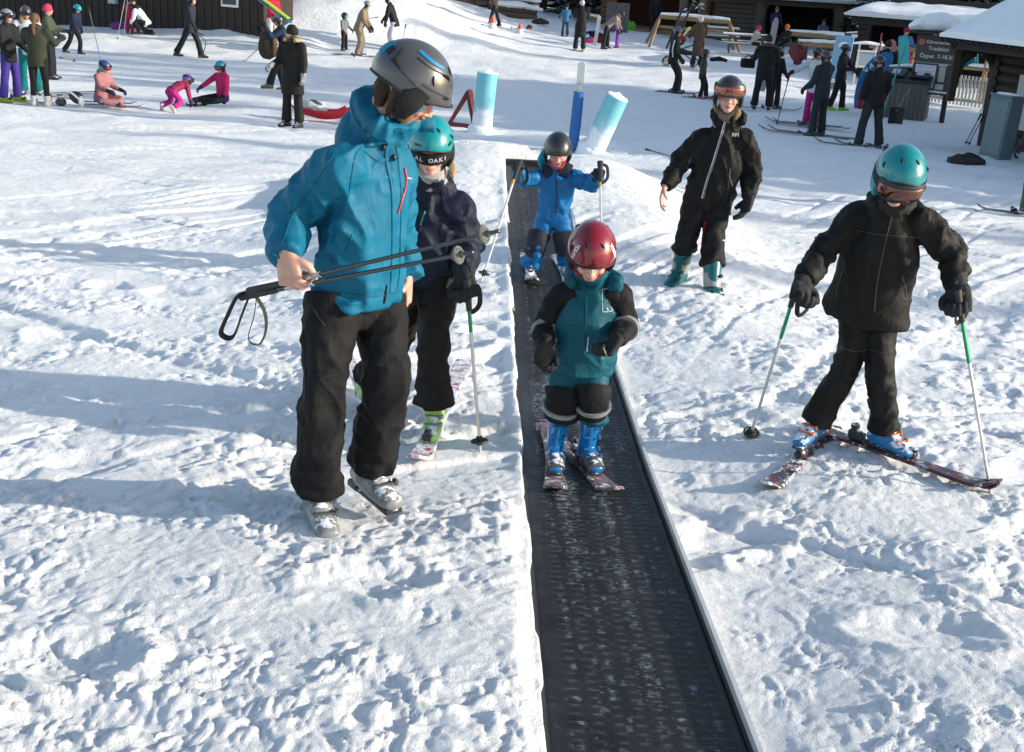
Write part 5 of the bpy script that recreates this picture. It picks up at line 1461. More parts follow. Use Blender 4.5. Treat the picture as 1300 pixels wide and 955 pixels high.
def right_cabin():
    A = Vector((8.33, 24.0, 0)); e1 = Vector((.38, -.925, 0)).normalized(); e2 = Vector((.925, .38, 0)).normalized()
    t = thing('cabin', 'dark log cabin at the right edge with snowy corrugated eave and arched porch', 'cabin', A + e2 * 2)
    W = A + e2 * 1.25
    s = []; z = -.1; k = 0
    while z < 2.3:
        s.append(log(W + Vector((0, 0, z + .1)) - e1 * .15, W + e1 * 9 + Vector((0, 0, z + .1)), .105, 10, k)); 
        s.append(log(W + Vector((0, 0, z + .2)) - e2 * .15, W + e2 * 5 + Vector((0, 0, z + .2)), .105, 10, k)); z += .19; k += 1
    part('log_wall', s, wood((.040, .027, .020)), t)
    part('inner_wall', box(W + e1 * 4.6 + e2 * 2.6 + Vector((0, 0, 1.05)), (8.8, 4.8, 2.3), (e1, e2, UP)), DARKW, t, False)
    H = 2.2
    part('post', [beam(A + e2 * .08 + e1 * .05 + UP * 1.05, A + e2 * .08 + e1 * .05 + Vector((0, 0, H - .05)), .13, .13, (1, 0, 0))], DARKW, t, False)
    part('post', [beam(W - e1 * .12, W - e1 * .12 + Vector((0, 0, H - .05)), .15, .15, (1, 0, 0))], DARKW, t, False)
    def arc(p, dirv, s):
        q = [p + Vector((0, 0, 1.15)), p + Vector((0, 0, 1.55)) + dirv * .03, p + Vector((0, 0, 1.85)) + dirv * .14, p + Vector((0, 0, 2.02)) + dirv * .38]
        return loft(q, [(.07, .07), (.08, .08), (.10, .08), (.12, .08)], UP, 10, .05)
    part('arched_brace', arc(A + e2 * .10 + e1 * .05, e2, 1), DARKW, t); part('arched_brace', arc(W - e1 * .1, -e2, 1), DARKW, t)
    part('tie_beam', [beam(A + Vector((0, 0, H - .12)), W + Vector((0, 0, H - .12)), .14, .2)], DARKW, t, False)
    part('eave_beam', [beam(A - e1 * .1 + Vector((0, 0, H - .06)) + e2 * .06, A + e1 * 9 + Vector((0, 0, H - .06)) + e2 * .06, .12, .16)], DARKW, t, False)
    ea = A - e1 * .35 - e2 * .12 + Vector((0, 0, H)); eb = ea + e1 * 10
    up = e2 * 3.4 + Vector((0, 0, 1.6))
    r = part('roof', [corrugated(ea, eb, eb + up, ea + up, .17, .035)], plain((.025, .023, .022), .7), t, True, 50)
    part('roof_slope', [corrugated(eb + up + e2 * 3.4 - Vector((0, 0, 1.6)), ea + up + e2 * 3.4 - Vector((0, 0, 1.6)), ea + up, eb + up, .17, .035)], plain((.025, .023, .022), .7), t, True, 50)
    k = UP * .05
    part('roof_snow', [snow_slab([ea + k + (up).normalized() * .03, eb + k + (up).normalized() * .03, eb + up + k, ea + up + k], .13, 60, 16, 3, over=-.03)], SNO, r)
    part('leaning_panel', [box(W + e1 * 1.45 - e2 * .24 + Vector((0, 0, 1.15)), (1.25, .04, 1.05), (e1, orth(e2 + UP * .12, e1), UP), .01)], plain((.42, .45, .46), .6), t, False)
    # meter cabinet standing against the wall
    c = hit(1266, 206)
    q = thing('electric_cabinet', 'blue grey metal cabinet standing in the snow against the right cabin', 'cabinet', c)
    ln = (UP - e1 * .0 + e2 * .05).normalized()
    b0 = c - e1 * .26 + e2 * .17
    part('body', [box(b0 + ln * .55, (.52, .32, 1.2), (e1, orth(e2, ln), ln), .015)], plain((.115, .165, .19), .45, .3, .0, .1, 4), q, False)
    part('door', [box(b0 + ln * .60 - e2 * .165, (.46, .02, .98), (e1, orth(e2, ln), ln), .008)], plain((.13, .185, .21), .45, .3), q, False)
    part('roof_plate', [box(b0 + ln * 1.16, (.56, .36, .03), (e1, orth(e2, ln), ln), .008)], plain((.16, .21, .24), .4, .3), q, False)
    part('snow_cap', [ellipsoid(b0 + ln * 1.185, (.26, .16, .03), (e1, orth(e2, ln), ln))], SNO, q)
right_cabin()

def signboard():
    s1 = Vector((.88, -.47, 0)).normalized(); n = Vector((-.47, -.88, 0)).normalized()
    O = Vector((9.32, 29.45, 0)); w = .92
    t = thing('sign', 'brown wooden information board with white lettering and a snow cap', 'sign', O + s1 * .5)
    P_ = lambda a, z, d=0: O + s1 * a + Vector((0, 0, z)) + n * d
    BR = wood((.055, .042, .036)); wht = plain((.62, .62, .62), .6)
    part('post', [beam(P_(.06, -.1, -.06), P_(.06, 2.05, -.06), .11, .1, n)], BR, t, False); part('post', [beam(P_(w - .06, -.1, -.06), P_(w - .06, 2.05, -.06), .11, .1, n)], BR, t, False)
    bd = part('board', [box(P_(w / 2, 1.40), (w, .05, 1.30), (s1, -n, UP), .006)], plain((.085, .070, .062), .8, 0, 0, .2, 8), t, False)
    part('shelf', [box(P_(w / 2, .70, .06), (w + .15, .22, .05), (s1, -n, UP), .006)], BR, t, False)
    part('shelf_snow', [loft([P_(.02, .735, .08), P_(.5, .74, .08), P_(w, .735, .08)], [(.02, .08), (.035, .09), (.02, .08)], UP, 10, .1, amp=.3)], SNO, t)
    part('roof_board', [box(P_(w / 2, 2.10, .0), (w + .3, .5, .05), (s1, -n, UP), .006)], BR, t, False)
    part('snow_cap', [loft([P_(-.18, 2.20), P_(.1, 2.30), P_(w / 2, 2.36), P_(w - .05, 2.30), P_(w + .20, 2.2)], [(.09, .30), (.17, .36), (.21, .38), (.17, .36), (.08, .30)], UP, 16, .06, amp=.10, fs=3)], SNO, t)
    part('emblem', [loft([P_(.13, 1.88, .030), P_(.13, 1.88, .045)], [.078, .078], s1, 24, .1, flat=True)], plain((.42, .13, .05), .6), bd)
    for tx, x, z, sz in (('Klämmesmål &', .235, 1.855, .105), ('Tradition', .30, 1.70, .125), ('Öppet  7-18.30', .12, 1.52, .128)):
        part('lettering', text_shapes(tx, sz, P_(x, z, .030), s1, UP, .006, 'LEFT', .002), wht, bd, False)
    part('paper_sheet', [box(P_(.31, 1.08, .032), (.48, .012, .54), (s1, -n, UP))], plain((.62, .66, .74), .5), bd, False)
    for k in range(5):
        part('sheet_line', [box(P_(.31, 1.30 - .1 * k, .040), (.38 - .06 * (k % 3), .004, .012), (s1, -n, UP))], plain((.45, .28, .36) if k in (0, 4) else (.3, .34, .42), .5), bd, False)
    part('notice', [box(P_(.70, 1.16, .034), (.15, .012, .36), (s1, -n, UP))], plain((.42, .42, .34), .5), bd, False)
    part('notice', [box(P_(.70, 1.38, .036), (.20, .014, .05), (s1, -n, UP))], plain((.6, .6, .6), .5), bd, False)
    part('plaque', [box(P_(.68, .86, .036), (.20, .03, .13), (s1, -n, UP), .01)], plain((.55, .58, .6), .4), bd, False)
    part('ledge', [box(P_(w / 2, 1.40, .035), (w, .02, .02), (s1, -n, UP))], plain((.3, .3, .3), .5), bd, False)
signboard()

def bin_box(c, e, w, d, h, label, flaps=2):
    n = Vector((e.y, -e.x, 0)); n = -n if n.y > 0 else n
    t = thing('waste_bin', label, 'bin', c, 'wooden waste bins')
    part('slatted_body', [box(c + e * (w / 2 - (k + .5) * w / 9) + n * d / 2 + UP * h / 2, (w / 9 * .93, .03, h), (e, -n, UP), .004) for k in range(9)] + [box(c - e * w / 2 + n * (d / 2 - (k + .5) * d / 6) + UP * h / 2, (.03, d / 6 * .93, h), (e, -n, UP), .004) for k in range(6)] + [box(c + e * w / 2 + UP * h / 2, (.03, d, h), (e, -n, UP), .004), box(c + UP * h / 2, (w - .03, d - .04, h - .02), (e, -n, UP))], GREYW, t, False)
    part('lid', [box(c + UP * (h + .10), (w + .12, d + .12, .05), (e, orth(-n + UP * .35, e), e.cross(orth(-n + UP * .35, e))), .01), box(c + UP * (h + .03) - n * .05, (w, d * .7, .12), (e, -n, UP))], plain((.02, .021, .023), .45), t, False)
    sl = orth(-n + UP * .35, e); ln = e.cross(sl)
    for k in range(flaps):
        p = c + e * (w * (.27 if k else -.27)) + UP * (h + .15) + n * .06
        f = part('flap', [box(p, (w * .42, d * .62, .05), (e, sl, ln), .015)], plain((.012, .013, .015), .35), t, False)
        part('label_plate', [box(p + ln * .03, (w * .17, d * .34, .008), (e, sl, ln))], plain((.5, .54, .58), .5), f, False)
    part('snow_cap', [loft([c - e * w * .5 + UP * (h + .25) - n * d * .42, c + UP * (h + .30) - n * d * .42, c + e * w * .5 + UP * (h + .25) - n * d * .42], [(.03, .07), (.05, .08), (.03, .07)], UP, 10, .1)], SNO, t)
    return t
c = hit(1146, 152); bin_box(Vector((c.x + .12, c.y + .45, c.z)), Vector((.90, -.43, 0)).normalized(), 1.05, .75, .92, 'grey slatted waste bin with two black flaps in front of the information board')
bin_box(Vector((12.3, 45.0, 0)), Vector((.97, -.22, 0)).normalized(), 1.3, .8, .95, 'far grey slatted waste bin beside the trees, left of the kiosk')
# shovel leaning on the bin
c = hit(1132, 158)
t = thing('snow_shovel', 'black snow shovel with wooden handle leaning against the near waste bin', 'shovel', c)
part('blade', grid_patch(lambda u, v: (c + Vector((-.17 + .34 * u + .06, -.05 + .05 * math.cos((u - .5) * 3), .02 + .38 * v)), Vector((0, -1, .1))), 8, 5, .012), plain((.015, .014, .014), .5), t)
part('handle', tube([c + Vector((.06, .0, .30)), c + Vector((.35, .18, .85))], .016, 8), PALEW, t)

def picket(a, b, n, h, label):
    t = thing('picket_fence', label, 'fence', a)
    a, b = Vector(a), Vector(b); e = (b - a).normalized(); nn = Vector((e.y, -e.x, 0))
    for z in (.14, h - .12): part('rail', [beam(a + UP * z, b + UP * z, .04, .07)], wood((.45, .40, .33)), t, False)
    for i in range(n):
        p = a.lerp(b, (i + .5) / n) + nn * .035
        part('picket', [box(p + UP * h / 2, (.055, .022, h), (e, nn, UP), .004)], wood((.62, .56, .47)), t, False)
    return t
p1, p2 = hit(1172, 130), hit(1250, 140)
picket(p1 + UP * .05, p2 + UP * .05, 17, .80, 'pale picket fence between the information board and the right cabin')
picket(hit(1246, 142) + Vector((.1, -1.2, .0)), hit(1262, 130) + Vector((.5, .9, .0)), 9, .80, 'short run of pale picket fence seen through the cabin porch')

def ski_rack(a, b, zs, label, posts=3, pm=PALEW, snow=True, hang=0):
    a, b = Vector(a), Vector(b); t = thing('ski_rack', label, 'ski rack', a); e = (b - a).normalized(); n = Vector((e.y, -e.x, 0))
    for i in range(posts):
        p = a.lerp(b, i / (posts - 1)); part('leg', [log(p + n * .35, p + UP * zs[-1], .045), ], pm, t); part('leg', [log(p - n * .35, p + UP * zs[-1], .045)], pm, t)
    for z in zs:
        r = part('rail', [log(a - e * .15 + UP * z + n * .08, b + e * .15 + UP * z + n * .08, .06)], pm, t)
        if snow: part('rail_snow', [loft([a - e * .12 + UP * (z + .06) + n * .08, a.lerp(b, .5) + UP * (z + .075) + n * .08, b + e * .12 + UP * (z + .06) + n * .08], [(.04, .06), (.055, .065), (.04, .06)], UP, 10, .15, amp=.3, fs=4)], SNO, r)
    return t
ski_rack((12.2, 35.2, 0), (13.9, 34.2, 0), (.95, 1.42), 'wooden ski rack with snow on its rails seen through the cabin porch')
ski_rack((11.0, 38.9, 0), (13.2, 37.8, 0), (.55, 1.15), 'wooden ski rack in front of the kiosk with skis and boards standing in it', snow=False)

def standing_ski(x, y, h, col, label, lean=.08, w=.09, cat='ski', name='standing_ski', txt=None, col2=None, tz=0):
    b = G(x, y, tz); t = thing(name, label, cat, b, None)
    up = Vector((lean, .12, 1)).normalized(); l = orth((1, -.2, 0), up); n = l.cross(up)
    def fn(u, v):
        ww = w * (1 if v < .9 else math.sqrt(max(.03, 1 - ((v - .9) / .105) ** 2))) * (1 if v > .06 else .8)
        return b + up * h * v + l * (u - .5) * ww - n * (max(0, v - .9) * .6), -n
    bb = part('board', grid_patch(fn, 4, 26, .014), plain(col, .35), t)
    if col2:
        for k in range(3): part('printed_mark', [box(b + up * h * (.25 + .22 * k) - n * .012, (w * .6, .006, h * .11), (l, n, up))], plain(col2, .4), bb, False)
    if txt:
        for k, ch in enumerate(txt): part('lettering', text_shapes(ch, .30, b + up * h * (.78 - .165 * k) - n * .014, -up, l, .008, 'CENTER', .012), plain((.55, .06, .14), .4), bb, False)
    return t
standing_ski(10.95, 38.3, 1.35, (.55, .54, .5), 'pale pair of skis standing at the left end of the kiosk rack', .10, .12, 'skis', 'standing_skis')
standing_ski(11.2, 37.5, 1.45, (.28, .13, .13), 'grey and red snowboard standing in the kiosk rack', -.02, .24, 'snowboard', 'snowboard', None, (.5, .12, .08))
standing_ski(11.42, 36.6, 1.62, (.03, .36, .36), 'turquoise snowboard with large pink letters standing in the kiosk rack', -.12, .30, 'snowboard', 'snowboard', 'WOMI')
standing_ski(11.85, 36.5, .95, (.10, .42, .05), 'short green ski standing before the kiosk rack', .0, .10)
standing_ski(11.1, 36.0, .85, (.45, .05, .05), 'short red ski standing before the kiosk rack', .12, .10)

# blue banner, poster, notice frame
def slab_outline(pts, c, xd, zd, thick):
    xd, zd = Vector(xd).normalized(), Vector(zd).normalized(); nd = xd.cross(zd); c = Vector(c); k = len(pts)
    V = [tuple(c + xd * a + zd * b - nd * thick / 2) for a, b in pts] + [tuple(c + xd * a + zd * b + nd * thick / 2) for a, b in pts]
    F = [tuple(range(k))[::-1], tuple(range(k, 2 * k))] + [(i, (i + 1) % k, (i + 1) % k + k, i + k) for i in range(k)]
    return np.array(V), F
c = hit(1094, 139)
t = thing('banner', 'blue rounded fabric banner with white letters beside the skiers queueing', 'banner', c)
out = catmull(np.array([(-.20, .0), (-.24, .35), (-.20, .75), (-.06, 1.10), (.16, 1.34), (.42, 1.46), (.60, 1.40), (.62, 1.2), (.48, .95), (.36, .6), (.28, .25), (.22, .0)]), 50)
bp = part('cloth', slab_outline([tuple(q) for q in out], c, (1, .1, 0), (.03, .1, 1), .05), plain((.012, .16, .40), .5, 0, 0, .2), t, False)
for k, (ch, x, z, a) in enumerate((('V', .02, .93, 38), ('A', .13, 1.05, 28), ('L', .27, 1.13, 16), ('L', .40, 1.18, 8))):
    part('lettering', text_shapes(ch, .17, c + Vector((x, x * .1 + z * .1 - .045, z)), (math.cos(R_(a)), .1, math.sin(R_(a))), (-math.sin(R_(a)), .1, math.cos(R_(a))), .008, 'CENTER', .008), plain((.75, .77, .78)), bp, False)
for x, z, cc in ((-.16, .50, (.5, .04, .06)), (-.06, .44, (.75, .7, .7)), (-.12, .36, (.5, .04, .06)), (-.10, .22, (.72, .6, .62)), (-.04, .14, (.5, .04, .06))):
    part('printed_mark', [box(c + Vector((x, z * .1 - .04, z)), (.10, .01, .07), (orth((1, .1, .5), (0, 1, 0)), (0, 1, 0), orth((-.5, 0, 1), (0, 1, 0))))], plain(cc), bp, False)
part('pole', tube([c + Vector((.25, .1, 0)), c + Vector((.3, .25, 1.9))], .02, 8), plain((.35, .05, .03)), t)
c = hit(1066, 118) + Vector((.05, .6, 0))
t = thing('poster_stand', 'light blue poster on a narrow stand behind the skier with green boots', 'poster', c)
part('panel', [box(c + Vector((.0, 0, .95)), (.52, .04, 1.25), (orth((1, -.15, 0), (.08, 0, 1)), (.15, 1, 0), (.08, 0, 1)), .03)], plain((.22, .42, .58), .5), t, False)
part('foot', [box(c + Vector((0, 0, .12)), (.5, .3, .2), None, .02)], plain((.25, .25, .25)), t, False)
part('printed_figure', [ellipsoid(c + Vector((.05, -.035, .75)), (.13, .01, .22))], plain((.12, .09, .10)), t)
part('printed_arc', [ellipsoid(c + Vector((0, -.035, 1.3)), (.16, .01, .10))], plain((.45, .55, .6)), t)
c = hit(1083, 112) + Vector((.1, .4, 0))
t = thing('notice_frame', 'white wooden frame with snow on top beside the light blue poster', 'frame', c)
for dx in (-.02, .5): part('post', [beam(c + Vector((dx, 0, 0)), c + Vector((dx + .05, 0, 1.28)), .05, .05, (0, 1, 0))], plain((.6, .6, .58)), t, False)
part('panel', [box(c + Vector((.27, 0, .85)), (.5, .03, .42), None, .004)], plain((.32, .38, .42), .4), t, False)
for z in (.62, 1.08): part('rail', [box(c + Vector((.27, -.02, z)), (.58, .05, .06), None, .004)], plain((.62, .62, .6)), t, False)
part('snow_cap', [loft([c + Vector((-.15, 0, 1.30)), c + Vector((.25, 0, 1.33)), c + Vector((.75, 0, 1.28))], [(.03, .1), (.05, .13), (.03, .1)], UP, 10, .1)], SNO, t)
# turquoise lift pole and red bent rail by the bin
c = hit(1118, 152) ; t = thing('pole', 'thin turquoise pole standing beside the near waste bin', 'pole', c)
part('tube', tube([c, c + Vector((.32, .0, 1.75))], .022, 8, .2), plain((.05, .30, .28), .4), t); part('foot', [ellipsoid(c, (.10, .06, .05))], dusty((.1, .2, .2), .5), t)
c = hit(1142, 112); t = thing('barrier', 'bright red bent tube rail behind the near waste bin', 'rail', c)
part('tube', tube([c, c + Vector((.10, 0, .7)), c + Vector((.35, 0, .95)), c + Vector((.65, 0, 1.05))], .03, 8), plain((.55, .02, .03), .4), t)
part('tube', tube([c + Vector((-.5, .2, 0)), c + Vector((-.48, .2, .8)), c + Vector((.1, .2, .78))], .02, 8), plain((.25, .35, .33), .4), t)

# picnic tables, log rails
def picnic(c, ang, label, group='picnic tables by the huts'):
    e = Vector((math.cos(ang), math.sin(ang), 0)); n = Vector((-e.y, e.x, 0)); t = thing('picnic_table', label, 'table', c, group)
    part('table_top', [box(c + UP * .72 + n * (k - 1.5) * .19, (1.9, .17, .045), (e, n, UP), .006) for k in range(4)], wood((.30, .24, .17)), t, False)
    part('top_snow', [box(c + UP * .765, (1.86, .66, .05), (e, n, UP), .02)], SNO, t)
    for s in (-1, 1):
        part('bench', [box(c + UP * .43 + n * s * .72, (1.9, .26, .045), (e, n, UP), .006)], wood((.30, .24, .17)), t, False)
        part('bench_snow', [box(c + UP * .47 + n * s * .72, (1.86, .22, .035), (e, n, UP), .015)], SNO, t)
        for q in (-1, 1): part('leg', [beam(c + e * q * .65 + n * s * .55 - UP * .05, c + e * q * .65 + n * s * .2 + UP * .70, .08, .06, e)], GREYW, t, False)
    return t
picnic(G(8.6, 48.5), -.12, 'snow dusted picnic table nearest the wooden trestle')
picnic(G(8.0, 52.3), -.12, 'snow dusted picnic table standing behind the nearest one')
def log_rail(a, b, z, label, k=3):
    a, b = Vector(a), Vector(b); t = thing('log_rail', label, 'rail', a, 'log rails before the hut')
    for i in range(k):
        p = a.lerp(b, (i + .3) / k); part('post', [log(p - UP * .1, p + UP * z, .06)], LOGW, t)
    part('log', [log(a + UP * z, b + UP * z, .10)], PALEW, t)
    part('snow_cap', [loft([a + UP * (z + .12), a.lerp(b, .5) + UP * (z + .14), b + UP * (z + .12)], [(.05, .11), (.075, .12), (.05, .11)], UP, 10, .2, amp=.3)], SNO, t)
log_rail(G(10.7, 50.4), G(14.1, 49.0), .80, 'upper snow topped log rail in front of the low hut')
log_rail(G(10.4, 47.2), G(13.6, 46.2), .62, 'lower snow topped log rail in front of the low hut')
# trestle for skis
a, b = G(5.3, 50.0), G(8.0, 49.4)
t = thing('trestle', 'snow topped log trestle with splayed legs behind the skier in black', 'trestle', (a + b) / 2)
part('log', [log(a + UP * 1.15, b + UP * 1.15, .09)], PALEW, t); part('log', [log(a + UP * .75, b + UP * .75, .06)], PALEW, t)
part('snow_cap', [loft([a + UP * 1.26, a.lerp(b, .5) + UP * 1.28, b + UP * 1.26], [(.05, .10), (.07, .11), (.05, .10)], UP, 10, .2, amp=.3)], SNO, t)
for p, s in ((a, -1), (b, 1)):
    for q in (-1, 1): part('leg', [log(p + Vector((s * .45, q * .9, -.05)), p + UP * 1.2, .06)], PALEW, t)
for k, (x, lab) in enumerate(((5.65, 'dark ski leaning left on the snow topped trestle'), (5.95, 'black ski leaning on the snow topped trestle, second from its left end'))):
    t = thing('leaning_ski', lab, 'ski', G(x, 49.0)); q = G(x, 49.0)
    part('board', [beam(q + Vector((-.15, -.3, .0)), q + Vector((.5, .7, 1.65)), .09, .02)], plain((.03, .03, .035), .4), t, False)

# padded blue post, foam cylinders, red triangle
def foam_mat():
    m, nt, b = _new('foam_fade'); tc = coords(nt); sx = nt.nodes.new('ShaderNodeSeparateXYZ'); nt.links.new(tc, sx.inputs[0])
    n1 = noise(nt, 3.5, 5, .6, tc); n2 = noise(nt, 30, 5, .7, tc)
    s = math_(nt, 'ADD', math_(nt, 'MULTIPLY', sx.outputs[2], .9), math_(nt, 'MULTIPLY', math_(nt, 'SUBTRACT', n1.outputs[0], .5), 1.1))
    s = math_(nt, 'ADD', s, math_(nt, 'MULTIPLY', math_(nt, 'SUBTRACT', n2.outputs[0], .5), .25))
    r = ramp(nt, [(.22, (.80, .82, .85)), (.36, (.25, .55, .62)), (.8, (.16, .50, .58))], s)
    nt.links.new(r.outputs[0], b.inputs['Base Color']); b.inputs['Roughness'].default_value = .55; bumpn(nt, n2.outputs[0], .2, .01, b)
    return m
FOAM = foam_mat()
def foam(base, top, r, label):
    t = thing('foam_cylinder', label, 'bollard', base, 'light blue foam bollards'); base, top = Vector(base), Vector(top)
    part('padding', [loft([base - (top - base).normalized() * .15, base.lerp(top, .5), top], [r * 1.0, r, r], None, 32, .1, flat=True)], FOAM, t, edge=40)
    d = (top - base).normalized()
    part('snow_top', [loft([top, top + d * .02, top + d * .035], [r * .97, r * .9, r * .5], None, 28, .01)], SNO, t)
    part('snow_collar', [loft([base + UP * -.1, base + UP * .03, base + d * .12], [r * 1.7, r * 1.35, r * 1.0], (1, 0, 0), 20, .05, amp=.2)], SNO, t)
b1 = hit(611, 168); foam(b1, b1 + Vector((.06, .05, 1.05)), .185, 'upright light blue foam bollard caked with snow beside the red triangle')
b2 = hit(752, 193); foam(b2, b2 + Vector((.33, -.10, .92)), .185, 'tilted light blue foam bollard leaning right beside the blue padded post')
c = hit(727, 191); t = thing('padded_post', 'slim post with a blue pad at the top end of the belt', 'post', c)
part('post', [beam(c - UP * .1, c + Vector((.05, 0, 1.42)), .06, .06, (0, 1, 0))], plain((.35, .40, .36), .6), t, False)
part('pad', [loft([c + UP * .0, c + Vector((.02, 0, .5)), c + Vector((.035, 0, .95))], [.085, .088, .084], None, 20, .05, amp=.05, flat=True)], plain((.006, .10, .34), .5), t, edge=50)
part('name_plate', [box(c + Vector((.045, -.04, 1.25)), (.12, .02, .32), None, .005)], plain((.42, .48, .44), .5), t, False)
c = hit(588, 163); t = thing('triangle_frame', 'dark red wooden triangle frame standing in the snow by the upright foam bollard', 'frame', c)
RD = plain((.12, .012, .010), .5, bump=.3)
for dy in (0, .16):
    q = c + Vector((0, dy, 0)); A_, B_, T_ = q + Vector((-.27, 0, .05)), q + Vector((.22, -.05, .02)), q + Vector((.06 + dy * .2, 0, .68))
    for u_, v_ in ((A_, T_), (B_, T_), (A_, B_)): part('bar', [beam(u_, v_, .085, .07)], RD, t, False)
part('spacer', [beam(c + Vector((.06, 0, .66)), c + Vector((.09, .16, .68)), .05, .05)], RD, t, False)
part('snow_foot', [ellipsoid(c + Vector((0, .05, 0)), (.35, .14, .05))], SNO, t)

# ---- trees
def spruce_mesh(h, seed, frost=.5, lo=.08):
    rng = random.Random(seed); GV, GF, SV, SF = [], [], [], []
    z = h * lo
    while z < h * .985:
        f = 1 - z / h; L = h * .20 * f ** .8 + .15; nb = max(4, int(5 + 4 * f)); a0 = rng.random() * 6.28
        for k in range(nb):
            a = a0 + k * 6.283 / nb + rng.uniform(-.3, .3); Lk = L * rng.uniform(.7, 1.15); dv = Vector((math.cos(a), math.sin(a), 0)); sv = Vector((-dv.y, dv.x, 0))
            m = max(3, int(Lk / .22)); 
            for i in range(m):
                u = (i + .6) / m; p = dv * Lk * u + Vector((0, 0, z - .32 * Lk * u ** 1.4 + .12 * Lk * u ** 4))
                for sgn in (-1, 1):
                    w = (.30 * Lk * (1 - u * .75) + .10) * rng.uniform(.6, 1.2); ln = .34 * rng.uniform(.8, 1.3); dr = rng.uniform(.05, .3)
                    t_ = p + sv * sgn * w + dv * ln * .6 - Vector((0, 0, dr * w + .05)); q = p + dv * ln * .7 + Vector((0, 0, rng.uniform(-.05, .03)))
                    r_ = p + sv * sgn * w * .45 - dv * ln * .15 - Vector((0, 0, dr * w * .4))
                    b = len(GV); GV += [tuple(p), tuple(r_), tuple(t_), tuple(q)]; GF.append((b, b + 1, b + 2, b + 3))
                    if rng.random() < frost:
                        up = Vector((0, 0, .035)); c_ = (p + t_ + q + r_) / 4; b = len(SV)
                        SV += [tuple(c_ + (x_ - c_) * rng.uniform(.55, .95) + up) for x_ in (p, r_, t_, q)]; SF.append((b, b + 1, b + 2, b + 3))
        z += h * .018 + .09 * f + .05
    return (np.array(GV), GF), (np.array(SV), SF)
def leaf_mat(c):
    key = ('leaf', c)
    if key in MATS: return MATS[key]
    m, nt, b = _new('needles'); co = coords(nt); n1 = noise(nt, 2.2, 3, .6, co); n2 = noise(nt, 30, 2, .6, co)
    s = math_(nt, 'ADD', math_(nt, 'MULTIPLY', n1.outputs[0], .6), math_(nt, 'MULTIPLY', n2.outputs[0], .4))
    r = ramp(nt, [(.35, tuple(v * .5 for v in c)), (.6, c), (.75, tuple(v * 1.7 for v in c))], s); nt.links.new(r.outputs[0], b.inputs['Base Color']); b.inputs['Roughness'].default_value = .7
    MATS[key] = m; return m
NEED = leaf_mat((.028, .045, .028)); BARK = wood((.10, .07, .05))
def spruce(h, seed, frost, label, x, y, group=None, rz=0.0):
    b = Vector((x, y, gz(x, max(y, 1)) - .1)); t = thing('spruce_tree', label, 'tree', b, group)
    (gv, gf), (sv, sf) = spruce_mesh(h, seed, frost)
    part('trunk', loft([b, b + UP * h * .5, b + UP * h * .98], [h * .014 + .04, h * .009 + .02, .01], (1, 0, 0), 8, .6), BARK, t)
    o1 = link('crown', gv, gf, NEED, t, False); o2 = link('snow_load', sv, sf, SNO, o1, False)
    return t
def copy_tree(t, label, x, y, sc, rz, group=None):
    r = t.copy(); COL.objects.link(r); r.location = (x, y, gz(x, max(y, 1)) - .1); r.scale = (sc, sc, sc * random.uniform(.9, 1.1)); r.rotation_euler = (0, 0, rz); r['label'] = label
    if group: r['group'] = group
    for ch in list(t.children):
        c = ch.copy(); COL.objects.link(c); c.parent = r
        for g_ in list(ch.children):
            d = g_.copy(); COL.objects.link(d); d.parent = c
    return r
GB = 'snowy spruces behind the huts'; GS = 'spruces right of the piste outside the view'
lab_b = 'snow dusted dark spruce in the wood behind the huts'
T1 = spruce(11, 3, .55, lab_b, 2.3, 63, GB); T2 = spruce(12, 8, .65, lab_b, 16.5, 59, GB); T3 = spruce(13, 15, .18, 'tall dark spruce beside the piste', 27, 19.5, GS)
rr = random.Random(5)
for x, y in [(-1.2, 65), (.6, 62.3), (3.9, 66), (14.9, 62), (17.9, 57), (19.2, 60.5), (16.0, 54.5), (20.5, 55), (18.4, 52.5), (21.8, 59), (23.5, 56), (15.2, 50.5), (19.5, 48.5), (22.5, 51), (25.5, 53.5), (24.8, 60)]:
    copy_tree(rr.choice([T1, T2]), lab_b, x, y, rr.uniform(.7, 1.15), rr.uniform(0, 6), GB)
for i in range(34):
    x = -34 + i * 2.4 + rr.uniform(-.9, .9); y = 74 + rr.uniform(-4, 9)
    copy_tree(rr.choice([T1, T2]), lab_b, x, y, rr.uniform(.9, 1.5), rr.uniform(0, 6), GB)
for x, y, s in SHADE_TREES:
    copy_tree(T3, 'tall dark spruce beside the piste', x, y, s, rr.uniform(0, 6), GS)
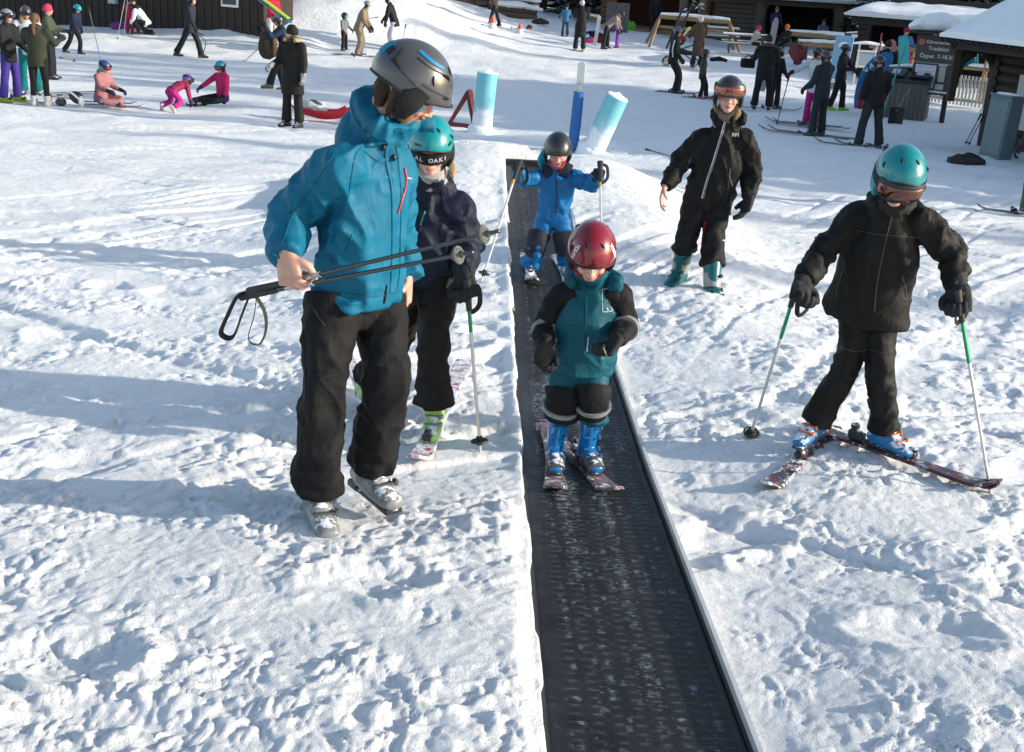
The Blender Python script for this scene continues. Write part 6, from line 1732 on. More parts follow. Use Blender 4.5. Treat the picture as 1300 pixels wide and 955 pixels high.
def pine(px, d, label, h=9):
    r = ray(px, 20); b = Vector((r.x * d, d, gz(r.x * d, d) - .1)); t = thing('pine_tree', label, 'tree', b, 'pine trunks between the huts'); rg = random.Random(px)
    tk = part('trunk', loft([b, b + Vector((.05, 0, h * .5)), b + Vector((.0, 0, h))], [.20, .15, .05], (1, 0, 0), 12, .3, amp=.12, fs=3), wood((.14, .095, .065)), t)
    lv = []; sv = []; br = []
    for k in range(46):
        z = rg.uniform(1.0, h); a = rg.uniform(0, 6.28); L = rg.uniform(.6, 1.7) * (1 if z > 3 else .6); p0 = b + Vector((0, 0, z)); p1 = p0 + Vector((math.cos(a) * L, math.sin(a) * L, rg.uniform(-.3, .4)))
        br.append(tube([p0, p0.lerp(p1, .5) + Vector((0, 0, .05)), p1], .014, 5, .3))
        for m in range(16 if z > 2.2 else 9):
            c_ = p0.lerp(p1, rg.uniform(.4, 1.05)) + Vector([rg.uniform(-.2, .2) for _ in range(3)]); v1 = Vector([rg.uniform(-1, 1) for _ in range(3)]).normalized() * .13; v2 = orth(Vector([rg.uniform(-1, 1) for _ in range(3)]), v1) * .035
            (sv if rg.random() < .45 else lv).append((c_, v1, v2))
    part('branches', br, BARK, tk)
    for nm, L_, mt in (('crown', lv, leaf_mat((.06, .07, .03))), ('snow_load', sv, SNO)):
        V = []; F = []
        for c_, v1, v2 in L_:
            q = len(V); V += [tuple(c_ - v1), tuple(c_ + v2), tuple(c_ + v1), tuple(c_ - v2)]; F.append((q, q + 1, q + 2, q + 3))
        link(nm, np.array(V), F, mt, t, False, base=wpos(t))
pine(866, 54.5, 'slim pine with frosted twigs left of the thicker trunk'); pine(890, 53.5, 'thicker pine trunk with frosted twigs beside the low hut')
# weathered board screen
a, b = Vector((3.35, 54.5, 0)), Vector((4.35, 54.3, 0)); t = thing('board_screen', 'grey weathered board screen behind the people with bags', 'fence', a)
for k in range(7): part('board', [box(a.lerp(b, (k + .5) / 7) + UP * .75, (.145, .03, 1.5), None, .004)], GREYW, t, False)
# ------------------------------------------------------------------ people and things further away
K = (.012, .012, .014)
def bgpole(gx, gy, gd, tx, ty, td, label, c=(.05, .05, .06), r=.011, ground_=True):
    g = P(gx, gy, gd); q = P(tx, ty, td)
    if ground_: q.z = gz(q.x, q.y)
    return ski_pole(g, q, label, c, (.02, .02, .02), None, (.03, .03, .03), False, r, bs=.05)
def bgski(p, d, L, label, c=(.05, .05, .06), c2=(.2, .2, .2), dz=.02, group=None):
    p = Vector(p); p.z = gz(p.x, p.y) + dz
    return ski(p, d, L, label, c, c2, dust=.1, w=.095, group=group, binding=True, bs=.9)
def ponytail(c, f, u, l, hs): return [([c - f * .085 - u * .0, c - f * .11 - u * .08, c - f * .115 - u * .2, c - f * .11 - u * .33], [.03, .035, .028, .010])]
def longhair(c, f, u, l, hs): return [([c + l * q * .07 - u * .02 + f * .02, c + l * q * .09 - u * .12 + f * .03, c + l * q * .085 - u * .25 + f * .05], [.03, .04, .015]) for q in (-1, 1)]

# left group
O = bg(14, 129, 1.66, 'person in a black jacket, purple trousers and grey helmet at the far left edge', 80, K, (.055, .03, .22), helmet=(.22, .24, .27), pk=dict(aL=(15, 10, 30), aR=(5, 8, 20), lL=(6, 5, 8), lR=(-4, 5, 4), hp=10), boots=(.35, .38, .03), drop=.14, goggles=lensmat((.06, .07, .08)), gog=(.05, .02))
for k, dx in enumerate((-.28, .22)):
    bgski(O['J']['an' + 'RL'[k]], (.9, -.35, 0), 1.5, ('yellow ski under the purple trousers, nearer the left edge', 'yellow ski under the purple trousers, reaching to the right')[k], (.45, .48, .03), (.5, .5, .1))
O = bg(40, 120, 1.70, 'woman with long fair hair, dark goggles, white and black jacket and teal trousers', 20, (.50, .51, .53), (.0, .13, .14), helmet=(.06, .045, .04), pk=dict(aL=(30, 10, 55), aR=(10, 25, 30), hy=10, hp=5), goggles=plain((.01, .01, .01), .15), gog=(.01, .012), hair=longhair, hairmat=cloth((.28, .17, .08)))
J = O['J']
for a in 'LR': part('side_panel', loft([J['sh' + a] * .72 + (J['shL'] + J['shR']) * .14 - Vector((0, -.02, .05)), lerp(J['sh' + a], J['hip' + a], .5) + (J['sh' + a] - J['pel']) * .0, J['hip' + a] + (J['hip' + a] - J['pel']) * .8 + UP * .1], [(.06, .10), (.075, .13), (.07, .14)], None, 10, .06), cloth(K), O['jacket'])
O = bg(66, 100, 1.62, 'person in a green jacket and pink knitted hat half hidden by the left group', 100, (.06, .07, .045), K, beanie=(.60, .05, .12), pk=dict(aL=(25, 10, 60), aR=(20, 10, 50), hy=10))
O = bg(52, 135, 1.64, 'woman seen from behind in dark green jacket with a brown ponytail and white boots', 185, (.030, .034, .020), (.010, .008, .008), boots=(.5, .49, .48), pk=dict(aL=(35, 18, 70), aR=(35, 18, 70), lL=(2, 3, 3), lR=(2, 3, 3)), hair=ponytail, hairmat=cloth((.14, .075, .04)), hood=.9, drop=.15, slim=True)
O['t'].name = 'person'
part('hair_top', ellipsoid(O['J']['head'] + UP * .03 - nrm(O['J']['hf']) * .02, (.085, .10, .09)), cloth((.14, .075, .04)), O['t'])
O = bg(92, 69, 1.36, 'boy in a navy jacket and turquoise helmet stepping forward by the dark cabin', 75, (.012, .018, .05), K, helmet=(.0, .25, .30), pk=dict(lean=12, aL=(10, 5, 15), aR=(25, 8, 10), lL=(22, 3, 30), lR=(-15, 3, 22), hp=30))
bgpole(113, 11, 31.0, 127, 22, 30.0, 'thin ski pole held out by the boy in the navy jacket', (.35, .33, .3))
# two by the cabin wall
O = bg(165, 42, 1.08, 'child in a pink patterned snowsuit standing with back turned at the cabin wall', 170, (.42, .02, .07), (.42, .02, .07), beanie=(.05, .01, .02), pk=dict(aL=(30, 10, 40), aR=(30, 10, 40)), jname='snowsuit_top', tname='snowsuit_legs', drop=.02, legb=1.1)
O = bg(186, 45, 1.66, 'adult in a white and black jacket crouching beside the pink child at the cabin wall', 265, (.66, .67, .70), K, helmet=(.25, .22, .10), pk=dict(lean=38, aL=(50, 5, 20), aR=(45, 5, 25), lL=(95, 12, 135), lR=(40, 8, 128), hp=10), goggles=lensmat((.1, .1, .1)), gog=(.05, .02))
part('dark_shoulder', loft([O['J']['shL'] + UP * .02, O['J']['neck'] + UP * .02, O['J']['shR'] + UP * .02], [.10, .11, .10], None, 12, .05), cloth(K), O['jacket'])
bgpole(160, -8, 38.5, 148, 38, 38.3, 'long pale ski pole stuck upright left of the pink child', (.5, .5, .48)); bgpole(163, -8, 39.0, 156, 34, 39.0, 'pale ski pole stuck upright just behind the pink child', (.4, .4, .38))
t = thing('bag', 'purple and blue bag lying in the snow before the pink child', 'bag', hit(152, 38)); q = hit(152, 38)
part('cloth', [ellipsoid(q + UP * .12, (.34, .2, .15)), ellipsoid(q + Vector((.2, 0, .22)), (.14, .1, .08))], cloth((.20, .04, .22)), t); part('flap', ellipsoid(q + Vector((.38, -.05, .12)), (.2, .15, .13)), cloth((.01, .12, .30)), t)
# walker, head out of the picture
O = bg(240, 73, 1.74, 'walking person in a dark jacket and black trousers whose head is above the picture', 85, (.020, .026, .036), K, pk=dict(lean=6, aL=(-15, 8, 15), aR=(20, 8, 15), lL=(26, 2, 12), lR=(-24, 2, 6)), drop=.16, helmet=(.1, .1, .1))
q = O['J']['wrL']; t = thing('ski_pole', 'folded black pole with a dangling strap held by the walking person', 'ski pole', hit(262, 70))
part('shaft', tube([q + Vector((-.2, .1, .1)), q + Vector((.15, -.1, -.12)), q + Vector((.42, -.15, -.22))], .014, 8), plain(K, .5), t); part('strap', tube([q + Vector((.22, -.1, -.20)), q + Vector((.45, -.1, -.42)), q + Vector((.33, -.1, -.85))], .012, 6), plain(K, .7), t)
# sitting girls
O = bg(150, 136, 1.40, 'girl in a dusty pink snowsuit and blue helmet sitting cross legged on the snow', 70, (.34, .15, .155), (.34, .15, .155), helmet=(.03, .05, .20), pk=dict(lean=10, aL=(35, 5, 50), aR=(38, 6, 50), lL=(84, 38, 90, 62), lR=(84, 38, 90, 68), hp=18), jname='snowsuit_top', tname='snowsuit_legs', hood=1.0, goggles=plain((.25, .02, .03), .2), gog=(.05, .02), padmat=cloth((.1, .4, .42)), boots=(.34, .15, .155))
O = bg(213, 139, 1.12, 'small child in a magenta and red snowsuit crawling on hands and knees, purple helmet', 150, (.26, .02, .07), (.36, .015, .17), helmet=(.12, .06, .28), pk=dict(lean=70, aL=(70, 12, 10), aR=(70, 14, 10), lL=(38, 14, 112), lR=(38, 14, 112), hp=-45), jname='snowsuit_top', tname='snowsuit_legs', drop=-.02, gloves=cloth((.02, .02, .12)), boots=(.5, .42, .42), goggles=plain((.5, .5, .55), .3), gog=(.05, .02))
O = bg(252, 134, 1.42, 'girl in a bright pink jacket and turquoise helmet sitting on the snow with black trousers', 318, (.50, .018, .12), K, helmet=(.0, .27, .33), pk=dict(lean=2, aL=(12, 14, 10), aR=(55, 15, 5), lL=(85, 30, 90, 60), lR=(85, 24, 90, 20), hp=12), hood=.8, goggles=lensmat((.2, .06, .03)), gog=(.02, .02), gloves=cloth((.02, .02, .09)))
c = hit(96, 136); t = thing('helmet', 'black and white helmet lying upside down on the snow by the dusty pink girl', 'helmet', c)
sh, _, ax = helmet_shapes(c + UP * .14, Vector((-.8, -.3, .4)), Vector((.5, -.3, .75)), 1.15, nu=24, nv=10); part('shell', sh, plain((.02, .02, .02), .3), t)
part('trim', [tube([c + Vector((-.16, -.1, .22)), c + Vector((-.02, -.16, .28)), c + Vector((.14, -.12, .14))], .02, 6), ellipsoid(c + Vector((.13, -.05, .12)), (.05, .1, .10))], plain((.6, .6, .6), .4), t)
part('goggles', ellipsoid(c + Vector((-.26, -.02, .08)), (.10, .09, .08)), dusty((.05, .05, .05), .4), t)
c = hit(140, 137); bgski(c, (1, .06, 0), 1.15, 'broad dark patterned ski lying under the dusty pink girl', (.06, .06, .055), (.22, .22, .20), .03)
bgski(hit(134, 133), (1, .10, 0), 1.1, 'second dark patterned ski lying just behind the girl in dusty pink', (.05, .05, .05), (.25, .24, .18), .03)
def lying_pole(x0, y0, x1, y1, label, c=(.05, .05, .05)):
    a, b = hit(x0, y0) + UP * .05, hit(x1, y1) + UP * .03; return ski_pole(a, b, label, c, (.02, .02, .02), None, (.03, .03, .03), False, .011, bs=.04)
lying_pole(76, 124, 128, 120, 'black ski pole lying on the snow behind the black and white helmet'); lying_pole(132, 119, 40, 121, 'long dark ski pole lying on the snow behind the ponytail woman')
lying_pole(92, 129, 62, 124, 'red ski pole lying on the snow just right of the white boots', (.3, .04, .05)); lying_pole(78, 76, 96, 79, 'yellowish ski pole lying on the snow under the navy jacket boy', (.4, .38, .1))
lying_pole(822, 194, 868, 206, 'black ski pole lying on the snow behind the woman in black')
# red and white, skis on shoulder, black coat
O = bg(346, 60, 1.72, 'person in a red jacket and white trousers on skis beside the dark cabin', 60, (.45, .012, .03), (.52, .50, .46), helmet=(.3, .3, .3), pk=dict(lean=5, aL=(15, 10, 30), aR=(25, 12, 30)), drop=.12)
bgpole(352, 40, 34.5, 308, 66, 33.6, 'dark ski pole trailing to the left of the person in red', K)
for k, nm in ((0, 'dark ski under the person in the red jacket, the nearer one'), (1, 'dark ski under the person in the red jacket, the farther one')): bgski(O['J']['an' + 'RL'[k]], (1, -.2, 0), 1.6, nm)
O = bg(352, 116, 1.76, 'person in a navy jacket striding left with a brown rucksack and skis on the shoulder', 290, (.010, .028, .055), K, helmet=(.10, .12, .15), pk=dict(lean=14, aL=(75, 10, 85), aR=(60, 20, 80), lL=(42, 2, 22), lR=(22, 2, 40), hp=5), goggles=lensmat((.08, .08, .08)), gog=(.05, .02), boots=(.10, .11, .09))
J = O['J']; m = (J['shL'] + J['shR']) / 2; b_ = (m - J['pel']).normalized(); f_ = orth(J['tf'], b_); l_ = b_.cross(f_)
t = thing('rucksack', 'brown and black rucksack on the back of the person in navy', 'rucksack', J['pel'])
part('bag', [loft([m + Vector((-.26, -.20, -.05)), m + Vector((-.28, -.20, -.25)), m + Vector((-.26, -.18, -.48)), m + Vector((-.24, -.18, -.60))], [(.13, .10), (.19, .15), (.20, .16), (.15, .11)], (1, 0, 0), 16, .05, amp=.08)], cloth((.040, .030, .024)), t); part('side_panel', [loft([m + Vector((-.11, -.22, -.08)), m + Vector((-.10, -.22, -.3)), m + Vector((-.12, -.2, -.55))], [(.04, .12), (.05, .15), (.04, .12)], (1, 0, 0), 10, .05)], cloth((.12, .07, .045)), t)
a, b = P(322, -8, 23.2), P(368, 27, 22.4); ds = (b - a).normalized()
t = thing('skis', 'pair of blue and yellow green skis carried on the shoulder of the person in navy', 'skis', (a + b) / 2)
part('lower_ski', beam(a - ds * .6 + UP * -.02, b + UP * -.02, .10, .03), plain((.01, .11, .24), .3), t, False); part('upper_ski', beam(a - ds * .55 + UP * .03, b + UP * .03 - ds * .05, .085, .025), plain((.42, .55, .02), .3), t, False)
part('binding', [box(a.lerp(b, .1) + UP * .07, (.25, .08, .06), (ds, orth((0, 1, 0), ds), ds.cross(orth((0, 1, 0), ds))), .01)], plain((.25, .5, .03), .4), t)
part('printed_mark', [beam(a.lerp(b, .45) + Vector((0, -.045, -.02)), a.lerp(b, .75) + Vector((0, -.045, -.02)), .012, .02)], plain((.5, .5, .05), .4), t)
O = bg(372, 161, 1.70, 'person in a long black padded coat, beanie and fur hood beside the red sledge', 335, (.012, .0105, .009), (.012, .011, .010), beanie=(.012, .012, .010), fur=cloth((.40, .28, .15)), scarf=cloth((.10, .07, .05)), drop=.32, pk=dict(aL=(2, 10, 10), aR=(15, 10, 55), hy=-75, hp=-8, lL=(0, 3, 2), lR=(2, 3, 3)), hem=1.15, bulk=1.08, gloves=cloth((.25, .25, .25)))
q = hit(404, 152); d0 = q.y
a, b = hit(376, 149), hit(432, 155); e = (b - a).normalized(); a = a - e * .05; n = Vector((e.y, -e.x, 0))
t = thing('sledge', 'red plastic sledge with raised edges on the snow behind the man in blue', 'sledge', (a + b) / 2)
Ls = 1.25
def slf(u, v):
    z = .05 + .16 * abs(v - .5) ** 2 * 4 + .20 * max(0, u - .75) ** 2 * 10 + .22 * max(0, .18 - u) ** 2 * 20
    return a + e * Ls * u + n * (v - .5) * (.44 - .10 * u) + UP * (z + .02 * math.sin(u * 9)), UP
part('shell', grid_patch(slf, 30, 12, .015), plain((.55, .008, .02), .3), t); 
t2 = thing('bundle', 'white and grey bundle of clothing lying on the red sledge', 'bundle', a + e * .45)
part('cloth', [loft([a + e * .12 + UP * .16, a + e * .3 + UP * .24, a + e * .55 + UP * .2, a + e * .72 + UP * .14], [(.07, .10), (.10, .14), (.09, .14), (.05, .08)], UP, 14, .04, amp=.3, fs=10)], cloth((.55, .54, .52)), t2); part('dark_fold', [loft([a + e * .36 + UP * .33, a + e * .5 + UP * .31, a + e * .62 + UP * .26], [.03, .04, .03], None, 8, .03, amp=.3)], cloth((.14, .13, .12)), t2)
# skiers in front of the snow mound
O = bg(437, 64, 1.12, 'small child in a grey patterned jacket and dark helmet with turquoise goggles on the piste', 60, (.15, .16, .17), K, helmet=(.03, .03, .03), goggles=plain((.05, .42, .42), .15), gog=(.004, .01), pk=dict(aL=(20, 8, 30), aR=(10, 8, 20)))
O = bg(455, 72, 1.76, 'skier in a beige camouflage suit leaning forward with purple boots', 85, (.21, .165, .11), (.20, .165, .12), helmet=(.25, .25, .25), pk=dict(lean=20, aL=(30, 5, 25), aR=(32, 8, 25), lL=(18, 3, 32), lR=(14, 3, 30), hp=10), boots=(.03, .03, .22), drop=.14)
for k, nm in ((0, 'long dark ski under the beige skier, the nearer one'), (1, 'long dark ski under the beige skier, the farther one')): bgski(O['J']['an' + 'RL'[k]] + Vector((0, 0, 0)), (1, -.10, 0), 1.75, nm)
bgpole(462, 33, O['J']['wrR'].y, 449, 69, O['J']['wrR'].y - .2, 'thin ski pole held down by the beige skier', (.18, .08, .05))
O = bg(498, 64, 1.72, 'skier in a black jacket and white trousers gliding left past the snow mound, arms out', 262, (.010, .010, .012), (.62, .60, .66), helmet=(.1, .1, .1), pk=dict(lean=18, aL=(22, 25, 5), aR=(48, 12, 10), lL=(10, 3, 24), lR=(30, 3, 40)), drop=.14)
bgpole(478, 22, O['J']['wrR'].y, 457, 26, O['J']['wrR'].y, 'red ski pole pointing left from the skier in white trousers', (.45, .05, .06), ground_=False); bgpole(515, 33, O['J']['wrL'].y, 508, 58, O['J']['wrL'].y + .2, 'ski pole hanging from the right hand of the skier in white trousers', (.30, .28, .15))
# beyond, centre
O = bg(628, 33, 1.5, 'person in brown and black walking below the log terrace', 260, (.06, .035, .025), K, beanie=(.02, .02, .02), pk=dict(lean=6, lL=(18, 2, 10), lR=(-12, 2, 8)))
O = bg(717, 46, 1.25, 'child in a blue chequered jacket standing left of the long black coat', 190, (.03, .14, .24), (.03, .05, .10), beanie=(.02, .02, .02), pk=dict(aL=(30, 15, 40), aR=(30, 15, 40)), boots=(.02, .02, .02))
O = bg(735, 65, 1.80, 'tall person in a knee length black coat seen from behind, snowy green boots', 178, (.009, .010, .011), (.010, .010, .011), beanie=(.45, .45, .50), drop=.42, hem=1.05, pk=dict(aL=(35, 8, 65), aR=(35, 8, 65), lL=(0, 4, 1), lR=(0, 4, 1)), boots=(.15, .28, .03))
O = bg(768, 62, 1.68, 'person in a pinkish grey coat bending over the child in purple', 75, (.26, .19, .18), K, beanie=(.06, .04, .04), pk=dict(lean=48, aL=(60, 5, 15), aR=(58, 8, 15), lL=(6, 3, 6), lR=(-4, 3, 4), hp=20), drop=.22)
O = bg(783, 61, 1.05, 'small child in a bright purple snowsuit beside the bending person', 250, (.20, .02, .28), (.22, .02, .30), beanie=(.10, .02, .15), jname='snowsuit_top', tname='snowsuit_legs', drop=.0, pk=dict(aL=(35, 5, 30), aR=(30, 5, 30)))
def lump(px, py, r, c, label, cat='bag', name='bag', c2=None, dy=0):
    q = hit(px, py) + Vector((0, dy, 0)); t = thing(name, label, cat, q)
    part('cloth', [loft([q + Vector((-r[0], 0, r[2] * .6)), q + Vector((0, 0, r[2])), q + Vector((r[0], .02, r[2] * .6))], [(r[2] * .7, r[1] * .7), (r[2], r[1]), (r[2] * .6, r[1] * .6)], UP, 12, .05, amp=.3, fs=8)], cloth(c), t)
    part('strap', [tube([q + Vector((-r[0] * .5, -r[1] * .6, r[2] * 1.5)), q + Vector((0, -r[1] * .9, r[2] * 2.2)), q + Vector((r[0] * .5, -r[1] * .5, r[2] * 1.5))], .015, 6)], cloth(c2 or K), t)
lump(748, 56, (.22, .15, .13), (.50, .05, .22), 'bright pink bag on the snow beside the long black coat'); lump(743, 52, (.16, .12, .15), (.10, .25, .42), 'light blue bag behind the bright pink bag'); lump(760, 56, (.30, .18, .17), (.10, .015, .02), 'dark red bag on the snow left of the bending person'); lump(752, 47, (.45, .15, .12), (.015, .02, .03), 'long dark bag lying behind the pair of white skis')
standing_ski(hit(755, 58).x, hit(755, 58).y, 1.15, (.62, .63, .62), 'pair of white and turquoise skis standing between the black coat and the bending person', .10, .14, 'skis', 'standing_skis', None, (.10, .5, .52))
lump(797, 40, (.30, .12, .26), (.14, .45, .03), 'bright green sledge standing on edge right of the purple child', 'sledge', 'sledge')
lump(686, 31, (.35, .18, .12), (.04, .035, .035), 'dark heap of clothing on the snow left of the blue chequered child'); lump(672, 37, (.12, .1, .08), (.35, .03, .05), 'small red hat lying on the snow near the dark heap', 'hat', 'hat')
def marker(px, py, label, s=1.0):
    q = hit(px, py); t = thing('marker_cone', label, 'cone', q, 'orange and white cones on the far snow'); part('cone', loft([q, q + UP * .30 * s, q + UP * .42 * s], [.17 * s, .09 * s, .03 * s], (1, 0, 0), 14, .08), plain((.70, .68, .66), .5), t); part('tip', loft([q + UP * .22 * s, q + UP * .45 * s], [.125 * s, .04 * s], (1, 0, 0), 12), plain((.60, .12, .06), .5), t)
marker(625, 37, 'orange tipped white cone left of the person in brown and black', 1.1); marker(660, 43, 'orange tipped white cone right of the person in brown and black', .9)
lying_pole(655, 38, 648, 36, 'short black pole lying near the right orange cone'); lying_pole(612, 33, 622, 34, 'short black pole lying near the left orange cone')
# skier in black, walker with pushchair, child in green
O = bg(858, 119, 1.76, 'skier in a black suit with a white side stripe crouching forward on short black skis', 80, (.012, .012, .012), (.012, .012, .012), helmet=(.10, .10, .11), pk=dict(lean=2, aL=(5, 5, 35), aR=(8, 6, 40), lL=(30, 3, 34), lR=(27, 3, 34), hp=15), boots=(.02, .02, .02), scarf=cloth((.02, .08, .20)))
J = O['J']
for o_ in (0,): part('side_stripe', loft([J['shR'] + Vector((-.02, -.09, .02)), lerp(J['shR'], J['hipR'], .4) + Vector((-.05, -.12, 0)), lerp(J['shR'], J['hipR'], .8) + Vector((-.02, -.12, 0))], [.018] * 3, None, 8), plain((.6, .6, .6)), O['jacket'])
for k, nm in ((0, 'black ski under the skier with the white stripe, the nearer one'), (1, 'black ski under the skier with the white stripe, the farther one')): bgski(O['J']['an' + 'RL'[k]], (1, -.1, 0), 1.15, nm, (.02, .02, .02), (.05, .05, .05))
O = bg(884, 86, 1.66, 'person in a long brown coat and white knitted hat pushing a pushchair', 185, (.075, .045, .03), (.02, .017, .015), beanie=(.55, .50, .40), drop=.50, hem=1.1, pk=dict(aL=(30, 8, 40), aR=(30, 8, 40)))
c = hit(866, 84); t = thing('pushchair', 'black pushchair with a red seat lining and spoked wheels behind the skier in black', 'pushchair', c); 
for dx, dy, r in ((-.55, 0, .13), (-.45, .55, .13), (.42, .2, .13)):
    w = c + Vector((dx, dy, r)); ring = [w + Vector((math.cos(a) * r, 0, math.sin(a) * r)) for a in np.linspace(0, 2 * math.pi, 17)]
    wh = part('wheel', [tube(ring, .022, 6, .05)], plain(K, .6), t); part('spokes', [tube([w + Vector((math.cos(a) * r, 0, math.sin(a) * r)), w - Vector((math.cos(a) * r, 0, math.sin(a) * r))], .007, 5, .2) for a in (0, 1.05, 2.1)], plain((.4, .4, .4)), wh)
part('frame', [tube([c + Vector((-.55, 0, .13)), c + Vector((-.25, .1, .45)), c + Vector((.42, .2, .75)), c + Vector((.62, .25, .95))], .02, 6), tube([c + Vector((.42, .2, .13)), c + Vector((0, .2, .45)), c + Vector((-.35, .2, .85))], .02, 6), tube([c + Vector((.62, -.02, .95)), c + Vector((.62, .5, .95))], .02, 6)], plain(K, .5), t)
part('seat', [loft([c + Vector((-.38, .2, .85)), c + Vector((-.12, .2, .5)), c + Vector((.3, .2, .42))], [(.2, .06), (.22, .10), (.2, .07)], (0, 1, 0), 14, .05)], cloth(K), t); part('hood', [ellipsoid(c + Vector((-.22, .2, .85)), (.28, .24, .22))], cloth((.02, .018, .02)), t); part('lining', [ellipsoid(c + Vector((-.18, .05, .92)), (.22, .12, .10))], cloth((.40, .015, .03)), t)
standing_ski(hit(850, 84).x - .2, hit(850, 84).y + .2, 1.55, (.55, .50, .25), 'yellowish ski slanting up behind the pushchair', .62, .08)
O = bg(892, 126, 1.22, 'child in a dark green coat and black helmet skiing to the right', 80, (.035, .050, .035), K, helmet=(.02, .02, .022), pk=dict(lean=0, aL=(0, 5, 10), aR=(2, 6, 10), lL=(24, 4, 20), lR=(8, 4, 18), hp=5), drop=.18, boots=(.35, .15, .22))
for k, nm in ((0, 'short dark ski under the child in the green coat, the nearer one'), (1, 'short dark ski under the child in the green coat, the farther one')): bgski(O['J']['an' + 'RL'[k]], (1, -.15, 0), 1.0, nm)
lump(912, 78, (.30, .16, .08), K, 'flat black bag on the snow right of the child in the green coat')
# at the tables
O = bg(966, 77, 1.4, 'person in a pale jacket and pink hat sitting at the picnic table', 60, (.42, .38, .33), K, beanie=(.50, .03, .14), pk=dict(lean=15, aL=(60, 5, 60), aR=(60, 5, 60), lL=(80, 5, 85), lR=(80, 5, 85), hp=10, at=tuple(G(9.0, 47.6, .05))))
O = bg(966, 139, 1.78, 'person in a black coat with furry hood seen from behind, in front of the tables', 172, (.011, .010, .011), (.010, .010, .011), fur=cloth((.06, .045, .03)), beanie=(.02, .02, .02), drop=.20, bulk=1.1, pk=dict(aL=(35, 14, 60), aR=(20, 14, 20), lL=(4, 6, 4), lR=(6, 8, 8)))
bgski(O['J']['anR'] , (1, -.05, 0), 1.5, 'dark ski under the person in the black coat with furry hood'); 
O = bg(981, 137, 1.45, 'child in dark clothes half hidden behind the person with the furry hood', 120, (.012, .012, .02), (.012, .012, .02), helmet=(.03, .03, .04), pk=dict(aL=(15, 8, 20), aR=(15, 8, 20)))
standing_ski(hit(975, 137).x + .1, hit(975, 137).y + 1.5, 1.9, (.30, .26, .27), 'tall grey and white snowboard upright behind the person with the furry hood', .10, .16, 'snowboard', 'snowboard', None, (.06, .03, .03), .25)
t = thing('rucksack', 'black case carried at the left hip of the person with the furry hood', 'bag', hit(957, 120)); q = O['J']['base'] + Vector((-.75, 0, 1.05))
part('case', [box(q, (.34, .2, .22), None, .03)], cloth(K), t); part('handle', [tube([q + Vector((-.1, 0, .1)), q + Vector((0, 0, .2)), q + Vector((.1, 0, .1))], .012, 6)], plain(K), t)
O = bg(1028, 160, 1.70, 'skier in a white jacket and magenta trousers with one arm stretched to a ski pole', 300, (.50, .54, .57), (.42, .015, .19), helmet=(.03, .03, .035), goggles=plain((.45, .02, .03), .3), gog=(.02, .02), scarf=cloth((.55, .14, .01)), pk=dict(lean=6, aL=(20, 5, 40), aR=(62, 18, 8), hy=100, hp=10), gloves=cloth((.10, .01, .02)), drop=.14)
wr = O['J']['wrR']; q = hit(986, 159); ski_pole(wr + Vector((-.02, -.03, -.04)), q, 'dark ski pole planted left of the skier in the white jacket', (.04, .04, .05), (.02, .02, .02), None, (.03, .03, .03), False, .012)
for k, nm in ((0, 'brown tipped ski under the skier in the white jacket, the nearer one'), (1, 'brown tipped ski under the skier in the white jacket, the farther one')): bgski(O['J']['an' + 'RL'[k]], (-1, .28, 0), 1.7, nm, (.05, .035, .03), (.16, .10, .07))
O = bg(1036, 173, 1.70, 'skier in a dark slate jacket seen from behind on long brown tipped skis', 215, (.020, .028, .038), (.018, .024, .032), helmet=(.035, .035, .04), pk=dict(aL=(10, 12, 40), aR=(35, 16, 40), lL=(2, 4, 4), lR=(2, 4, 4)), drop=.12, hood=.9)
for k, nm in ((0, 'long brown tipped ski under the slate jacket, the nearer one'), (1, 'long brown tipped ski under the slate jacket, the farther one')): bgski(O['J']['an' + 'RL'[k]] + Vector((-.1, 0, 0)), (-1, .45, 0), 1.9, nm, (.05, .035, .03), (.16, .10, .07))
O = bg(1060, 140, 1.62, 'skier in black with purple goggles and lime green boots reaching to the poster', 60, (.014, .012, .016), (.014, .012, .016), helmet=(.05, .05, .08), goggles=plain((.10, .10, .30), .2), gog=(.02, .02), pk=dict(aL=(35, 20, 10), aR=(25, 8, 60), lL=(12, 4, 10), lR=(-8, 4, 8)), boots=(.22, .48, .03))
O = bg(1122, 148, 1.72, 'person in a dark jacket standing behind the blue banner', 150, (.012, .016, .020), K, beanie=(.03, .02, .02), pk=dict(aL=(25, 8, 50), aR=(25, 8, 50), at=tuple(hit(1116, 138))))
O = bg(1102, 189, 1.72, 'skier in black sweater and grey trousers, back turned, by the near waste bin', 200, (.009, .009, .010), (.020, .022, .026), helmet=(.02, .02, .022), pk=dict(aL=(5, 10, 10), aR=(20, 28, 20), lL=(6, 9, 8), lR=(-2, 9, 6)), gloves=cloth((.20, .01, .02)), drop=.10, boots=(.06, .06, .065))
for k, nm in ((0, 'brown tipped ski under the grey trousers, the nearer one'), (1, 'brown tipped ski under the grey trousers, the farther one')): bgski(O['J']['an' + 'RL'[k]], (-1, .55, 0), 1.6, nm, (.05, .035, .03), (.16, .10, .07))
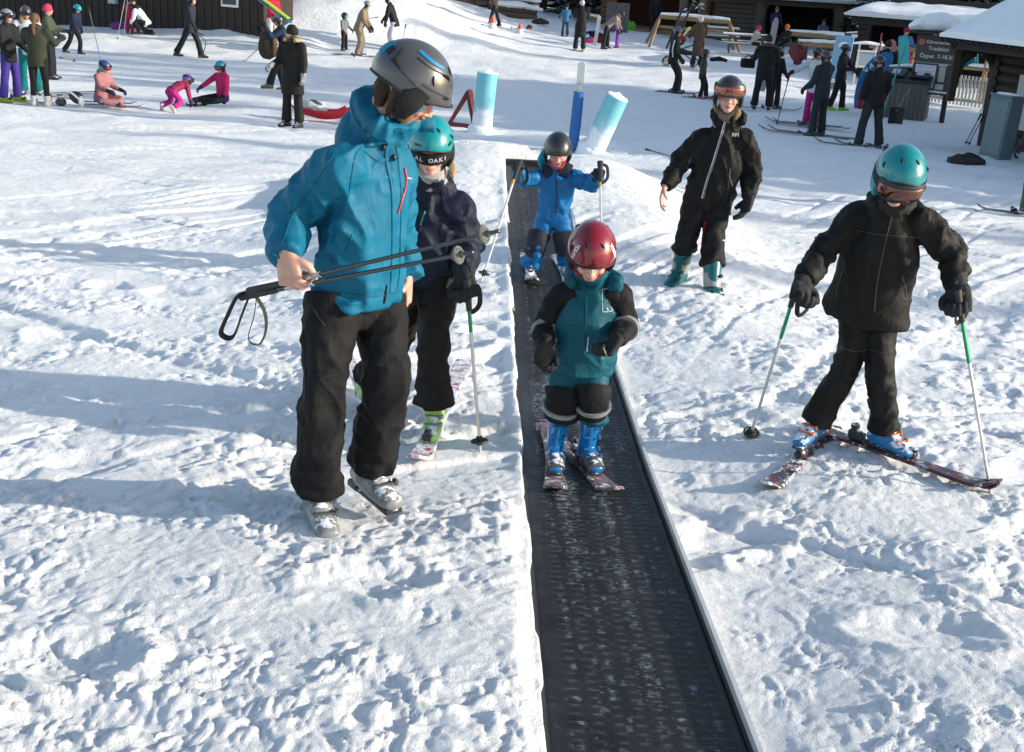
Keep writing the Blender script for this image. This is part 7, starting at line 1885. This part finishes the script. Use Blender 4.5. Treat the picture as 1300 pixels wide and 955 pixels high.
# behind the kiosk rack, inside the huts
bg(1133, 92, 1.70, 'person in a blue and white jacket and red hat behind the kiosk rack', 20, (.10, .20, .42), K, beanie=(.30, .01, .04), pk=dict(aL=(30, 12, 60), aR=(30, 12, 60), at=tuple(G(12.4, 40.4))))
bg(1156, 94, 1.72, 'person in a pale blue jacket seen from behind at the kiosk', 180, (.34, .42, .50), K, beanie=(.05, .04, .04), pk=dict(aL=(30, 12, 60), aR=(30, 12, 60), at=tuple(G(13.2, 39.9))))
bg(825, 44, 1.70, 'person in dark clothes standing inside the reddish log shed', 10, (.012, .014, .018), K, beanie=(.08, .02, .02), pk=dict(at=tuple(G(5.7, 56.3))))
bg(962, 60, 1.70, 'person in a purple blue jacket standing at the left side of the hut opening', 20, (.025, .02, .07), K, beanie=(.10, .10, .10), pk=dict(at=tuple(G(10.9, 54.6))))
bg(1020, 60, 1.65, 'person in a light blue jacket sitting inside the low hut', 20, (.10, .14, .18), K, beanie=(.03, .03, .03), pk=dict(lL=(80, 5, 85), lR=(80, 5, 85), at=tuple(G(12.9, 53.2))))
O = bg(979, 78, 1.5, 'person in an orange hood at the table next to the pink hat', 300, (.012, .012, .012), K, beanie=(.55, .12, .01), pk=dict(lean=10, lL=(80, 5, 85), lR=(80, 5, 85), aL=(50, 5, 50), aR=(50, 5, 50), at=tuple(G(9.9, 47.9, .05))))
lump(1012, 84, (.16, .14, .38), (.22, .05, .05), 'red and grey rucksack leaning upright against the lower log rail', 'rucksack', 'rucksack')
# hanging clothes on the far rack, poles by the cabinet, black bag
c = G(12.6, 34.9); t = thing('jacket', 'turquoise jacket hanging on the rack seen through the porch', 'jacket', c); part('cloth', [loft([c + UP * 1.5, c + UP * 1.2, c + UP * .95], [(.16, .07), (.20, .10), (.20, .10)], (1, 0, 0), 14, .06, amp=.2)], cloth((.005, .12, .20)), t); part('sleeve', [loft([c + Vector((.16, 0, 1.42)), c + Vector((.25, 0, 1.0))], [.07, .05], None, 8)], cloth((.005, .11, .18)), t)
for k, (x0, y0, x1, y1, lb) in enumerate(((1244, 148, 1225, 184, 'thin black ski pole leaning on the blue grey cabinet, left of the pair'), (1247, 150, 1229, 185, 'thin black ski pole leaning on the blue grey cabinet, right of the pair'))):
    q = hit(x1, y1); ski_pole(P(x0, y0, q.y - .1), q, lb, K, K, None, K, False, .011, bs=.03)
lump(1226, 211, (.30, .17, .11), (.030, .028, .030), 'black duffel bag lying on the snow in the shade at the right')
O = bg(1312, 276, 1.60, 'skier cut off by the right edge of the picture, one ski showing', 300, (.03, .03, .028), (.10, .10, .085), helmet=(.1, .1, .1), pk=dict(lean=10, lL=(20, 3, 30), lR=(20, 3, 30), aL=(20, 20, 30), aR=(20, 10, 30)))
bgski(O['J']['anR'], (-1, .25, 0), 1.1, 'dark ski tip reaching in from the right edge of the picture')
build_belt(); build_ground(); setup_light()
scene.collection.children.link(COL)
